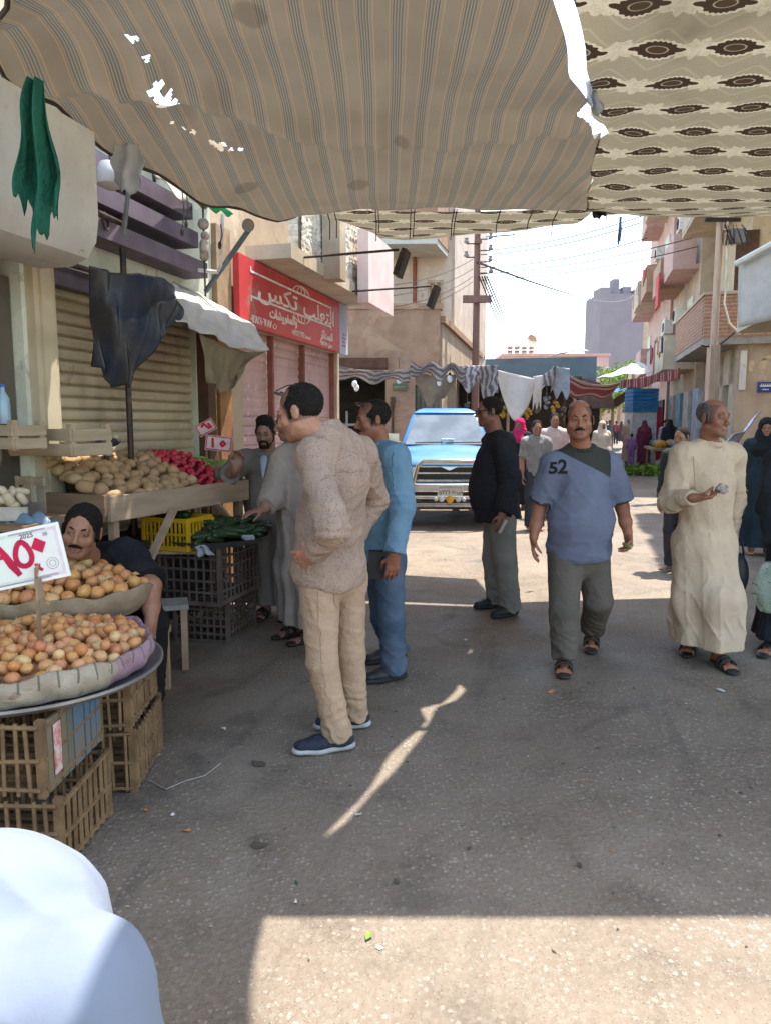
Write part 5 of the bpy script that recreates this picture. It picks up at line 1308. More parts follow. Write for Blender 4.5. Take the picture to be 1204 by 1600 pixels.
def add_head(F, c, R, s=1.0, k=.012, fat=1.0):
    L = lambda *p: c + R @ (V3(*p) * s)
    F.ell(L(0, -.016, .036), V3(.074, .094, .080) * s, R, .02)
    F.ell(L(0, .022, -.038), V3(.060 * fat, .064, .078) * s, R, .03)
    for q in (-1, 1):
        F.cone(L(q * .05 * fat, .002, -.058), L(q * .022, .062, -.094), .017 * s, .016 * s, .025)
        F.ell(L(q * .041 * fat, .058, -.026), V3(.022, .018, .02) * s, R, .02)
    F.ell(L(0, .068, -.098), V3(.022, .017, .018) * s, R, .02)
    F.cone(L(-.034, .077, .021), L(.034, .077, .021), .0115 * s, .0115 * s, .014)
    for q in (-1, 1): F.ell(L(q * .032, .094, .002), V3(.017, .014, .011) * s, R, .012, 's')
    for q in (-1, 1): F.ell(L(q * .031, .0715, .001), V3(.0145, .0135, .0125) * s, R, .003)
    F.cone(L(0, .082, .014), L(0, .107, -.031), .0075 * s, .0115 * s, .008)
    for q in (-1, 1): F.ell(L(q * .012, .096, -.036), V3(.0095, .011, .008) * s, R, .006)
    F.cone(L(-.017, .084, -.0625), L(.017, .084, -.0625), .0065 * s, .0065 * s, .006)
    F.cone(L(-.014, .084, -.0735), L(.014, .084, -.0735), .0075 * s, .0075 * s, .006)
    F.cone(L(-.022, .0935, -.068), L(.022, .0935, -.068), .002 * s, .002 * s, .004, op='s')
    for q in (-1, 1):
        F.ell(L(q * .079, -.012, -.004), V3(.009, .019, .031) * s, R @ np.array(Matrix.Rotation(-q * .35, 3, 'Z')), .008)
        F.ell(L(q * .089, -.006, .0), V3(.005, .009, .016) * s, R, .004, 's')
def add_hand(F, w, d, pn, th, curl=(.5, .5, .55, .6), tc=.4, s=1.0, k=.006):
    """w wrist, d direction to the fingers, pn the way the palm faces, th the side the thumb is on"""
    d = nz(d); pn = nz(np.array(pn) - d * np.dot(pn, d)); t = nz(np.cross(d, pn)); t = t if np.dot(t, th) > 0 else -t
    F.cone(w - d * .02 * s, w + d * .03 * s, .027 * s, .030 * s, .02, .72, pn)
    F.cone(w + d * .03 * s + t * .012 * s, w + d * .078 * s + t * .018 * s, .027 * s, .022 * s, .014, .55, pn)
    F.cone(w + d * .03 * s - t * .012 * s, w + d * .074 * s - t * .020 * s, .026 * s, .020 * s, .014, .55, pn)
    for i, (o, L) in enumerate(((.032, .072), (.011, .082), (-.0105, .076), (-.031, .060))):
        b = w + (d * (.088 - .006 * (i in (0, 3)) - .004 * (i == 3)) + t * o) * s; dd = d + t * o * 1.2; dd = nz(dd); ang = curl[i]
        for j, fl in enumerate((.42, .32, .26)):
            a = ang * (.75, 1.0, .8)[j]; dd = nz(dd * math.cos(a) + pn * math.sin(a)); e = b + dd * L * fl * s
            r0 = (.0098, .009, .0082)[j] * s; F.cone(b, e, r0, r0 * .92, k); b = e
    b = w + (d * .028 + t * .026 + pn * .008) * s; dd = nz(d * .62 + t * .72 + pn * .25); e = b + dd * .042 * s; F.cone(b, e, .0135 * s, .0115 * s, .012)
    dd = nz(d * .8 + t * (.35 - tc * .8) + pn * (.2 + tc)); F.cone(e, e + dd * .032 * s, .011 * s, .009 * s, .005); e2 = e + dd * .032 * s
    dd = nz(d * .8 + t * (.2 - tc) + pn * (.25 + tc)); F.cone(e2, e2 + dd * .024 * s, .009 * s, .0075 * s, .004)
def warpnoise(seed, comps):
    r = np.random.default_rng(seed); cs = []
    for lam, amp, aniso, *md in comps:
        for _ in range(3):
            k = r.normal(size=3) * np.array(aniso); k = k / np.linalg.norm(k) * 2 * math.pi / lam
            k2 = r.normal(size=3); k2 = k2 / np.linalg.norm(k2) * 2 * math.pi / (lam * 2.3)
            cs.append((k, k2, r.uniform(0, 6.3), r.uniform(0, 6.3), amp / 1.8, bool(md)))
    def f(Q):
        o = np.zeros(len(Q))
        for k, k2, p1, p2, a, rd in cs:
            w = np.sin(Q @ k + p1 + 1.6 * np.sin(Q @ k2 + p2))
            o += (-a * 2.2 * (1 - np.abs(w)) ** 3 * (.5 + .5 * np.sin(Q @ k2 * 1.7 + p1))) if rd else a * (np.abs(w) * 1.3 - .8)
        return o
    return f
class Body:
    """one person: joints (metres, relative to the person's base), then body and clothes"""
    def __init__(s, label, base, J, fwd, skin, hgt=1.72, res=.007, category='person', group=None):
        s.J = {k: np.array(v, float) - np.array(base) for k, v in J.items()}; s.base = base; s.k = hgt / 1.72; s.res = res
        s.f = nz([fwd[0], fwd[1], 0]); s.l = nz(np.cross([0, 0, 1], s.f)); s.skin = np.array(skin); s.label = label; s.group = group
        s.F = Field(res); s.obj = None; s.cat = category; s.heads = []
    def arm(s, F, side, r, ext=0, k=.03, clipw=True, elbow_only=False):
        J = s.J; sh, el, wr = J[side + 'S'], J[side + 'E'], J[side + 'W']; K = s.k
        F.cone(sh, el, r[0] * K, r[1] * K, k)
        if not elbow_only: F.cone(el, wr + nz(wr - el) * ext, r[1] * K, r[2] * K, k * .6, clip=2)
    def build_body(s, head, hands=(), feet=True, legs=True, belly=0, fat=1.0, headscale=1.0, paint=None, torso=1.0):
        J = s.J; F = s.F; K = s.k; f = s.f
        pel, chs, neck = J['pel'], J['chest'], J['neck']
        F.cone(pel, chs, .118 * K * torso, .125 * K * torso, .05, .72, f)
        F.cone(J['LS'] * .9 + neck * .1, J['RS'] * .9 + neck * .1, .055 * K, .055 * K, .05)
        for q in 'LR': 
            F.cone(J[q + 'S'], J[q + 'E'], .047 * K, .043 * K, .03); F.cone(J[q + 'E'], J[q + 'W'] * .6 + J[q + 'E'] * .4, .044 * K, .04 * K, .02); F.cone(J[q + 'W'] * .6 + J[q + 'E'] * .4, J[q + 'W'], .04 * K, .028 * K, .02)
        if legs:
            for q in 'LR':
                F.cone(J[q + 'H'], J[q + 'K'], .075 * K, .05 * K, .03); F.cone(J[q + 'K'], J[q + 'A'], .05 * K, .034 * K, .02)
                if feet:
                    to = J[q + 'T']; an = J[q + 'A']; d = nz(to - an); hl = an - nz([d[0], d[1], 0]) * .03 * K
                    F.cone(hl * [1, 1, 0] + [0, 0, max(.03, hl[2] - .045 * K)], to * 1.0, .033 * K, .022 * K, .03, .8, (0, 0, 1)); F.cone(an, hl * [1, 1, 0] + [0, 0, max(.035, hl[2] - .04 * K)], .034 * K, .034 * K, .03)
                    sd = nz(np.cross([0, 0, 1], d))
                    for i in range(5): F.cone(to + sd * (i - 2) * .017 * K, to + sd * (i - 2) * .02 * K + d * .028 * K, .011 * K, .0085 * K, .008)
        c, R = head; s.hc, s.hR, s.hs = c - np.array(s.base), R, headscale * K
        add_head(F, s.hc, R, s.hs, fat=fat)
        F.cone(neck + (0, 0, -.02), s.hc + R @ (V3(0, -.028, -.085) * s.hs), .06 * K * fat, .053 * K * fat, .03)
        for h in hands: add_hand(F, *h[:4], **(h[4] if len(h) > 4 else {}))
        V, Q = F.build()
        cols = np.tile(s.skin, (len(V), 1)); loc = (V - s.hc) @ R / s.hs
        n = np.sin(V[:, 0] * 70) * np.sin(V[:, 1] * 83 + 1) * np.sin(V[:, 2] * 61 + 2)
        cols *= (1 + .06 * n)[:, None]
        inh = (np.abs(loc[:, 0]) < .1) & (np.abs(loc[:, 2]) < .15) & (np.abs(loc[:, 1]) < .13)
        def put(mask, col, a): cols[mask] = cols[mask] * (1 - a) + np.array(col) * a
        x, y, z = loc[:, 0], loc[:, 1], loc[:, 2]
        fr_ = inh & (y > .03)
        put(inh & (z < -.045) & (y > -.02) & (y > .02 - (z + .045) * .4), (.05, .035, .03), .3 if not paint else paint.get('stubble', .3))
        put(fr_ & (y > .078) & (np.abs(x) < .024) & (z < -.057) & (z > -.08), (.3, .1, .085), .5)
        put(fr_ & (y > .08) & (np.abs(x) < .022) & (z < -.066) & (z > -.0705), (.08, .025, .02), .7)
        put(fr_ & (np.abs(np.abs(x) - .03) < .016) & (z < -.012) & (z > -.02), s.skin * .6, .35)
        put(fr_ & (np.abs(np.abs(x) - .036) < .012) & (y < .09) & (z < .07) & (z > .06), s.skin * .85, .3)
        e = paint.get('eyes', 1) if paint else 1
        put(fr_ & (np.abs(np.abs(x) - .031) < .0145) & (z < .0075) & (z > -.0055), (.05, .022, .016), .7)
        if e:
            put(fr_ & (np.abs(np.abs(x) - .031) < .0105) & (z < .003) & (z > -.0035), (.3, .24, .2), .7)
            gz = paint.get('gaze', 0) if paint else 0
            put(fr_ & (np.abs(np.where(x > 0, x - .031, x + .031) - gz) < .0055) & (z < .0045) & (z > -.0045), (.02, .012, .01), .95)
        if paint and paint.get('mark'): put(fr_ & (np.abs(x) < .013) & (z > .045) & (z < .06), (.12, .05, .035), .5)
        for q in (-1, 1): put(inh & (np.abs(x * q - .082) < .012) & (np.abs(y + .01) < .012) & (np.abs(z) < .02), s.skin * .6, .4)
        if paint and paint.get('scalp'): put(inh & (z > -.04) & (y < .042 + .28 * np.minimum(z, .06)) & (np.abs(x) < .0785) & ((z < .08) if paint['scalp'] == 'bald' else (z < .2)) & (y < .075), (.03, .022, .018), .62)
        o = link('person', np_mesh('person', V, Q, M_skin, cols), None, s.base); tag(o, s.label, s.cat, s.group); s.obj = o; return o
    def part(s, name, F, mat, **kw):
        V, Q = F.build(**kw); o = link(name, np_mesh(name, V, Q, mat), s.obj); return o
    def hair(s, mat=None, style='short', brows=True, must=False, beard=0, res=None, vol=0.0, top=True):
        F = Field(res or max(.0035, s.res * .75)); c, R, k = s.hc, s.hR, s.hs; mat = mat or M_hair
        L = lambda *p: c + R @ (V3(*p) * k)
        g = .0045 + vol
        if style != 'none':
            F.ell(L(0, -.02, .036), V3(.074 + g, .092 + g, .080 + g * 1.2) * k, R, .01)
            n = nz(R @ V3(0, .66, -.75)); 
            # cut the face free
            F.ell(L(0, .115, -.035), V3(.082, .092, .122) * k, R, .012, 's')
            F.ell(L(0, .06, -.1), V3(.12, .12, .115) * k, R, .012, 's')
            F.ell(L(0, -.02, -.12), V3(.13, .13, .065) * k, R, .01, 's')
            for q in (-1, 1): F.cone(L(q * .076, .018, .02), L(q * .074, .02, -.022), .008 * k, .006 * k, .01)
            for q in (-1, 1): F.ell(L(q * .088, -.008, -.012), V3(.02, .02, .032) * k, R, .006, 's')
            if style == 'bald': F.ell(L(0, .035, .125), V3(.066, .125, .075) * k, R, .02, 's')
            if style == 'bald':
                for q in (-1, 1): F.ell(L(q * .078, .052, .035), V3(.028, .034, .05) * k, R, .012, 's')
            if style == 'receding':
                for q in (-1, 1): F.ell(L(q * .048, .07, .088), V3(.034, .062, .045) * k, R, .015, 's')
                F.ell(L(0, .085, .09), V3(.05, .04, .035) * k, R, .02, 's')
            if style == 'full': F.ell(L(0, -.005, .1), V3(.07, .075, .04) * k, R, .02)
            dn = warpnoise(3, [(.024, .0045 if style == 'full' else .0028, (1, 1, 1)), (.011, .0018, (1, 1, 1))])
            V, Q = F.build(disp=dn); link('hair', np_mesh('hair', V, Q, mat), s.obj)
        F = Field(res or max(.003, s.res * .6)); any_ = False
        if brows:
            for q in (-1, 1):
                F = Field(res or max(.003, s.res * .6)); F.cone(L(q * .014, .0865, .0205), L(q * .03, .086, .0265), .0042 * k, .0045 * k, .004); F.cone(L(q * .03, .086, .0265), L(q * .047, .072, .0215), .0045 * k, .003 * k, .004)
                V, Q = F.build(); link('eyebrow', np_mesh('eyebrow', V, Q, mat), s.obj)
        if must or beard:
            F = Field(res or max(.003, s.res * .6))
            for q in (-1, 1): F.cone(L(q * .003, .0965, -.051), L(q * .027, .084, -.057), .0072 * k, .005 * k, .006); 
            if beard:
                for q in (-1, 1):
                    F.cone(L(q * .03, .083, -.058), L(q * .03, .074, -.092), .007 * k, .012 * k, .008); F.cone(L(q * .03, .068, -.094), L(q * .058, .022, -.066), .014 * k, .011 * k, .01); F.cone(L(q * .06, .02, -.066), L(q * .072, .006, -.02), .009 * k, .005 * k, .01)
                F.cone(L(-.025, .074, -.102), L(.025, .074, -.102), .017 * k, .017 * k, .012); F.cone(L(-.01, .086, -.088), L(.01, .086, -.088), .007 * k, .007 * k, .006)
            V, Q = F.build(disp=warpnoise(5, [(.014, .0015, (1, 1, 1))])); link('beard' if beard else 'moustache', np_mesh('beard', V, Q, mat), s.obj)
    def torso_cloth(s, F, r=(.15, .158, .16), hem=0, flat=.74, belly=0, hips=True, back=0, chestfat=1.0):
        J = s.J; K = s.k; f = s.f; pel, chs, neck = J['pel'], J['chest'], J['neck']
        low = pel - (chs - pel) / np.linalg.norm(chs - pel) * hem
        F.cone(low, pel, r[0] * 1.03 * K, r[0] * K, .02, flat, f, clip=1); mid = (pel + chs) / 2 + f * belly * .5
        F.cone(pel + f * belly * .3, mid, r[0] * K, r[1] * K, .05, flat, f, clip=1); F.cone(mid, chs, r[1] * K, r[2] * K, .05, flat, f)
        top = chs * .35 + neck * .65
        F.cone(J['LS'] * .86 + top * .14, J['RS'] * .86 + top * .14, .075 * K, .075 * K, .06)
        F.cone(chs, top, r[2] * .92 * K, .09 * K, .05, flat, f); F.cone(top, neck + (0, 0, .012), .085 * K, .066 * K, .03, 1, None, 2)
        for q in 'LR': F.cone(neck * .7 + J[q + 'S'] * .3 + (0, 0, .0), J[q + 'S'] * .9 + neck * .1 + (0, 0, .012), .06 * K, .06 * K, .05)
    def collar(s, F, rr=.062, h=.024, dz=-.006, tilt=.25, open_=.0):
        n = s.J['neck']; K = s.k; pts = []
        for i in range(17):
            a = 2 * math.pi * i / 16; p = n + s.l * rr * K * math.cos(a) * 1.02 + s.f * (rr * K * math.sin(a) + .012) + V3(0, 0, dz + .018 - tilt * rr * math.sin(a)); pts.append((a, p))
        for (a, p), (b, q) in zip(pts, pts[1:]):
            if open_ and abs((a + b) / 2 - math.pi / 2) < open_: continue
            F.cone(p, q, .011 * K, .011 * K, .008); F.cone(p + (0, 0, h * .6), q + (0, 0, h * .6), .008 * K, .008 * K, .008)
    def shoe(s, q, mat, sole, L=.27, up=.0, name='shoe'):
        J = s.J; an = J[q + 'A']; to = J[q + 'T']; d = nz((to - an) * [1, 1, 1]); K = s.k
        dh = nz([d[0], d[1], 0]); toe = to + dh * .02; heel = an - dh * .045 * K; ground = 0
        pitch = to[2] < .05 and an[2] > .13
        F = Field(max(.005, s.res * .8))
        if pitch: heel = an - nz([0, 0, 1]) * .03 - dh * .05
        hz = max(.05, heel[2] - .055 * K) if pitch else .05
        h0 = V3(heel[0], heel[1], hz); t0 = V3(toe[0], toe[1], .042); m0 = (h0 + t0) / 2 + dh * .03
        F.cone(h0, m0, .036 * K, .042 * K, .03, .9, (0, 0, 1)); F.cone(m0, t0, .044 * K, .036 * K, .03, .75, (0, 0, 1)); F.cone(an + (0, 0, .0), h0 + dh * .03, .045 * K, .04 * K, .03)
        o = s.part(name, F, mat, planes=[((0, 0, -1), -.018)])
        F = Field(max(.005, s.res * .8)); F.cone(h0 * [1, 1, 1] - (0, 0, .026), m0 - (0, 0, .026), .043 * K, .045 * K, .02, .5, (0, 0, 1)); F.cone(m0 - (0, 0, .026), t0 + dh * .008 - (0, 0, .02), .047 * K, .039 * K, .02, .5, (0, 0, 1))
        V, Q = F.build(planes=[((0, 0, -1), -.001 if not pitch else 1)]); o2 = link('sole', np_mesh('sole', V, Q, sole), o); return o
    def sandal(s, q, mat):
        J = s.J; an = J[q + 'A']; to = J[q + 'T']; d = nz(to - an); K = s.k; dh = nz([d[0], d[1], 0]); sd = nz(np.cross([0, 0, 1], dh))
        hz = an[2] - .075 * K; h0 = V3(an[0], an[1], max(.016, hz)) - dh * .05 * K; t0 = V3(to[0], to[1], .016) + dh * .045
        F = Field(max(.005, s.res * .8)); m0 = (h0 + t0) / 2; F.cone(h0, m0, .04 * K, .043 * K, .02, .34, (0, 0, 1)); F.cone(m0, t0, .047 * K, .045 * K, .02, .34, (0, 0, 1))
        p = h0 * .32 + t0 * .68
        for a, b in ((.5, .62), (.72, .8)):
            c0 = h0 * (1 - a) + t0 * a; 
            pts = [c0 + sd * .05 * K * math.cos(t) + V3(0, 0, .012 + .052 * K * math.sin(t) * (1.15 - a * .35)) for t in [math.pi * i / 8 for i in range(9)]]
            for u, v in zip(pts, pts[1:]): F.cone(u, v, .012, .012, .008, .5, nz(np.cross(v - u, dh)))
        return s.part('sandal', F, mat, planes=[((0, 0, -1), -.001)] if hz < .03 else ())
def W3(px, py, Y): p = P(px, py, Y); return V3(p.x, p.y, p.z)
def dotted(name, c, dot, scale=70, r=.2, c2=None):
    m = Mat(name); n1 = m.noise(11, 3, dist=2.2) * 2.2 + m.noise(34, 3, dist=1.5) * .6; col = m.mix(m.noise(5, 4).ss(.35, .7), c, c2 or tuple(q * .82 for q in c))
    col = m.mix(m.voro(scale, rnd=.75).lt(r) * .75, col, dot); m.color(col); m.rough(.85); m.b.inputs['Specular IOR Level'].default_value = .15
    m.bump(n1 + m.noise(260, 2) * .1, .45, .012); return m.m
FOLD_SHIRT = [(.26, .006, (1, 1, .5)), (.26, .0055, (1, 1, .6), 1), (.14, .002, (1, 1, .8), 1)]
FOLD_ROBE = [(.28, .009, (1, 1, .05)), (.2, .008, (1, 1, .12), 1)]
FOLD_TROU = [(.24, .005, (.8, .8, .7)), (.2, .006, (.6, .6, .8), 1), (.11, .0025, (.5, .5, 1), 1)]
M_solew = basic('pale_sole', (.42, .41, .38), bump=.1); M_soled = basic('dark_sole', (.025, .025, .025), bump=.1)
M_blackshoe = basic('black_shoe', (.015, .015, .017), (.03, .03, .03), rough=.5, bump=.15)
M_sandal = basic('brown_black_sandal', (.03, .022, .018), (.05, .035, .025), rough=.6)
def trousers(b, mat, r=(.135, .098, .076, .072), ext=.03, waist=.1, fold=FOLD_TROU, seed=1, cut=.035, flat=.82):
    J = b.J; K = b.k; F = Field(b.res * 1.1); up = nz(J['chest'] - J['pel'])
    F.cone(J['pel'] - up * .02, J['pel'] + up * waist, r[0] * K, r[0] * .97 * K, .03, flat, b.f, clip=2)
    for q in 'LR':
        an = J[q + 'A']; kn = J[q + 'K']; d = nz(an - kn)
        F.cone(J[q + 'H'] + up * .02, kn, r[1] * K, r[2] * K, .03); F.cone(kn, an + d * ext, r[2] * K, r[3] * K, .02, clip=2)
        bt = nz(-b.f); F.ell(J[q + 'H'] + bt * .035 + (0, 0, .02), V3(.066, .066, .08) * K, None, .05)
    w = warpnoise(seed, fold)
    lowz = min(J['LA'][2], J['RA'][2])
    def disp(Q):
        z = Q[:, 2]; t = np.clip((J['LK'][2] - z) / .4, 0, 1); return w(Q) * (.5 + .6 * t) + .0032 * np.clip((lowz + .24 - z) / .22, 0, 1) * np.sin(z * 95 + 4 * np.sin(Q[:, 0] * 22 + seed) + 3 * np.sin(Q[:, 1] * 19) + 2 * np.sin(z * 31))
    return b.part('trousers', F, mat, disp=disp)
def shirt(b, mat, sleeve='long', r=(.15, .16, .162), hem=.1, belly=0, slv=(.078, .068, .05), ext=.0, seed=2, fold=FOLD_SHIRT, name='shirt', collar=True, flat=.76, cut=None, elbowfrac=.0, extra=None, res=1.0):
    J = b.J; K = b.k; F = Field(b.res * 1.05 * res); b.torso_cloth(F, r, hem, flat, belly)
    for q in 'LR':
        sh, el, wr = J[q + 'S'], J[q + 'E'], J[q + 'W']
        if sleeve == 'short': F.cone(sh, sh + (el - sh) * .84, slv[0] * K, slv[1] * 1.05 * K, .04, clip=2)
        elif sleeve == 'three': F.cone(sh, el, slv[0] * K, slv[1] * K, .04); F.cone(el, el + (wr - el) * .3, slv[1] * K, slv[1] * 1.02 * K, .03, clip=2)
        else: F.cone(sh, el, slv[0] * K, slv[1] * K, .04); F.cone(el, wr + nz(wr - el) * ext, slv[1] * K, slv[2] * K, .03, clip=2)
    if collar: b.collar(F, open_=.3 if collar == 'open' else 0, h=.024 if collar != 'tee' else .0, rr=.062 if collar != 'tee' else .07)
    if extra: extra(F)
    w = warpnoise(seed, fold); 
    def disp(Q):
        o = w(Q)
        for q in 'LR':
            d = np.linalg.norm(Q - J[q + 'E'], axis=1); o = o + .0045 * np.sin((Q @ nz(J[q + 'W'] - J[q + 'S'])) * 100 + 3 * np.sin(Q[:, 2] * 25)) * np.exp(-(d / .12) ** 2)
        return o
    pl = []
    if cut is not None: pl.append(((0, 0, -1), -cut))
    return b.part(name, F, mat, disp=disp, planes=pl)
def robe(b, mat, hemz, r=(.155, .165, .165), spread=.25, slv=(.08, .075, .06), ext=.0, seed=3, feetfwd=None, band=True, name='robe', wide=1.0, hemlow=None, flat=.8):
    J = b.J; K = b.k; F = Field(b.res * 1.05); b.torso_cloth(F, r, .0, .8, 0)
    ctr = (J['LA'] + J['RA']) / 2 * [1, 1, 0]; bot = V3(ctr[0], ctr[1], hemz - .03)
    for q in 'LR':
        sh, el, wr = J[q + 'S'], J[q + 'E'], J[q + 'W']
        F.cone(sh, el, slv[0] * K, slv[1] * K, .05); F.cone(el, wr + nz(wr - el) * ext, slv[1] * K, slv[2] * K, .04, clip=2)
        an = J[q + 'A']; F.cone(J[q + 'H'] + (0, 0, .05), J[q + 'K'], .13 * K, .12 * K, .08); kb = J[q + 'K'] + (an - J[q + 'K']) * ((J[q + 'K'][2] - hemz + .03) / max(.05, J[q + 'K'][2] - an[2])); F.cone(J[q + 'K'], kb, .12 * K, .13 * K * wide, .08)
    F.cone(J['pel'], bot, .16 * K, spread * .82 * K * wide, .09, flat, b.f)
    b.collar(F, h=.022, rr=.064)
    w = warpnoise(seed, FOLD_ROBE); w2 = warpnoise(seed + 7, FOLD_SHIRT); zp = J['pel'][2] + .15
    def disp(Q):
        t = np.clip((zp - Q[:, 2]) / .6, 0, 1); th = np.arctan2(Q[:, 1] - bot[1], Q[:, 0] - bot[0])
        o = w(Q) * (t * 1.1) + w2(Q) * (1 - t) + t * .013 * np.sin(th * 7 + .8 * np.sin(Q[:, 2] * 2.2 + seed) + seed)
        for q in 'LR':
            d = np.linalg.norm(Q - J[q + 'E'], axis=1); o = o + .005 * np.sin((Q @ nz(J[q + 'W'] - J[q + 'S'])) * 90 + 3 * np.sin(Q[:, 2] * 25)) * np.exp(-(d / .13) ** 2)
        return o
    return b.part(name, F, mat, disp=disp, planes=[((0, 0, -1), -hemz)])
def glasses(b, mat, y=.094, z=.0, tilt=0, w=.03, lens=None):
    c, R, k = b.hc, b.hR, b.hs; g = MB()
    L = lambda *p: Vector(c + R @ (V3(*p) * k)); Rm = Matrix(R.tolist()) @ Matrix.Rotation(tilt, 3, 'X')
    for q in (-1, 1):
        g.sphere(L(q * .033, y, z), (w * .95 * k, .006 * k, .02 * k), 12, 8, 0, Rm); g.tube([L(q * .06, y - .008, z + .008), L(q * .08, y - .07, z + .012 + math.tan(-tilt) * 0), L(q * .084, y - .11, z + .004)], .0028, 5)
    g.tube([L(-.008, y, z + .008), L(.008, y, z + .008)], .003, 5); return g.build('sunglasses', mat, b.obj)
M_lens = basic('dark_lens', (.008, .008, .009), rough=.1, bump=0, spec=.6)
from mathutils.bvhtree import BVHTree
def seam(b, garment, pts, mat, r=.0022, off=.0008, n=24, name='seam'):
    me = garment.data; bv = BVHTree.FromPolygons([v.co[:] for v in me.vertices], [p.vertices[:] for p in me.polygons])
    pts = [Vector(p) - Vector(b.base) for p in pts]; out = []
    for i in range(n + 1):
        k = i / n * (len(pts) - 1); j = min(int(k), len(pts) - 2); q = pts[j].lerp(pts[j + 1], k - j); h = bv.find_nearest(q)
        if h[0] is not None: out.append(h[0] + h[1] * off)
    return MB().tube(out, r, 5).build(name, mat, b.obj)
def dirn(a, b): return nz(np.array(b) - np.array(a))

# ---- 1. man in front: dotted pinkish shirt, khaki trousers, hand on hip
bs = Vector((-.22, 3.4, 0))
J = dict(pel=W3(514, 893, 3.42), chest=W3(528, 745, 3.36), neck=W3(508, 673, 3.33), LS=W3(490, 716, 3.22), LE=W3(520, 826, 2.98), LW=W3(490, 868, 3.1), RS=W3(566, 712, 3.5), RE=W3(584, 780, 3.7), RW=W3(552, 842, 3.66),
         LH=W3(498, 908, 3.34), LK=W3(503, 1035, 3.33), LA=W3(527, 1148, 3.36), RH=W3(540, 908, 3.52), RK=W3(547, 1020, 3.55), RA=W3(553, 1122, 3.62), LT=W3(478, 1174, 3.32), RT=W3(510, 1140, 3.6))
for q in 'LR': J[q + 'A'][2] = .1; J[q + 'T'][2] = .045
b = Body('man in a pinkish dotted shirt and khaki trousers, hand on hip, sunglasses on his head', bs, J, (-.9, .42), (.4, .19, .115), 1.74, .0052)
hd = head_frame(W3(469, 644, 3.3), (-.93, .3, -.27), .0)
H = [(b.J['LW'], dirn(J['LW'], W3(468, 874, 3.16)), (.1, 1, .05), (-.3, 0, 1), dict(curl=(.2, .25, .3, .35), s=1.0)), (b.J['RW'], dirn(J['RW'], W3(535, 872, 3.66)), (-.4, -.8, 0), (0, 0, 1), dict(curl=(.4,) * 4))]
b.build_body(hd, H, feet=False, paint=dict(stubble=.28, eyes=1, scalp='y'), fat=1.08, headscale=1.03)
b.hair(style='receding', brows=True, vol=-.001)
tr_ = trousers(b, cloth('khaki_twill', (.43, .29, .19), (.37, .245, .16), bump=.4), (.138, .093, .07, .064), .04, .06, seed=4)
sh1_ = shirt(b, dotted('pink_dotted_cotton', (.345, .245, .185), (.12, .05, .04), 88, .22), 'long', (.178, .156, .15), .035, .03, (.074, .066, .052), -.02, 5, collar='open', flat=.9)
M_seamk = basic('khaki_seam', (.27, .18, .12), bump=0); M_seamp = basic('pink_seam', (.24, .165, .125), bump=0)
seam(b, sh1_, [W3(498, 742, 3.0), W3(530, 738, 3.1), W3(572, 735, 3.3)], M_seamp, .0013); 
seam(b, tr_, [W3(462, 893, 3.2), W3(468, 912, 3.15), W3(476, 930, 3.15)], M_seamk, .003); seam(b, tr_, [W3(533, 895, 3.2), W3(530, 925, 3.2), W3(524, 950, 3.3)], M_seamk); seam(b, tr_, [W3(545, 921, 3.25), W3(560, 918, 3.4)], M_seamk, .003); seam(b, tr_, [W3(500, 922, 3.1), W3(520, 922, 3.15)], M_seamk, .003)
seam(b, tr_, [W3(490, 930, 3.1), W3(498, 1030, 3.1), W3(520, 1130, 3.2)], M_seamk, .001)
M_navy = basic('navy_knit_shoe', (.018, .022, .035), (.03, .035, .05), scale=40, rough=.8, bump=.3, bscale=120)
b.shoe('L', M_navy, M_solew); b.shoe('R', M_navy, M_solew)
glasses(b, basic('grey_frame', (.1, .1, .1), rough=.25, metal=.6, bump=0), y=.062, z=.098, tilt=-.9)
t = MB().tube([tuple(b.J['RW'] * .98 + b.J['RE'] * .02 + V3(.036 * math.cos(q), 0, .036 * math.sin(q))) for q in [i * math.pi / 8 for i in range(17)]], .006, 6).build('watch', M_steel, b.obj)

# ---- 2. man in light blue shirt and jeans
bs = Vector((-.05, 4.45, 0))
J = dict(pel=W3(590, 868, 4.45), chest=W3(594, 755, 4.43), neck=W3(586, 700, 4.42), LS=W3(609, 716, 4.22), LE=W3(617, 790, 4.18), LW=W3(606, 866, 4.12), RS=W3(580, 712, 4.62), RE=W3(578, 790, 4.66), RW=W3(570, 850, 4.5),
         LH=W3(597, 880, 4.35), LK=W3(602, 968, 4.32), LA=W3(606, 1045, 4.33), RH=W3(586, 880, 4.55), RK=W3(590, 965, 4.58), RA=W3(608, 1022, 4.7), LT=W3(573, 1064, 4.27), RT=W3(573, 1035, 4.62))
for q in 'LR': J[q + 'A'][2] = .1; J[q + 'T'][2] = .045
for n_ in J: J[n_] = J[n_] + V3(.035, 0, 0)
b = Body('man in a light blue shirt and jeans standing behind the dotted shirt man', bs, J, (-.97, -.22), (.25, .092, .048), 1.72, .0062)
hd = head_frame(W3(582, 656, 4.4), (-.95, -.26, -.13))
H = [(b.J['LW'], (-.12, -.05, -1), (-.2, 1, 0), (-1, 0, 0), dict(curl=(.35, .4, .42, .45)))]
b.build_body(hd, H, feet=False, paint=dict(stubble=.25, eyes=1, scalp='y'))
b.hair(style='receding', must=True)
trousers(b, cloth('worn_denim', (.05, .075, .115), (.09, .115, .16), bump=.3, wr=10), (.145, .1, .078, .074), .05, .08, seed=14)
sh2_ = shirt(b, cloth('sky_blue_cotton', (.15, .25, .335), (.125, .215, .29), bump=.35), 'long', (.162, .165, .165), .02, .02, (.08, .072, .062), -.01, 15)
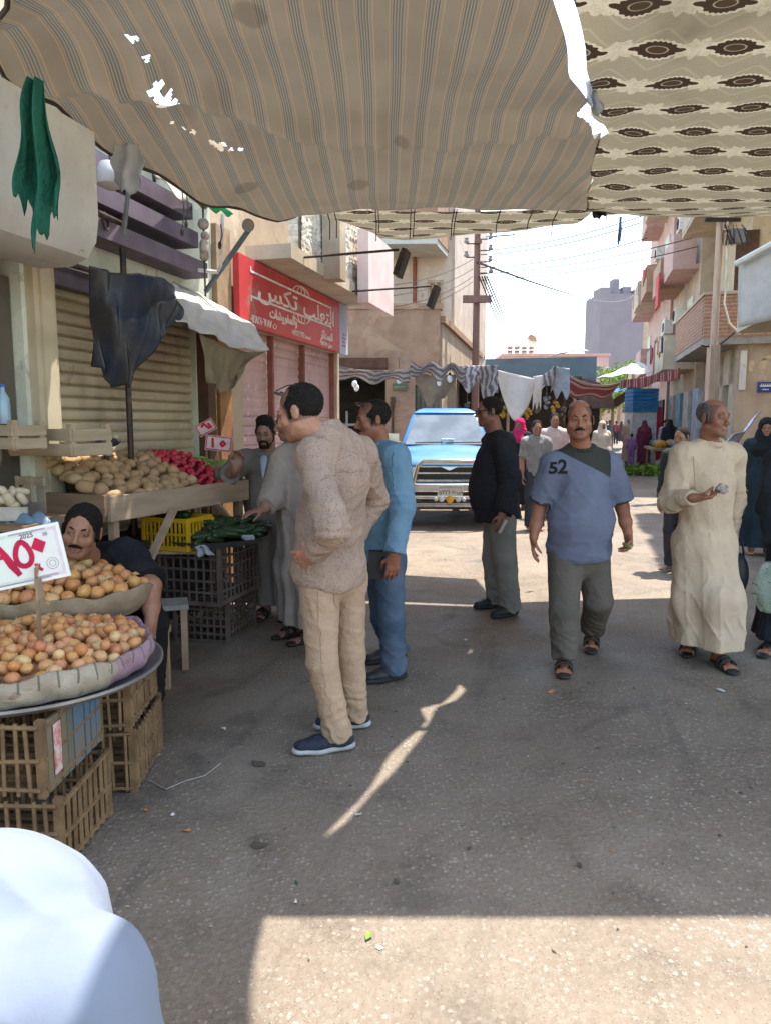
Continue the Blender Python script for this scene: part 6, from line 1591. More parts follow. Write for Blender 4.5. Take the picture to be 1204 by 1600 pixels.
M_seamb = basic('blue_seam', (.06, .11, .15), bump=0); seam(b, sh2_, [W3(604, 690, 4.0), W3(600, 725, 4.0), W3(603, 755, 4.0)], M_seamb); seam(b, sh2_, [W3(598, 857, 4.0), W3(612, 860, 4.0)], M_seamb)
b.shoe('L', M_blackshoe, M_soled); b.shoe('R', M_blackshoe, M_soled)
sh = b.J['LA']; g = MB()
for k in range(3):
    c = Vector((sh[0] - .055 - .028 * k, sh[1] - .05 + .0 * k, .06 - .004 * k)); g.bar(c + Vector((.012, .0, .022)), c + Vector((-.012, -.004, -.026)), .006, .014, (0, 1, 0))
g.build('stripe', basic('orange_stripe', (.7, .2, .05), bump=0), b.obj, smooth=False)
glasses(b, M_lens, y=.066, z=.1, tilt=-.85)
tag(MB().box(W3(583, 905, 4.2) if False else tuple(Vector((W3(588, 882, 4.2)))), (.09, .07, .16)).build('pouch', M_blackshoe, None, smooth=True), 'small black pouch hanging at the belt of the light blue shirt man', 'pouch')

# ---- 3. man in dark shirt and grey trousers
bs = Vector((.92, 5.95, 0))
J = dict(pel=W3(778, 806, 5.95), chest=W3(773, 722, 5.95), neck=W3(774, 681, 5.95), LS=W3(786, 692, 5.75), LE=W3(797, 748, 5.72), LW=W3(784, 802, 5.6), RS=W3(768, 692, 6.15), RE=W3(765, 748, 6.2), RW=W3(755, 795, 6.0),
         LH=W3(783, 815, 5.85), LK=W3(789, 876, 5.8), LA=W3(796, 940, 5.83), RH=W3(776, 815, 6.05), RK=W3(770, 872, 6.05), RA=W3(775, 930, 6.1), LT=W3(776, 956, 5.75), RT=W3(750, 945, 6.05))
for q in 'LR': J[q + 'A'][2] = .09; J[q + 'T'][2] = .04
b = Body('man in a dark long sleeved shirt and sunglasses standing in profile beside the blue pickup', bs, J, (-.99, -.1), (.2, .078, .043), 1.72, .0075)
hd = head_frame(W3(763, 643, 5.93), (-.98, -.12, -.06))
H = [(b.J['LW'], (-.1, -.3, -1), (-.5, .8, 0), (-1, 0, 0), dict(curl=(.5, .6, .65, .7)))]
b.build_body(hd, H, feet=False, paint=dict(stubble=.25, eyes=0, scalp='y'), fat=1.15)
b.hair(style='short')
trousers(b, cloth('grey_trouser_wool', (.2, .185, .165), (.17, .155, .14), bump=.25), (.155, .11, .09, .083), .04, .06, seed=24)
shirt(b, dotted('dark_checked_cotton', (.022, .021, .026), (.05, .045, .05), 60, .18), 'long', (.185, .195, .168), .015, .06, (.085, .08, .064), .0, 25, flat=.95)
b.shoe('L', M_blackshoe, M_soled); b.shoe('R', M_blackshoe, M_soled); glasses(b, M_lens, y=.094, z=.002)
hp = W3(784, 822, 5.55); tag(MB().box((0, 0, 0), (.02, .075, .11), Matrix.Rotation(.5, 3, 'Y')).build('folded_paper', basic('pale_paper', (.5, .46, .4), bump=.1), None, Vector(hp), smooth=False), 'folded pale paper in the hand of the dark shirted man', 'paper')

# ---- 4. man in blue T-shirt walking towards the viewer
bs = Vector((1.25, 4.7, 0))
J = dict(pel=W3(903, 862, 4.72), chest=W3(907, 758, 4.67), neck=W3(908, 702, 4.65), RS=W3(862, 728, 4.66), RE=W3(842, 792, 4.72), RW=W3(833, 838, 4.62), LS=W3(952, 728, 4.7), LE=W3(971, 792, 4.72), LW=W3(980, 832, 4.58),
         RH=W3(883, 872, 4.7), RK=W3(880, 955, 4.58), RA=W3(881, 1028, 4.56), LH=W3(923, 872, 4.76), LK=W3(934, 938, 4.72), LA=W3(925, 978, 5.0), RT=W3(880, 1050, 4.4), LT=W3(923, 1003, 4.88))
J['RA'][2] = .095; J['RT'][2] = .035; J['LT'][2] = .04
b = Body('moustached man in a blue T-shirt numbered 52 walking forward with bare forearms', bs, J, (-.1, -1), (.29, .115, .06), 1.7, .0062)
hd = head_frame(W3(904, 656, 4.58), (-.2, -.97, -.03), .03)
H = [(b.J['RW'], (-.05, -.1, -1), (.9, -.2, 0), (0, -1, 0), dict(curl=(.25, .35, .4, .45))), (b.J['LW'], (.05, -.25, -1), (-.9, -.25, 0), (0, -1, 0.1), dict(curl=(1.1, 1.15, 1.2, 1.2), tc=.6))]
b.build_body(hd, H, feet=True, paint=dict(stubble=.3, mark=1, gaze=.004, scalp='bald'), fat=1.12, headscale=1.04)
b.hair(M_hair, style='bald', must=True)
trousers(b, cloth('grey_olive_trousers', (.115, .095, .077), (.095, .08, .064), bump=.35), (.168, .118, .092, .08), .03, .1, seed=34, flat=.9)
def tee_mat():
    m = Mat('blue_and_olive_tee'); x, y, z = m.xyz()
    n1 = m.noise(16, 5, dist=1.6); col = m.mix(m.noise(5, 4).ss(.35, .7), (.14, .15, .205), (.12, .13, .178))
    zz = z - 1.285 + x * .51
    front = y.lt(.03)
    ol = zz.gt(0) * x.gt(-.2) * x.lt(.15)
    col = m.mix(ol, col, (.04, .042, .036))
    m.color(col); m.rough(.85); m.b.inputs['Specular IOR Level'].default_value = .12; m.bump(n1 + m.noise(300, 2) * .1, .4, .006); return m.m
ts_ = shirt(b, tee_mat(), 'short', (.192, .2, .17), .03, .04, (.08, .08, .05), 0, 35, collar=False, name='tshirt', flat=.86)
F = Field(.006); b.collar(F, rr=.066, h=0, dz=-.004, tilt=.3); b.part('neckband', F, cloth('olive_neckband', (.04, .042, .036)))
M_olive = cloth('olive_ribbing', (.04, .042, .036))
for q in 'LR':
    F = Field(.0065); sh_, el = b.J[q + 'S'], b.J[q + 'E']; a0 = sh_ + (el - sh_) * .8; F.cone(a0, sh_ + (el - sh_) * .875, 0.085, .0848, .004, clip=3); b.part('cuff', F, M_olive)
# number on the chest, laid on the shirt surface
M_print = basic('black_number_print', (.008, .008, .01), bump=0); M_printw = basic('pale_print', (.5, .52, .55), bump=0)
def chest_print(tx, size, px, py, mat, name, dy=.004, sx=1.0):
    me_o = thin_text(tx, size, mat, name, b.obj, (0, 0, 0), Matrix(((1, 0, 0), (0, 0, -1), (0, 1, 0))), ext=0, sx=sx, offset=.03)
    c = W3(px, py, 4.4) - np.array(bs); me = me_o.data
    from mathutils.bvhtree import BVHTree
    bv = BVHTree.FromPolygons([v.co[:] for v in ts_.data.vertices], [p.vertices[:] for p in ts_.data.polygons])
    for v in me.vertices:
        h = bv.ray_cast(Vector((v.co.x + c[0], -1.5, v.co.z + c[2])), Vector((0, 1, 0)))
        v.co = (v.co.x + c[0], (h[0].y if h[0] else -.15) - dy, v.co.z + c[2])
    return me_o
chest_print('5', .1, 874, 735, M_print, 'print', sx=1.15); chest_print('2', .12, 889, 733, M_print, 'print', sx=1.0)
me = chest_print('▬', .05, 874, 744, M_printw, 'print', .006) if False else None
for q in 'LR': b.sandal(q, M_sandal)
hp = b.J['LW'] + V3(-.015, -.045, -.075) + np.array(bs)
g = MB(); g.tube([(0, .06, 0), (0, -.03, 0), (0, -.055, 0), (0, -.064, 0)], [.013, .015, .014, .007], 12); tag(g.build('cucumber', basic('cut_cucumber', (.24, .28, .08), (.2, .24, .07), bump=.1), None, Vector(hp)), 'small pale green cucumber held in the T-shirt man\'s fist', 'cucumber')

# ---- 5. man in cream galabeya
bs = Vector((2.1, 4.72, 0))
J = dict(pel=W3(1098, 850, 4.75), chest=W3(1106, 755, 4.72), neck=W3(1108, 695, 4.7), RS=W3(1066, 716, 4.66), RE=W3(1048, 782, 4.6), RW=W3(1084, 778, 4.38), LS=W3(1142, 714, 4.8), LE=W3(1145, 785, 4.92), LW=W3(1138, 852, 4.95),
         RH=W3(1083, 865, 4.72), RK=W3(1083, 935, 4.72), RA=W3(1078, 1000, 4.92), LH=W3(1115, 865, 4.78), LK=W3(1124, 940, 4.6), LA=W3(1124, 1018, 4.6), RT=W3(1073, 1017, 4.8), LT=W3(1139, 1037, 4.47))
J['LA'][2] = .095; J['LT'][2] = .035; J['RA'][2] = .11; J['RT'][2] = .035
b = Body('balding man in a long cream robe walking with something crumpled in his hand', bs, J, (.38, -.92), (.25, .105, .057), 1.72, .0062)
hd = head_frame(W3(1114, 653, 4.64), (.5, -.86, -.03))
H = [(b.J['RW'], (.95, -.25, .05), (0.05, .2, 1), (.2, -1, .1), dict(curl=(.75, .85, .9, .95), tc=.5)), (b.J['LW'], (0, .1, -1), (-1, 0, 0), (0, -1, 0))]
b.build_body(hd, H, feet=True, paint=dict(stubble=.2, gaze=.003, scalp='bald'), fat=1.02)
b.hair(M_greyhair, style='bald')
rb_ = robe(b, cloth('cream_cotton', (.5, .385, .27), (.45, .34, .24), bump=.4, wr=12), .118, (.155, .165, .168), .26, (.085, .07, .046), -.01, 43)
M_seamc = basic('cream_seam', (.3, .22, .15), bump=0)
seam(b, rb_, [W3(1116, 702, 4.3), W3(1119, 740, 4.3), W3(1121, 768, 4.3)], M_seamc); seam(b, rb_, [W3(1110, 703, 4.3), W3(1113, 740, 4.3), W3(1115, 766, 4.3)], M_seamc)
seam(b, rb_, [W3(1046, 820, 4.3), W3(1048, 870, 4.3), W3(1066, 872, 4.3), W3(1062, 822, 4.3)], M_seamc); seam(b, rb_, [W3(1132, 730, 4.3), W3(1145, 731, 4.4)], M_seamc, .003); seam(b, rb_, [W3(1030, 1000, 4.3), W3(1085, 1004, 4.2), W3(1140, 1000, 4.3)], M_seamc)
g = MB(); F0 = b.J['neck'] + b.f * .155
for k in range(3): g.sphere(tuple(b.J['neck'] + b.f * (.115 + .015 * k) + V3(0, 0, -.02 - .07 * k)), .006, 8, 6)
g.build('button', M_white, b.obj)
for q in 'LR': b.sandal(q, M_blackshoe)
hp = W3(1128, 764, 4.3); g = MB(); R_ = random.Random(3)
g.sphere((0, 0, 0), (.035, .03, .03), 12, 9); g.v = [tuple(Vector(v) * (1 + .25 * math.sin(v[0] * 140) * math.sin(v[2] * 160 + 1))) for v in g.v]; tag(g.build('crumpled_paper', basic('grey_paper', (.4, .36, .33), (.2, .13, .1), scale=30), None, Vector(hp), ang=180), 'crumpled paper twist in the raised hand of the cream robed man', 'paper')
g = MB(); g.sphere((0, 0, 0), (.09, .06, .16), 14, 10); g.tube([(-.05, 0, .13), (-.03, 0, .26), (.03, 0, .26), (.05, 0, .13)], .008, 6); p = W3(1148, 898, 5.0); tag(g.build('carrier_bag', M_blackshoe, None, Vector(p), ang=180), 'black carrier bag swinging behind the cream robed man', 'bag')

# ---- 6. woman in black at the right edge (only her robe and bag in view)
bs = Vector((2.74, 4.95, 0))
J = dict(pel=W3(1250, 850, 4.98), chest=W3(1254, 760, 4.95), neck=W3(1254, 700, 4.93), RS=W3(1212, 722, 4.85), RE=W3(1204, 790, 4.88), RW=W3(1212, 850, 4.72), LS=W3(1296, 722, 5.0), LE=W3(1300, 790, 4.95), LW=W3(1296, 850, 4.85),
         RH=W3(1232, 862, 4.95), RK=W3(1220, 940, 4.9), RA=W3(1206, 1005, 4.88), LH=W3(1268, 862, 5.0), LK=W3(1268, 940, 5.0), LA=W3(1262, 1000, 5.1), RT=W3(1194, 1020, 4.78), LT=W3(1256, 1015, 4.95))
J['RA'][2] = .1; J['LA'][2] = .1; J['RT'][2] = .035; J['LT'][2] = .035
b = Body('woman in a long black robe at the right edge with a clear bag of greens', bs, J, (-.3, -.95), (.3, .15, .1), 1.62, .0075)
hd = head_frame(W3(1252, 655, 4.88), (-.35, -.92, -.12))
b.build_body(hd, [(b.J['RW'], (-.05, -.2, -1), (1, 0, 0), (0, -1, 0), dict(s=.9, curl=(1, 1, 1, 1)))], feet=True, paint=dict(stubble=0))
M_blackcloth = cloth('black_abaya', (.014, .017, .022), (.022, .026, .032), bump=.4, wr=12)
robe(b, M_blackcloth, .1, (.165, .17, .165), .3, (.085, .085, .08), .0, 53)
def headscarf(b, mat, long=.12, res=.008):
    F = Field(res); c, R, k = b.hc, b.hR, b.hs; L = lambda *p: c + R @ (V3(*p) * k)
    F.ell(L(0, -.015, .03), V3(.092, .108, .1) * k, R, .02); F.cone(L(0, -.01, -.06), b.J['neck'], .09, .1, .04); F.cone(b.J['neck'], b.J['neck'] * .4 + b.J['chest'] * .6, .12, .14 + long * .3, .05, .7, b.f); F.ell(L(0, .11, -.02), V3(.056, .07, .082) * k, R, .01, 's')
    b.part('headscarf', F, mat, disp=warpnoise(9, [(.1, .005, (1, 1, 1))]))
headscarf(b, M_blackcloth)
for q in 'LR': b.sandal(q, M_blackshoe)
p = W3(1203, 915, 4.6)
g = MB()
def bagfn(a, q):
    t = a * 2 * math.pi; r = .11 * math.sin(math.pi * min(1, .08 + .85 * q)) ** .6 * (1 + .08 * math.sin(t * 5 + q * 4)); return Vector((r * math.cos(t), r * .75 * math.sin(t), .15 - .32 * (1 - q) + .0))
g.grid(bagfn, 28, 18); t = tag(g.build('carrier_bag', None or basic('clear_green_film', (.4, .5, .4), (.5, .55, .48), rough=.25, bump=.4), None, Vector(p), ang=180), 'clear plastic bag of green leaves held by the woman in black', 'bag')
mm = t.data.materials[0]; bnode = mm.node_tree.nodes['Principled BSDF']; bnode.inputs['Alpha'].default_value = .42
g = MB()
for k in range(160):
    a = rng.uniform(0, 6.3); r = rng.uniform(0, .085); z = rng.uniform(-.15, .1); R3 = Euler(rot_any()).to_matrix(); cc = Vector((r * math.cos(a), r * .7 * math.sin(a), z)); s_ = rng.uniform(.02, .045)
    g.add([cc + R3 @ Vector(q) * s_ for q in ((-1, 0, 0), (0, -.4, .1), (1, 0, 0), (0, .4, .1))], [(0, 1, 2, 3)])
M_leaf = basic('green_leaf', (.1, .17, .03), (.05, .1, .02), scale=20, bump=0)
tag(g.build('greens', M_leaf, None, Vector(p)), 'bunch of green leaves inside the woman\'s clear bag', 'greens')

# ---- 7. bearded man in grey galabeya at the marrow stand
bs = Vector((-.88, 5.75, 0))
def std(c, fwd, h, pose=None):
    """joints of a standing figure at c (feet centre), looking along fwd"""
    k = h / 1.72; f = nz([fwd[0], fwd[1], 0]); l = nz(np.cross([0, 0, 1], f)); c = np.array([c[0], c[1], 0.])
    def q(x, y, z): return c + (l * x + f * y) * k + V3(0, 0, z * k)
    J = dict(pel=q(0, 0, .95), chest=q(0, 0, 1.27), neck=q(0, .0, 1.46), LS=q(.165, 0, 1.375), RS=q(-.165, 0, 1.375), LE=q(.21, -.03, 1.11), RE=q(-.21, -.03, 1.11), LW=q(.22, .04, .87), RW=q(-.22, .04, .87),
             LH=q(.085, 0, .9), RH=q(-.085, 0, .9), LK=q(.09, .02, .5), RK=q(-.09, .02, .5), LA=q(.09, -.02, .09), RA=q(-.09, -.02, .09), LT=q(.1, .13, .035), RT=q(-.1, .13, .035), head=q(0, .02, 1.605))
    for n, v in (pose or {}).items(): J[n] = q(*v)
    return J, f
J, f = std((-.88, 5.8), (-.1, -1), 1.68)
J['chest'] = W3(412, 770, 5.75); J['neck'] = W3(416, 710, 5.68); J['RS'] = W3(383, 720, 5.72); J['LS'] = W3(446, 720, 5.75); J['RE'] = W3(352, 748, 5.5); J['RW'] = W3(369, 732, 5.3); J['LE'] = W3(450, 780, 5.8); J['LW'] = W3(446, 830, 5.7)
b = Body('bearded man in a grey robe holding up a hand behind the marrows', bs, J, (-.1, -1), (.26, .135, .09), 1.68, .0075)
hd = head_frame(W3(415, 675, 5.6), (-.1, -.95, -.28))
b.build_body(hd, [(b.J['RW'], (.3, -.2, .9), (0, -1, .2), (-1, 0, .3), dict(curl=(.5, .55, .6, .65)))], feet=True, paint=dict(stubble=.35, eyes=0, scalp='y'), headscale=.95)
b.hair(style='full', beard=1)
M_greyrobe = cloth('grey_brown_cotton', (.2, .17, .145), (.165, .14, .12), bump=.35, wr=12)
robe(b, M_greyrobe, .12, (.16, .168, .165), .25, (.085, .08, .075), -.13, 63)
g = MB(); c0 = Vector(b.J['neck'] + b.f * .09); 
F = Field(.007); F.cone(b.J['neck'] + V3(0, -.11, -.03), b.J['neck'] + V3(0, -.175, -.17), .03, .008, .01, .5, (0, 1, 0)); b.part('undershirt', F, basic('pale_blue_cotton', (.36, .46, .55), bump=.2))
for q in 'LR': b.sandal(q, M_sandal)

# ---- 8. man in pale grey robe, mostly behind the dotted shirt man
bs = Vector((-.58, 5.15, 0))
J, f = std((-.58, 5.2), (-.75, -.6), 1.72)
J['RS'] = W3(440, 722, 5.15); J['RE'] = W3(426, 778, 5.05); J['RW'] = W3(410, 797, 4.95)
b = Body('man in a pale grey robe reaching for marrows, half hidden by the dotted shirt man', bs, J, (-.75, -.6), (.27, .14, .095), 1.72, .0075)
hd = head_frame(W3(452, 660, 5.1), (-.9, -.3, -.2))
b.build_body(hd, [(b.J['RW'], dirn(J['RW'], W3(392, 800, 4.9)), (0, 0, -1), (.3, -1, 0), dict(curl=(.3, .35, .4, .4)))], feet=True, paint=dict(stubble=.3))
b.hair(style='short')
robe(b, cloth('pale_grey_cotton', (.33, .27, .23), (.28, .23, .195), bump=.35, wr=12), .12, (.155, .165, .165), .25, (.085, .08, .07), -.05, 73)
for q in 'LR': b.sandal(q, M_sandal)

# ---- 9. seated man in black behind the onions
bs = Vector((-1.5, 3.95, 0))
J = dict(pel=V3(-1.42, 4.02, .5), chest=W3(172, 895, 3.82), neck=W3(148, 872, 3.66), LS=W3(200, 868, 3.66), LE=W3(238, 915, 3.5), LW=W3(236, 972, 3.4), RS=W3(100, 890, 3.72), RE=W3(90, 940, 3.65), RW=W3(110, 960, 3.4),
         LH=V3(-1.33, 4.0, .48), LK=V3(-1.2, 3.72, .52), LA=W3(236, 1095, 3.82), RH=V3(-1.5, 4.0, .48), RK=V3(-1.62, 3.75, .5), RA=V3(-1.62, 3.8, .1), LT=W3(237, 1115, 3.7), RT=V3(-1.62, 3.7, .04))
J['LA'][2] = .1; J['LT'][2] = .04
b = Body('seated young man in a black T-shirt leaning forward behind the onion baskets', bs, J, (.1, -.99), (.32, .15, .085), 1.7, .0058)
hd = head_frame(W3(128, 829, 3.47), (.16, -.97, -.06), -.2)
b.build_body(hd, [(b.J['LW'], (-.1, -.1, -1), (-.6, .3, 0), (-.5, -1, 0), dict(curl=(.4, .5, .5, .6)))], feet=False, paint=dict(stubble=.35, gaze=-.002, scalp='y'), headscale=1.08)
b.hair(style='short', must=True, vol=.001)
M_blacktee = cloth('black_jersey', (.012, .012, .014), (.018, .018, .02), bump=.4)
shirt(b, M_blacktee, 'short', (.16, .165, .165), .08, 0, (.085, .082, .05), 0, 83, collar='tee', flat=.8)
trousers(b, cloth('black_trousers', (.02, .018, .018)), (.15, .1, .08, .07), .02, .05, seed=84)
b.shoe('L', M_blackshoe, M_soled); b.shoe('R', M_blackshoe, M_soled)
t = thing('stool', 'low wooden stool under the seated man in black', 'stool', (-1.42, 4.06, 0))
MB().box((0, 0, .36), (.34, .3, .04)).build('seat', M_wood, t, smooth=False)
for sx in (-1, 1):
    for sy in (-1, 1): MB().box((sx * .14, sy * .12, .17), (.04, .04, .34)).build('leg', M_wood, t, smooth=False)

# ---- 10. man in white shirt bending at the lower left, close to the viewer
bs = Vector((-.72, .95, 0))
J = dict(pel=V3(-.78, 1.25, .8), chest=V3(-.66, 1.0, .96), neck=V3(-.70, .78, 1.03), LS=V3(-.47, .92, .985), LE=V3(-.42, .84, .74), LW=V3(-.5, .62, .62), RS=V3(-.9, .85, 1.02), RE=V3(-1.0, .7, .8), RW=V3(-.9, .5, .65),
         LH=V3(-.68, 1.26, .75), LK=V3(-.66, 1.16, .44), LA=V3(-.68, 1.3, .09), RH=V3(-.88, 1.26, .75), RK=V3(-.9, 1.16, .44), RA=V3(-.9, 1.3, .09), LT=V3(-.66, 1.15, .04), RT=V3(-.92, 1.15, .04))
for n_ in J: J[n_] = J[n_] + V3(.05, 0, -.215 * min(1, max(0, (J[n_][2] - .1) / .6)))
b = Body('man in a bright white shirt bending at the lower left corner, mostly out of view', bs, J, (.2, -.98), (.27, .14, .095), 1.75, .0065)
hd = head_frame(V3(-.67, .62, .9), (-.1, -.75, -.65))
b.build_body(hd, [(b.J['LW'], (-.2, -.3, -.9), (-1, 0, 0), (0, -1, 0))], feet=True)
b.hair(style='short')
trousers(b, cloth('dark_grey_trousers', (.05, .05, .055)), seed=94)
shirt(b, cloth('white_poplin', (.175, .2, .25), (.165, .19, .24), bump=.12, wr=9), 'long', (.165, .19, .19), .04, 0, (.1, .09, .06), 0, 95, flat=.85, collar=False, fold=[(.36, .005, (1, 1, .5)), (.3, .006, (1, 1, .7), 1)])

# ================================================================ PICKUP
M_blue = basic('sky_blue_car_paint', (.045, .155, .32), (.075, .2, .36), scale=3, rough=.28, bump=.03, spec=.5)
M_chrome = basic('worn_chrome', (.55, .53, .5), (.42, .4, .38), scale=12, rough=.22, bump=.05, metal=.9)
M_rubber = basic('tyre_rubber', (.02, .02, .02), (.035, .03, .028), rough=.8)
M_wind = basic('windscreen_glass', (.16, .19, .22), (.1, .12, .14), scale=3, rough=.06, bump=0, spec=.9)
M_lampg = basic('headlamp_glass', (.5, .5, .48), (.4, .4, .38), rough=.1, bump=0, spec=.7)
M_black = basic('black_trim', (.018, .018, .02), bump=.1, rough=.5)
pk_ = thing('pickup_truck', 'light blue pickup truck with a steel bull bar parked facing the viewer', 'pickup', (.93, 10.75, 0), math.radians(-2))
def bev(o, w=.03, n=3):
    m = o.modifiers.new('bevel', 'BEVEL'); m.width = w; m.segments = n; m.limit_method = 'ANGLE'; m.angle_limit = .5; return o
def hexa(name, mat, parent, b0, b1, ang=40, bw=.03):      # b0/b1: (x half width, y0, y1, z) rings
    g = MB(); vs_ = []
    for hw, y0, y1, z in (b0, b1): vs_ += [(-hw, y0, z), (hw, y0, z), (hw, y1, z), (-hw, y1, z)]
    g.add(vs_, [(0, 3, 2, 1), (4, 5, 6, 7), (0, 1, 5, 4), (1, 2, 6, 5), (2, 3, 7, 6), (3, 0, 4, 7)]); o = g.build(name, mat, parent, ang=ang)
    return bev(o, bw) if bw else o
g = MB()
def sec(y, hw, z0, z1, cr): return [(-hw, y, z0), (-hw, y, z1 - .12), (-hw + .03, y, z1 - .03), (-hw + .12, y, z1 + cr * .2), (-hw * .45, y, z1 + cr * .8), (0, y, z1 + cr), (hw * .45, y, z1 + cr * .8), (hw - .12, y, z1 + cr * .2), (hw - .03, y, z1 - .03), (hw, y, z1 - .12), (hw, y, z0)]
rows = [sec(.12, .74, .62, .93, .0), sec(.15, .76, .5, .97, .02), sec(.5, .78, .45, 1.04, .04), sec(1.2, .79, .42, 1.15, .05), sec(1.3, .79, .4, 1.19, .05), sec(2.55, .79, .4, 1.17, .02)]
n = len(rows[0]); g.add([p for r in rows for p in r], [(i * n + k, (i + 1) * n + k, (i + 1) * n + k + 1, i * n + k + 1) for i in range(len(rows) - 1) for k in range(n - 1)] + [tuple(reversed(range(n)))])
g.f = [tuple(reversed(f)) for f in g.f]; g.build('body', M_blue, pk_, ang=50)
hexa('cab', M_blue, pk_, (.735, 1.22, 2.5, 1.17), (.535, 1.66, 2.4, 1.71), bw=.06)
hexa('roof', M_blue, pk_, (.56, 1.6, 2.44, 1.695), (.4, 1.78, 2.3, 1.785), bw=.06)
g = MB(); g.add([(-.655, 1.2, 1.2), (.655, 1.2, 1.2), (.49, 1.59, 1.67), (-.49, 1.59, 1.67)], [(0, 1, 2, 3)]); wsd = g.build('windscreen', M_wind, pk_)
for q in (-1, 1):
    g = MB(); g.add([(q * .725, 1.42, 1.22), (q * .725, 2.4, 1.22), (q * .56, 2.3, 1.66), (q * .56, 1.74, 1.66)], [(0, 1, 2, 3)]); g.build('side_window', M_wind, pk_)
    w = MB(); w.tube([(q * .1 - .45, 1.17, 1.215), (q * .1 - .1, 1.19, 1.24)], .008, 5)
    MB().tube([(-.5 if q < 0 else .0, 1.17, 1.225), (-.05 if q < 0 else .55, 1.175, 1.235)], .009, 5).build('wiper', M_black, pk_)
    m_ = MB(); m_.box((q * .86, 1.35, 1.3), (.2, .06, .14)); m_.tube([(q * .73, 1.4, 1.22), (q * .84, 1.37, 1.27)], .012, 5); m_.build('wing_mirror', M_chrome if q < 0 else M_black, pk_)
    hl = MB(); hl.box((q * .6, .11, .8), (.24, .06, .19)); h_ = hl.build('headlight', M_chrome, pk_, smooth=False); MB().box((q * .6, .076, .8), (.21, .012, .16)).build('lens', M_lampg, h_, smooth=False)
    MB().box((q * .765, .13, .8), (.07, .08, .18)).build('turn_signal', basic('amber_lens', (.5, .2, .03), rough=.2, bump=0), pk_, smooth=False)
    for yy in (.62, 3.3):
        wh = link('wheel', None, pk_, (q * .7, yy, .33)); Rw = Matrix.Rotation(math.pi / 2, 3, 'Y')
        MB().lathe([(.2, -.1), (.3, -.11), (.33, -.08), (.335, 0), (.33, .08), (.3, .11), (.2, .1)], n=28, R=Rw).build('tyre', M_rubber, wh); MB().lathe([(0, -.05), (.1, -.06), (.2, -.09), (.2, .09), (.1, .06), (0, .05)], n=20, R=Rw).build('rim', M_chrome, wh)
gr = MB(); gr.box((0, .125, .8), (.94, .04, .24)); gr = gr.build('grille', M_black, pk_, smooth=False)
g = MB()
for z, h in ((.905, .018), (.81, .024), (.7, .03)): g.box((0, .1, z), (.94, .03, h))
g.add([(-.13, .08, .905), (.13, .08, .905), (.0, .07, .85)], [(0, 2, 1)]); g.build('chrome_bars', M_chrome, gr, smooth=False)
bev(MB().box((0, .02, .6), (1.62, .16, .13)).build('bumper', M_chrome, pk_), .025)
MB().box((0, .1, .48), (1.5, .06, .14)).build('lower_apron', M_black, pk_, smooth=False)
g = MB(); g.tube([(-.6, -.1, .33), (-.56, -.14, .5), (-.5, -.16, .8), (-.46, -.16, .93), (-.38, -.16, 1.0), (.38, -.16, 1.0), (.46, -.16, .93), (.5, -.16, .8), (.56, -.14, .5), (.6, -.1, .33)], .032, 10)
g.build('bull_bar', basic('tan_chrome_tube', (.5, .44, .36), rough=.22, metal=.85, bump=0), pk_)
g = MB(); g.tube([(-.55, -.13, .47), (.55, -.13, .47)], .026, 8); g.build('lower_bar', M_chrome, pk_); g = MB(); g.tube([(-.6, -.1, .36), (.6, -.1, .36)], .035, 8); g.build('lower_bar', M_chrome, pk_)
lp = MB().box((0, -.17, .575), (.36, .012, .15)).build('licence_plate', basic('dusty_plate', (.5, .46, .4), (.42, .38, .33), bump=0), pk_, smooth=False)
thin_text(arabic('٥٢٣١'), .085, M_black, 'lettering', lp, (-.08, -.178, .55), Matrix(((1, 0, 0), (0, 0, -1), (0, 1, 0))), ext=.0005); thin_text(arabic('س ط'), .07, M_black, 'lettering', lp, (.1, -.178, .56), Matrix(((1, 0, 0), (0, 0, -1), (0, 1, 0))), ext=.0005)
MB().box((0, -.177, .628), (.33, .003, .035)).build('plate_band', basic('plate_band', (.38, .36, .34), bump=0), lp, smooth=False)
for i, (x, r) in enumerate(((0, .055), (-.12, .04), (.12, .04), (-.2, .03), (.2, .03))):
    MB().sphere((x, -.17, .45), (r, r * .5, r), 14, 8).build('spot_lamp', basic('yellow_lamp', (.6, .32, .01), rough=.15, bump=0) if i == 0 else M_lampg, pk_)
g = MB()
for q in (-1, 1): g.box((q * .77, 3.5, .78), (.05, 1.9, .55))
g.box((0, 4.42, .78), (1.5, .05, .55)); g.box((0, 3.5, .6), (1.5, 1.85, .05)); g.build('cargo_bed', M_blue, pk_, smooth=False)
g = MB()
for q in (-1, 1): g.box((q * .35, 2.5, .42), (.1, 4.2, .12))
g.box((0, .9, .4), (1.3, .12, .12)); g.box((0, 3.3, .36), (1.3, .12, .12)); g.build('chassis', M_black, pk_, smooth=False)
tb = tag(bev(MB().box((0, 0, 0), (.2, .12, .1)).build('tissue_box', basic('white_blue_box', (.6, .66, .7), (.3, .45, .6), scale=20, bump=0), None, Vector((1.0, 12.02, 1.24))), .01), 'white tissue box on the dashboard behind the pickup windscreen', 'tissue box')

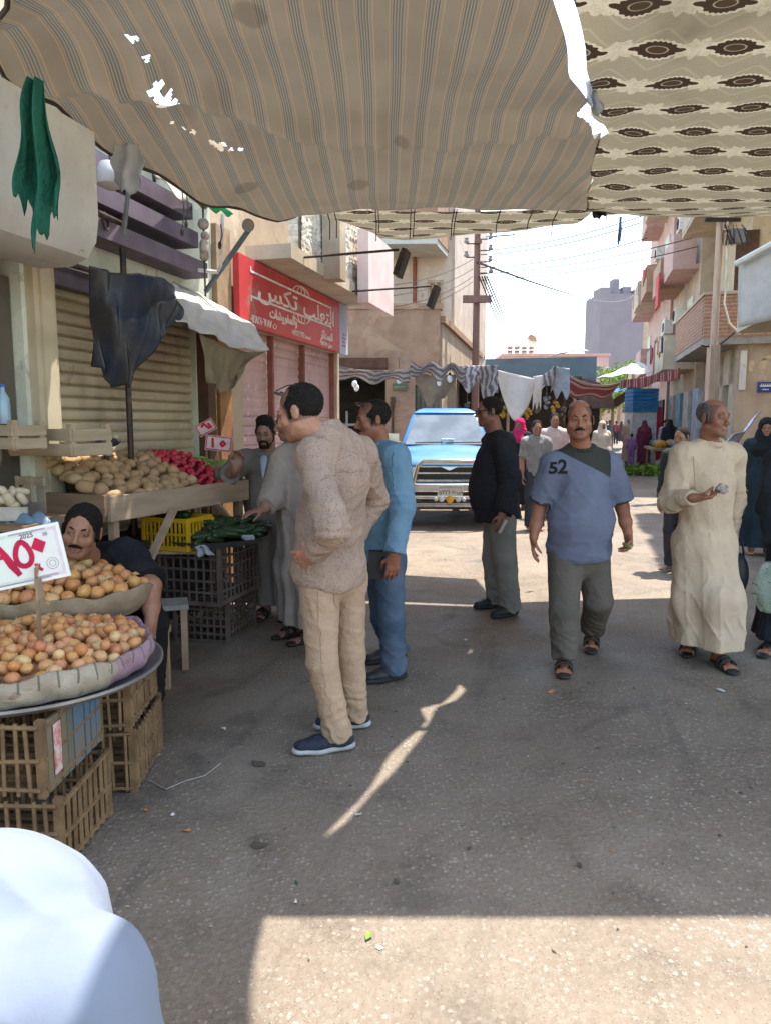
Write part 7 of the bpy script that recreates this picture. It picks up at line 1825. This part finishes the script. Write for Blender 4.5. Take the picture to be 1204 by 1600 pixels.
# ================================================================ MARKET further down the street
def stripes(name, cols, per, trans=.3, axis='u', warp=.0):
    m = Mat(name); u, v, w = m.xyz('UV'); q = (u if axis == 'u' else v)
    if warp: q = q + m.noise(3, 2, kind='UV') * warp
    t = (q / per).fr(); col = m.mix(t.lt(.5), cols[0], cols[1])
    if len(cols) > 2: col = m.mix((t - .25).abs().lt(.06), col, cols[2])
    col = m.mix(m.noise(2, 4, kind='UV').ss(.4, .7) * .3, col, tuple(x * .6 for x in cols[1])); m.color(col); m.rough(.9)
    translucent(m, col, trans); return m.m
def hang(name, label, cat, p0, p1, drop, sag, mat, seed, nu=40, nv=14, fold=.05, depth=.0, ragged=.15, top_wave=.0):
    """cloth hung between two points, falling by drop"""
    rr = random.Random(seed); ph = rr.uniform(0, 6); p0 = Vector(p0); p1 = Vector(p1); W_ = (p1 - p0).length; nrm = (p1 - p0).cross(Vector((0, 0, 1))).normalized()
    dr = drop if callable(drop) else (lambda a: drop)
    def fn(a, b):
        p = p0.lerp(p1, a) + Vector((0, 0, -sag * 4 * a * (1 - a) + top_wave * math.sin(a * 17 + ph)))
        h = dr(a) * (1 + ragged * math.sin(a * 13 + ph)); p.z -= h * b
        return p + nrm * (fold * math.sin(a * W_ * 9 + ph + b) * (.3 + b) + depth * b)
    g = MB(); g.grid(fn, nu, nv, uvfn=lambda a, b: (a * W_, b * (drop if not callable(drop) else 1))); return tag(solidify(g.build(name, mat, None, ang=180), .006), label, cat)
M_st1 = stripes('grey_striped_cloth', [(.4, .36, .34), (.15, .125, .13)], .11, .2, warp=.25)
M_st1v = stripes('grey_striped_roll', [(.4, .36, .34), (.17, .14, .145)], .07, .2, 'v', warp=.2)
M_st2 = stripes('maroon_striped_cloth', [(.22, .05, .055), (.34, .22, .2), (.1, .03, .035)], .16, .2)
M_whitecl = cloth('white_sheet', (.66, .62, .57), (.58, .54, .5), trans=.3)
M_brcl = cloth('brown_sacking', (.27, .21, .15), (.2, .15, .11), trans=.2)
hang('awning', 'rolled grey striped awning hanging across the dark shop opening on the brown building', 'awning', P(526, 572, 14.6), P(640, 576, 14.6), .2, .06, M_st1v, 3, fold=.05, depth=-.2, ragged=.3)
hang('awning', 'bunched white and grey awning cloth along the front of the brown building', 'awning', P(640, 568, 14.5), P(728, 572, 14.5), .2, .0, M_st1v, 4, fold=.1, depth=-.25, top_wave=.05, ragged=.4)
hang('cloth', 'brown sacking hanging under the bunched white and grey awning cloth', 'cloth', P(648, 585, 14.8), P(712, 585, 14.8), lambda a: .15 + .45 * math.sin(math.pi * min(1, a * 1.1)), .0, M_brcl, 5, fold=.05)
hang('awning', 'grey striped awning end flopping down beside the reddish utility pole', 'awning', P(716, 572, 15.0), P(778, 570, 15.0), lambda a: .42 + .75 * max(0, a - .45) - .3 * max(0, a - .85), .0, M_st1, 6, fold=.12, ragged=.3)
hang('cloth', 'white cloth sagging from a line right of the reddish pole', 'cloth', P(776, 578, 15.3), P(836, 592, 15.3), lambda a: .05 + .85 * math.sin(math.pi * a) ** .8, .0, M_whitecl, 7, fold=.06, ragged=.05)
hang('cloth', 'small white cloth strip hanging next to the larger sagging white cloth', 'cloth', P(832, 588, 15.5), P(846, 586, 15.5), .62, .0, M_whitecl, 8, nu=10, fold=.03)
hang('awning', 'striped awning edge rising to a corner right of the white cloths', 'awning', P(820, 594, 15.8), P(868, 570, 15.8), .3, .08, M_st1, 9, fold=.05)
hang('cloth', 'grey tarpaulin piece hanging at the awning corner', 'cloth', P(862, 572, 15.9), P(889, 576, 15.9), .58, .0, basic('grey_tarp', (.2, .22, .24), (.28, .29, .3), rough=.45, bump=.4, bscale=10), 10, fold=.06)
# maroon striped awnings: top sheets seen edge-on with a hanging valance
def sheet(name, label, cat, c4, sag, mat, nu=30, nv=14):
    c = [Vector(q) for q in c4]; g = MB(); W_ = (c[1] - c[0]).length; D_ = (c[3] - c[0]).length
    g.grid(lambda a, b: c[0].lerp(c[1], a).lerp(c[3].lerp(c[2], a), b) + Vector((0, 0, -sag * 4 * a * (1 - a) + .02 * math.sin(a * 15 + b * 9))), nu, nv, uvfn=lambda a, b: (a * W_, b * D_)); return tag(solidify(g.build(name, mat, None, ang=180), .006), label, cat)
M_st2v = stripes('maroon_striped_sheet', [(.22, .05, .06), (.36, .25, .24), (.1, .03, .04)], .22, .2, 'v')
hang('awning', 'maroon striped awning slung across the street from the grey tarpaulin corner', 'awning', P(870, 572, 17), P(970, 596, 17.5), .3, .22, M_st2v, 11, fold=.04, ragged=.2, depth=-.4)
hang('awning', 'maroon striped awning valance hanging in front of the blue kiosk', 'awning', P(968, 594, 17.5), P(1062, 574, 17.5), .22, .04, M_st2, 12, fold=.03)
sheet('canopy', 'white canopy sheet above the maroon striped valance', 'canopy', [P(930, 592, 20), P(1020, 584, 20), P(1004, 566, 26), P(975, 574, 26)], -.05, M_whitecl)
# light bulbs under the cloths
M_bulb = basic('white_glass_bulb', (.8, .8, .78), (.7, .7, .68), rough=.25, bump=0)
bl = ['inside the dark opening, higher of the close pair', 'inside the dark opening, lower of the close pair', 'in front of the bare brown wall', 'under the brown sacking', 'just left of the reddish pole', 'low beside the curtain, smallest']
for i, (x, y, Y) in enumerate(((554, 600, 14.9), (557, 606, 15.1), (623, 594, 14.9), (685, 599, 14.8), (702, 592, 14.8), (668, 606, 15.6))):
    p = P(x, y, Y); t = thing('light_bulb', 'unlit white bulb hanging ' + bl[i], 'light bulb', p, 0, 'hanging light bulbs')
    MB().sphere((0, 0, 0), (.055, .055, .075), 12, 8).build('bulb', M_bulb, t); MB().lathe([(.025, .06), (.025, .12), (0, .12)], n=8).build('socket', M_steel, t); MB().tube([(0, 0, .12), (0, 0, .45)], .006, 4).build('cord', M_steel, t)
# dark stalls on the left of the street beyond the pole
M_bluepl = basic('blue_painted_sheet', (.15, .215, .26), (.12, .175, .215), scale=2, bump=.2); M_stalld = basic('dark_stall_board', (.07, .055, .045), (.045, .035, .03), scale=4)  # very dark brown for stall boards and some bundles
t = thing('market_stall', 'dark wooden market stall with hanging yellow goods beyond the reddish pole', 'stall', (3.05, 18.6, 0), -A)
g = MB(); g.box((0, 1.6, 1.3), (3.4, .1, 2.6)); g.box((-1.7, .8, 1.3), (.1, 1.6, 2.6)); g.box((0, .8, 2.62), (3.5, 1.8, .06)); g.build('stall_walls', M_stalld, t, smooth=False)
for x in (-1.6, 0, 1.6): MB().box((x, .02, 1.3), (.07, .07, 2.6)).build('post', M_wood, t, smooth=False)
MB().box((0, .5, .85), (3.2, .8, .06)).build('counter', M_wood, t, smooth=False)
M_yellowg = basic('yellow_goods', (.5, .3, .04), (.35, .18, .03), scale=12); M_redg = basic('red_goods', (.4, .06, .05)); M_greyg = basic('grey_goods', (.3, .3, .32), (.15, .15, .17), scale=9)
for i in range(14):
    x = -1.5 + i * .22; g = MB(); z0 = 1.75 + .3 * rng.random()
    for k in range(9): g.sphere((x + rng.uniform(-.07, .07), .2 + rng.uniform(-.06, .06), z0 + rng.uniform(-.16, .16)), rng.uniform(.035, .06), 7, 5)
    g.tube([(x, .2, z0), (x, .2, 2.6)], .008, 4); g.build('hanging_goods', (M_yellowg, M_brcl, M_greyg)[i % 3], t)
for i in range(8): MB().box((-1.4 + i * .4, .45 + .1 * (i % 2), 1.0), (.3, .3, .22)).build('carton', (M_brcl, M_yellowg, M_redg, M_whitecl)[i % 4], t, smooth=False)
bsd = thing('shop_building', 'low building with a blue painted top strip behind the hanging cloths', 'building', (4.9, 26, 0), -A)
g = MB(); g.box((0, 2, 1.7), (4.5, 4, 3.4)); g.build('wall', M_brown, bsd, smooth=False); MB().box((0, -.05, 3.35), (4.6, .1, .8)).build('fascia', M_bluepl, bsd, smooth=False)
for k in range(3): MB().box((-1.8 + k * 1.8, -.04, 1.2), (1.3, .08, 2.2)).build('shop_front', M_dark, bsd, smooth=False)
t = thing('tin_shelter', 'rounded rusty tin shelter roof behind the T-shirt man\'s head', 'shelter', (5.6, 21.5, 0), -A)
g = MB(); pr_ = [(.95 * math.cos(math.pi * i / 14), 1.95 + .85 * math.sin(math.pi * i / 14)) for i in range(15)]
g.add([(x, 0, z) for x, z in pr_] + [(x, 2.5, z) for x, z in pr_], [(i, i + 1, 16 + i, 15 + i) for i in range(14)] + [tuple(range(15))]); g.build('roof', basic('rusty_tin', (.17, .11, .09), (.11, .08, .07), scale=6), t)
for x in (-.9, .9): MB().box((x, .1, 1), (.08, .08, 1.95)).build('post', M_wood, t, smooth=False)
MB().box((0, 1.2, .9), (1.7, 1, .1)).build('counter', M_wood, t, smooth=False)
# stalls down the street: left row
specs = [(-2.2, 30, 3.4, (.07, .24, .4), 'blue sheeted market stall, nearest of the far left row'), (-2.4, 37, 3.2, (.5, .5, .48), 'white sheeted market stall in the far left row'), (-2.6, 45, 3.4, (.1, .28, .42), 'blue sheeted market stall deep in the street'), (-2.6, 54, 3.4, (.4, .36, .3), 'tan sheeted market stall at the far end of the street')]
for v, u, h, c, lab in specs:
    t = thing('market_stall', lab, 'stall', fr(v, u), -A)
    MB().box((-.4, 1.5, h * .5), (2.2, .1, h)).build('back_board', M_stalld, t, smooth=False)
    rf = MB(); rf.grid(lambda a, b: Vector((-1.6 + 3.6 * a, -.3 + 3.4 * b, h - .5 * a + .08 * math.sin(a * 6 + b * 5))), 14, 10); solidify(rf.build('canopy', cloth('canopy_sheet', c, trans=.25), t, ang=180), .01)
    for x, y in ((1.9, -.2), (1.9, 3.0), (-1.5, -.2)): MB().tube([(x, y, 0), (x, y, h - .4)], .035, 6).build('post', M_steel, t)
    MB().box((.6, 1.3, .8), (1.6, 2.4, .08)).build('counter', M_wood, t, smooth=False)
    for k in range(6): MB().box((.2 + .3 * (k % 3), .5 + k * .35, .98), (.3, .3, .28)).build('carton', (M_greyg, M_yellowg, M_redg, M_bluepl)[k % 4], t, smooth=False)
sheet('awning', 'dark brown awning sloping over the far crowd', 'awning', [P(938, 634, 33), P(985, 602, 33), P(1000, 606, 37), P(955, 640, 37)], .1, M_brcl)
sheet('awning', 'blue sheet awning behind the dark brown one over the crowd', 'awning', [P(925, 622, 40), P(990, 600, 40), P(1000, 596, 46), P(930, 612, 46)], .1, cloth('blue_sheet', (.06, .2, .42), trans=.3))
t = thing('umbrella', 'white market umbrella over the far crowd', 'umbrella', fr(.6, 37)); MB().lathe([(1.2, 2.25), (.6, 2.6), (0, 2.75)], n=8).build('canopy', M_whitecl, t); MB().tube([(0, 0, 0), (0, 0, 2.7)], .03, 6).build('pole', M_steel, t)
# blue and white kiosk
kq = P(1006, 660, 27); t = thing('kiosk', 'white kiosk with a blue slatted upper half and red side', 'kiosk', (kq.x, 27, 0), -A * .3)
MB().box((0, .6, 1.15), (.86, 1.2, 2.3)).build('lower_panel', basic('pale_blue_white_paint', (.55, .58, .62)), t, smooth=False)
g = MB()
for k in range(6): g.box((0, .57, 2.0 + k * .14), (.9, 1.25, .125))
g.build('upper_slats', basic('kiosk_blue', (.03, .17, .38)), t, smooth=False); MB().box((.53, .6, 1.15), (.18, 1.1, 1.9)).build('red_side', basic('kiosk_red', (.45, .03, .05)), t, smooth=False)
# shop shutters along the right side, seen edge-on
for k, c in enumerate(((.35, .4, .45), (.45, .43, .4), (.2, .35, .42), (.5, .48, .42))):
    p = fr(3.25, 22 + k * 1.9); t = tag(MB().box((0, .9, 1.25), (.1, 1.1, 2.5)).build('door_panel', basic('shop_door_paint', c, scale=4), None, p, smooth=False, rz=-A), ['slate blue shop door, nearest on the right side', 'grey shop door second along the right side', 'teal shop door third along the right side', 'cream shop door furthest along the right side'][k], 'door')
# white canvas panel at the right
t = thing('canvas_awning', 'large pale canvas panel on a slanted white pipe at the right edge', 'canvas', P(1158, 512, 11.5))
o = P(1158, 512, 11.5); g = MB(); c4 = [P(1153, 512, 11.5) - o, P(1290, 480, 10.2) - o, P(1290, 330, 10.2) - o, P(1153, 408, 11.5) - o]
g.grid(lambda a, b: c4[0].lerp(c4[1], a).lerp(c4[3].lerp(c4[2], a), b) + Vector((0, .02 * math.sin(a * 9 + b * 4), 0)), 14, 10); solidify(g.build('canvas', cloth('pale_grey_canvas', (.6, .57, .52), (.52, .49, .44), trans=.3), t, ang=180), .01)
g = MB(); g.tube([P(1150, 412, 11.4) - o, P(1300, 330, 10) - o], .05, 8);  g.build('pipe', M_white, t)
# right-hand stall: table, patterned cloth, baskets, greens
t = thing('market_stall', 'low dark stall of clothes and bundles behind the cream robed man', 'stall', (5.3, 10.6, 0), -.1)
MB().box((.2, .4, .85), (1.9, .9, .06)).build('counter', M_wood, t, smooth=False)
for x in (-.7, 1.1): 
    for y in (.05, .75): MB().box((x, y, .42), (.06, .06, .82)).build('leg', M_wood, t, smooth=False)
MB().box((.2, .9, .65), (2.0, .06, .5)).build('back_board', M_stalld, t, smooth=False)
for k in range(10):
    g = MB(); g.sphere((0, 0, 0), (.17, .14, .1), 10, 7); g.v = [tuple(Vector(v) * (1 + .15 * math.sin(v[0] * 40 + k) * math.sin(v[2] * 50))) for v in g.v]
    g.build('bundle', (M_black, M_bluepl, M_stalld, M_greyg, M_redg)[k % 5], t, loc=(-.6 + (k % 5) * .36, .35 + .2 * (k // 5), .96 + .14 * (k // 5)), ang=180)
def flow():
    m = Mat('flowered_cotton'); d = m.voro(16).lt(.3); col = m.mix(d, (.55, .52, .6), (.22, .18, .42)); m.color(col); m.rough(.9); return m.m
g = MB(); q0, q1 = P(1132, 695, 10.3), P(1186, 648, 10.6); g.grid(lambda a, b: q0.lerp(q1, a) + Vector((.04 * math.sin(b * 5), .2 * b, -.0 + .05 * math.sin(a * 8) - .22 * b + .08 * math.sin(math.pi * b))), 14, 12)
tag(solidify(g.build('flowered_cloth', flow(), ang=180), .01), 'white cloth with violet flowers draped over the right hand stall', 'cloth')
M_cane = basic('cane', (.36, .23, .1), (.26, .16, .07), scale=20)
def cane_basket(label, c, w, h):
    t = thing('cane_basket', label, 'basket', c); g = MB()
    for k in range(18):
        a = k * 2 * math.pi / 18; g.tube([(w * .85 * math.cos(a), w * .85 * math.sin(a), 0), (w * math.cos(a), w * math.sin(a), h)], .012, 4)
    g.build('uprights', M_cane, t); g = MB()
    for z in (.02, h * .35, h * .65, h): g.tube([(w * (.86 + .14 * z / h) * math.cos(q), w * (.86 + .14 * z / h) * math.sin(q), z) for q in [i * math.pi / 12 for i in range(25)]], .016, 5)
    g.build('hoops', M_cane, t); return t
p = G(1183, 838); cane_basket('tall cane basket standing at the far woman\'s side near the right edge', (p.x + .1, p.y, 0), .2, .62)
def leaf_heap(name, label, c, r, h, n, seed, mat, s=(.05, .1)):
    rr = random.Random(seed); g = MB()
    for _ in range(n):
        a = rr.uniform(0, 6.3); q = math.sqrt(rr.random()); p = Vector((r[0] * q * math.cos(a), r[1] * q * math.sin(a), h * (1 - q * q) * rr.uniform(.3, 1) + .02)); R3 = Euler((rr.uniform(-.9, .9), rr.uniform(-.9, .9), rr.uniform(0, 6.3))).to_matrix(); L = rr.uniform(*s)
        g.add([p + R3 @ Vector(v) * L for v in ((-1, 0, 0), (-.2, -.35, .12), (1, 0, 0), (-.2, .35, .12))], [(0, 1, 2, 3)])
    o = tag(g.build(name, mat, None, c, smooth=False), label, 'greens'); o['kind'] = 'stuff'; return o
M_leafl = basic('bright_leaf', (.2, .3, .05), (.12, .2, .03), scale=9, bump=0); M_leafd = basic('deep_leaf', (.03, .08, .04), (.05, .11, .05), scale=9, bump=0)
p = G(1166, 832); t = thing('tub', 'dark green tub of greens and rags behind the cream robed man', 'tub', (p.x, p.y, 0)); MB().lathe([(0, 0), (.2, 0), (.24, .3), (.25, .3), (.21, -.005), (0, -.005)], n=24).build('tub_body', basic('green_tub', (.02, .06, .03)), t)
leaf_heap('greens', 'dark greens piled in the green tub', (p.x, p.y, .28), (.26, .26), .25, 160, 2, M_leafd)
for (px, py, rx, ry, h, n, lab, mm) in ((990, 735, .9, .5, .12, 420, 'bright green leaves spread on the road behind the walkers, left patch', M_leafl), (1030, 742, 1.0, .7, .3, 600, 'heap of bright green leaves on the road behind the cream robed man', M_leafl), (1040, 712, .8, .6, .55, 300, 'heap of dark green vegetables at the foot of the far right stall', M_leafd)):
    p = G(px, py); leaf_heap('greens', lab, (p.x, p.y, 0), (rx, ry), h, n, px, mm, (.07, .16))
t = thing('market_stall', 'vegetable stall with seated sellers on the far right side', 'stall', (9.6, 24.5, 0), -A)
MB().box((0, 0, .7), (1.8, 3.0, .08)).build('counter', M_wood, t, smooth=False)
for x in (-.8, .8):
    for y in (-1.3, 1.3): MB().box((x, y, .34), (.07, .07, .68)).build('leg', M_wood, t, smooth=False)
for k in range(12): MB().sphere((-.6 + .4 * (k % 4), -1 + (k // 4) * .9, .84), (.2, .3, .16), 8, 6).build('produce_heap', (M_yellowg, M_greyg, M_redg, M_leafd, M_bluepl)[k % 5], t)
# tree far down the street
def tree(label, c, h, r, seed, n=1500):
    rr = random.Random(seed); t = thing('tree', label, 'tree', c)
    g = MB(); g.tube([(0, 0, 0), (.1, 0, h * .4), (0, .1, h * .75)], [.28, .2, .08], 8)
    for k in range(6):
        a = rr.uniform(0, 6.3); g.tube([(.05, 0, h * .45), (r * .4 * math.cos(a), r * .4 * math.sin(a), h * .62), (r * .75 * math.cos(a), r * .75 * math.sin(a), h * .8)], [.12, .07, .03], 6)
    g.build('trunk', M_wood, t); g = MB(); cl = [Vector((rr.gauss(0, r * .45), rr.gauss(0, r * .45), h * rr.uniform(.55, .98))) for _ in range(22)]
    for _ in range(n):
        p = rr.choice(cl) + Vector((rr.gauss(0, r * .16), rr.gauss(0, r * .16), rr.gauss(0, r * .13))); R3 = Euler((rr.uniform(0, 6.3), rr.uniform(0, 6.3), 0)).to_matrix(); L = rr.uniform(.12, .3)
        g.add([p + R3 @ Vector(v) * L for v in ((-1, 0, 0), (0, -.45, .1), (1, 0, 0), (0, .45, .1))], [(0, 1, 2, 3)])
    o = g.build('crown', M_leafl, t, smooth=False)
tree('bright green tree beyond the white canopy at the foot of the grey tower', (P(968, 590, 70).x, 70, 0), 7.2, 2.6, 5)
tree('green tree beside the far stalls at the end of the street', (P(938, 610, 75).x, 75, 0), 5.2, 2.2, 8)
# end of the street: pale block closing the view
t = thing('apartment_building', 'pale low block closing the view at the end of the street', 'building', (24, 96, 0), -A); MB().box((0, 0, 2.5), (16, 6, 5)).build('wall', M_tan, t, smooth=False)
for k in range(6): window(t, -6.5 + k * 2.6, 3.3, 1.2, 1.2, -3, 'x', M_grey)
t = thing('apartment_building', 'grey brown terrace on the left side far down the street', 'building', fr(-8.5, 62), -A); MB().box((0, 12, 2.2), (10, 24, 4.4)).build('wall', M_brown, t, smooth=False)
for k in range(4): MB().box((5.03, 3 + k * 5, 1.3), (.08, 3, 2.4)).build('shop_front', M_dark, t, smooth=False)

# ---- far people
def far_person(label, px, pyfeet, h, fwd, kind, col, skin=(.24, .11, .07), res=.016, legs=None, scarf=None, pose=None, cap=None, headfwd=None, hairm=True, group=None, Y=None, spot=False):
    c = G(px, pyfeet) if Y is None else Vector((P(px, 660, Y).x, Y, 0)); J, f = std((c.x, c.y), fwd, h, pose)
    b = Body(label, Vector((c.x, c.y, 0)), J, fwd, skin, h, res, group=group); hf = headfwd or fwd; hd = head_frame(J['head'], (hf[0], hf[1], -.08))
    b.build_body(hd, [(b.J[q + 'W'], b.J[q + 'W'] - b.J[q + 'E'], (-1 if q == 'L' else 1, 0, 0), (0, -1, 0)) for q in 'LR'] if res < .014 else (), feet=True, paint=dict(stubble=.15 if scarf is None else 0, eyes=1 if res < .014 else 0))
    m = cloth(kind + '_cloth', col, bump=.3) if not isinstance(col, bpy.types.Material) else col
    if kind == 'robe': robe(b, m, .1, (.155, .16, .16), .25, (.085, .08, .07), 0, int(px))
    else:
        lg = legs or (.05, .05, .06)
        if pose and 'shorts' in pose: pass
        trousers(b, cloth('leg_cloth', lg), (.13, .09, .075, .065), .02, .05, seed=int(px)); shirt(b, m, 'short' if kind == 'tee' else 'long', (.145, .15, .15), .08, 0, (.075, .068, .05), 0, int(px) + 1, collar='tee')
    if scarf is not None: headscarf(b, cloth('scarf_cloth', scarf), .2, max(.009, res * .8))
    elif cap is not None:
        F = Field(max(.008, res * .7)); F.ell(b.hc + b.hR @ (V3(0, -.018, .05) * b.hs), V3(.083, .1, .08) * b.hs, b.hR, .01); F.ell(b.hc + b.hR @ (V3(0, .03, -.06) * b.hs), V3(.12, .15, .1) * b.hs, b.hR, .01, 's'); b.part('cap', F, cloth('cap_cloth', cap))
    elif hairm: b.hair(style='short', brows=res < .014)
    return b
FACE = (-.15, -1)
far_person('woman in a crimson headscarf and black robe behind the dark shirted man', 812, 0, 1.62, (-.55, -.8), 'robe', (.02, .02, .025), scarf=(.5, .02, .09), res=.012, Y=13.2)
far_person('boy in a grey patterned T-shirt walking behind the dark shirted man', 838, 0, 1.58, (.0, -1), 'tee', dotted('grey_marl_print', (.22, .21, .2), (.08, .08, .08), 45, .3), (.26, .12, .075), .0125, (.04, .045, .06), Y=10.6)
far_person('young man in a pale pink shirt at the T-shirt man\'s shoulder', 866, 0, 1.7, (-.2, -1), 'shirt', (.5, .36, .32), (.26, .13, .08), .0125, (.2, .18, .16), Y=12.0)
far_person('woman in a long cream headscarf and robe at the T-shirt man\'s other shoulder', 940, 0, 1.58, (.2, -1), 'robe', (.5, .42, .33), scarf=(.56, .47, .37), res=.015, Y=18)
far_person('man in a beige robe and white cap walking away down the street', 983, 0, 1.72, (.25, 1), 'robe', (.46, .36, .26), cap=(.62, .6, .56), res=.018, Y=27.5)
far_person('small child in violet walking beside the beige robed man', 987, 0, 1.15, (.25, 1), 'shirt', (.28, .17, .42), legs=(.28, .17, .42), res=.02, Y=26.6)
far_person('woman in a maroon robe walking away down the street', 1006, 0, 1.62, (.25, 1), 'robe', (.16, .04, .07), scarf=(.2, .05, .08), res=.018, Y=27)
far_person('boy with dark hair looking left behind the cream robed man', 1066, 0, 1.5, (-.75, -.65), 'shirt', (.03, .045, .04), (.3, .16, .1), .0115, Y=7.6)
far_person('woman in a dark teal robe and black headscarf standing by the cane basket', 1197, 0, 1.6, (-.4, -.9), 'robe', (.02, .035, .045), (.3, .15, .09), .011, scarf=(.016, .018, .022), Y=8.6)
crowd = [(935, 40, 'robe', (.03, .03, .035), (.03, .03, .03), 'dark robed figure in the far crowd beneath the dark brown awning'), (952, 36, 'shirt', (.1, .3, .45), None, 'person in a bright blue shirt in the far crowd'), (947, 47, 'robe', (.5, .48, .44), None, 'pale robed figure deep in the far crowd'),
         (962, 52, 'shirt', (.3, .08, .09), None, 'person in a red shirt far down the street'), (970, 58, 'robe', (.05, .05, .06), (.05, .05, .05), 'small dark figure furthest down the street'), (1014, 33, 'shirt', (.1, .09, .12), None, 'person in a dark shirt beside the kiosk'),
         (1024, 30, 'shirt', (.2, .25, .32), None, 'person in a grey blue shirt just right of the maroon robed woman'), (1040, 25.5, 'shirt', (.4, .4, .42), None, 'seller in a pale shirt behind the vegetable stall'), (1046, 24.8, 'robe', (.03, .035, .05), (.03, .03, .04), 'dark clad seller at the near end of the vegetable stall')]
for px, Y, k, c, sc, lab in crowd: far_person(lab, px, 0, 1.65, (.2, rng.choice((-1, 1))), k, c, scarf=sc, res=.03 if Y > 34 else .022, Y=Y)

# ================================================================ LITTER on the road
def litter(label, px, py, kind, s, mat, seed):
    rr = random.Random(seed); c = G(px, py); g = MB(); n = rr.randint(5, 8); pts = []
    for k in range(n):
        a = k * 2 * math.pi / n; pts.append((s * rr.uniform(.5, 1) * math.cos(a), s * .6 * rr.uniform(.5, 1) * math.sin(a)))
    o = len(g.v); g.add([(0, 0, .012 * rr.random() + .004)] + [(x, y, rr.uniform(.002, .012)) for x, y in pts], [(0, 1 + k, 1 + (k + 1) % n) for k in range(n)])
    tag(solidify(g.build(kind, mat, None, c, smooth=False, rz=rr.uniform(0, 6)), .002), label, kind.replace('_', ' '))
M_rub = basic('dull_brown_scrap', (.09, .07, .045), (.06, .045, .03)); M_pap = basic('litter_paper', (.5, .48, .44)); M_peel = basic('orange_peel_scrap', (.4, .16, .06))
for i, (x, y, k, s, m_, lab) in enumerate(((405, 1195, 'scrap', .05, M_rub, 'dark brown scrap on the road left of the khaki trousered man'), (405, 1322, 'scrap', .045, M_rub, 'dark brown scrap on the road near the lower middle'), (228, 1268, 'peel', .018, M_peel, 'orange peel on the road by the palm crate'), (292, 1300, 'peel', .022, M_peel, 'orange peel on the road, rightmost by the crates'), (270, 1275, 'paper', .016, M_pap, 'tiny white paper bit between two orange peels on the road'),
        (245, 1182, 'scrap', .03, M_pap, 'crumpled pale scrap on the road beside the seated man\'s shoe'), (726, 1001, 'paper', .03, M_pap, 'white paper scrap on the road beyond the light streak'), (860, 1082, 'peel', .04, M_peel, 'brown peel on the road by the T-shirt man\'s front foot'), (1125, 1080, 'paper', .04, M_pap, 'white paper scrap on the road below the cream robed man'), (576, 1465, 'leaf', .022, M_leafl, 'small green leaf scrap lying in the sunlit patch'), (462, 1412, 'paper', .014, M_pap, 'tiny white paper on the edge of the sunlit patch'),
        (560, 1275, 'paper', .016, M_pap, 'tiny pale paper beside the lower end of the light streak'), (732, 1328, 'scrap', .016, M_rub, 'small dark scrap on the road above the sunlit patch'), (350, 1140, 'scrap', .02, M_pap, 'pale scrap on the road between stall and khaki trousers'), (905, 1355, 'scrap', .02, M_rub, 'dark scrap on the road at lower right'), (620, 1380, 'scrap', .02, M_rub, 'dark scrap just above the sunlit patch'))):
    litter(lab, x, y, k, s, m_, i)
g = MB(); pts = [(200, 1215), (235, 1222), (260, 1235), (290, 1222), (320, 1214), (345, 1195)]; g.tube([G(x, y) + Vector((0, 0, .006)) for x, y in pts], .003, 5); tag(g.build('string', M_grey), 'loose grey string curling on the road by the palm crates', 'string')

g = MB(); rr = random.Random(77)
for _ in range(900):
    u = rr.uniform(1.5, 13); v = rr.uniform(-2.6, 3.2); c = fr(v, u, .001); L = rr.uniform(.004, .014) * (1 + .5 * (rr.random() < .06)); a = rr.uniform(0, 6.3); f_ = rr.uniform(.3, .8)
    ca, sa = math.cos(a) * L, math.sin(a) * L; h = rr.uniform(.002, .008)
    g.add([c + Vector((ca, sa, .001)), c + Vector((-sa * f_, ca * f_, .002)), c + Vector((-ca, -sa, .001)), c + Vector((sa * f_, -ca * f_, .002)), c + Vector((0, 0, h))], [(0, 1, 4), (1, 2, 4), (2, 3, 4), (3, 0, 4)], rr.choice((0, 0, 1, 1, 2, 3)))
o = tag(g.build('debris', [basic('pale_grit', (.4, .35, .29), bump=0), M_rub, M_peel, M_leafd], smooth=False), 'fine grit, leaf crumbs and peel trodden into the road surface', 'debris'); o['kind'] = 'stuff'
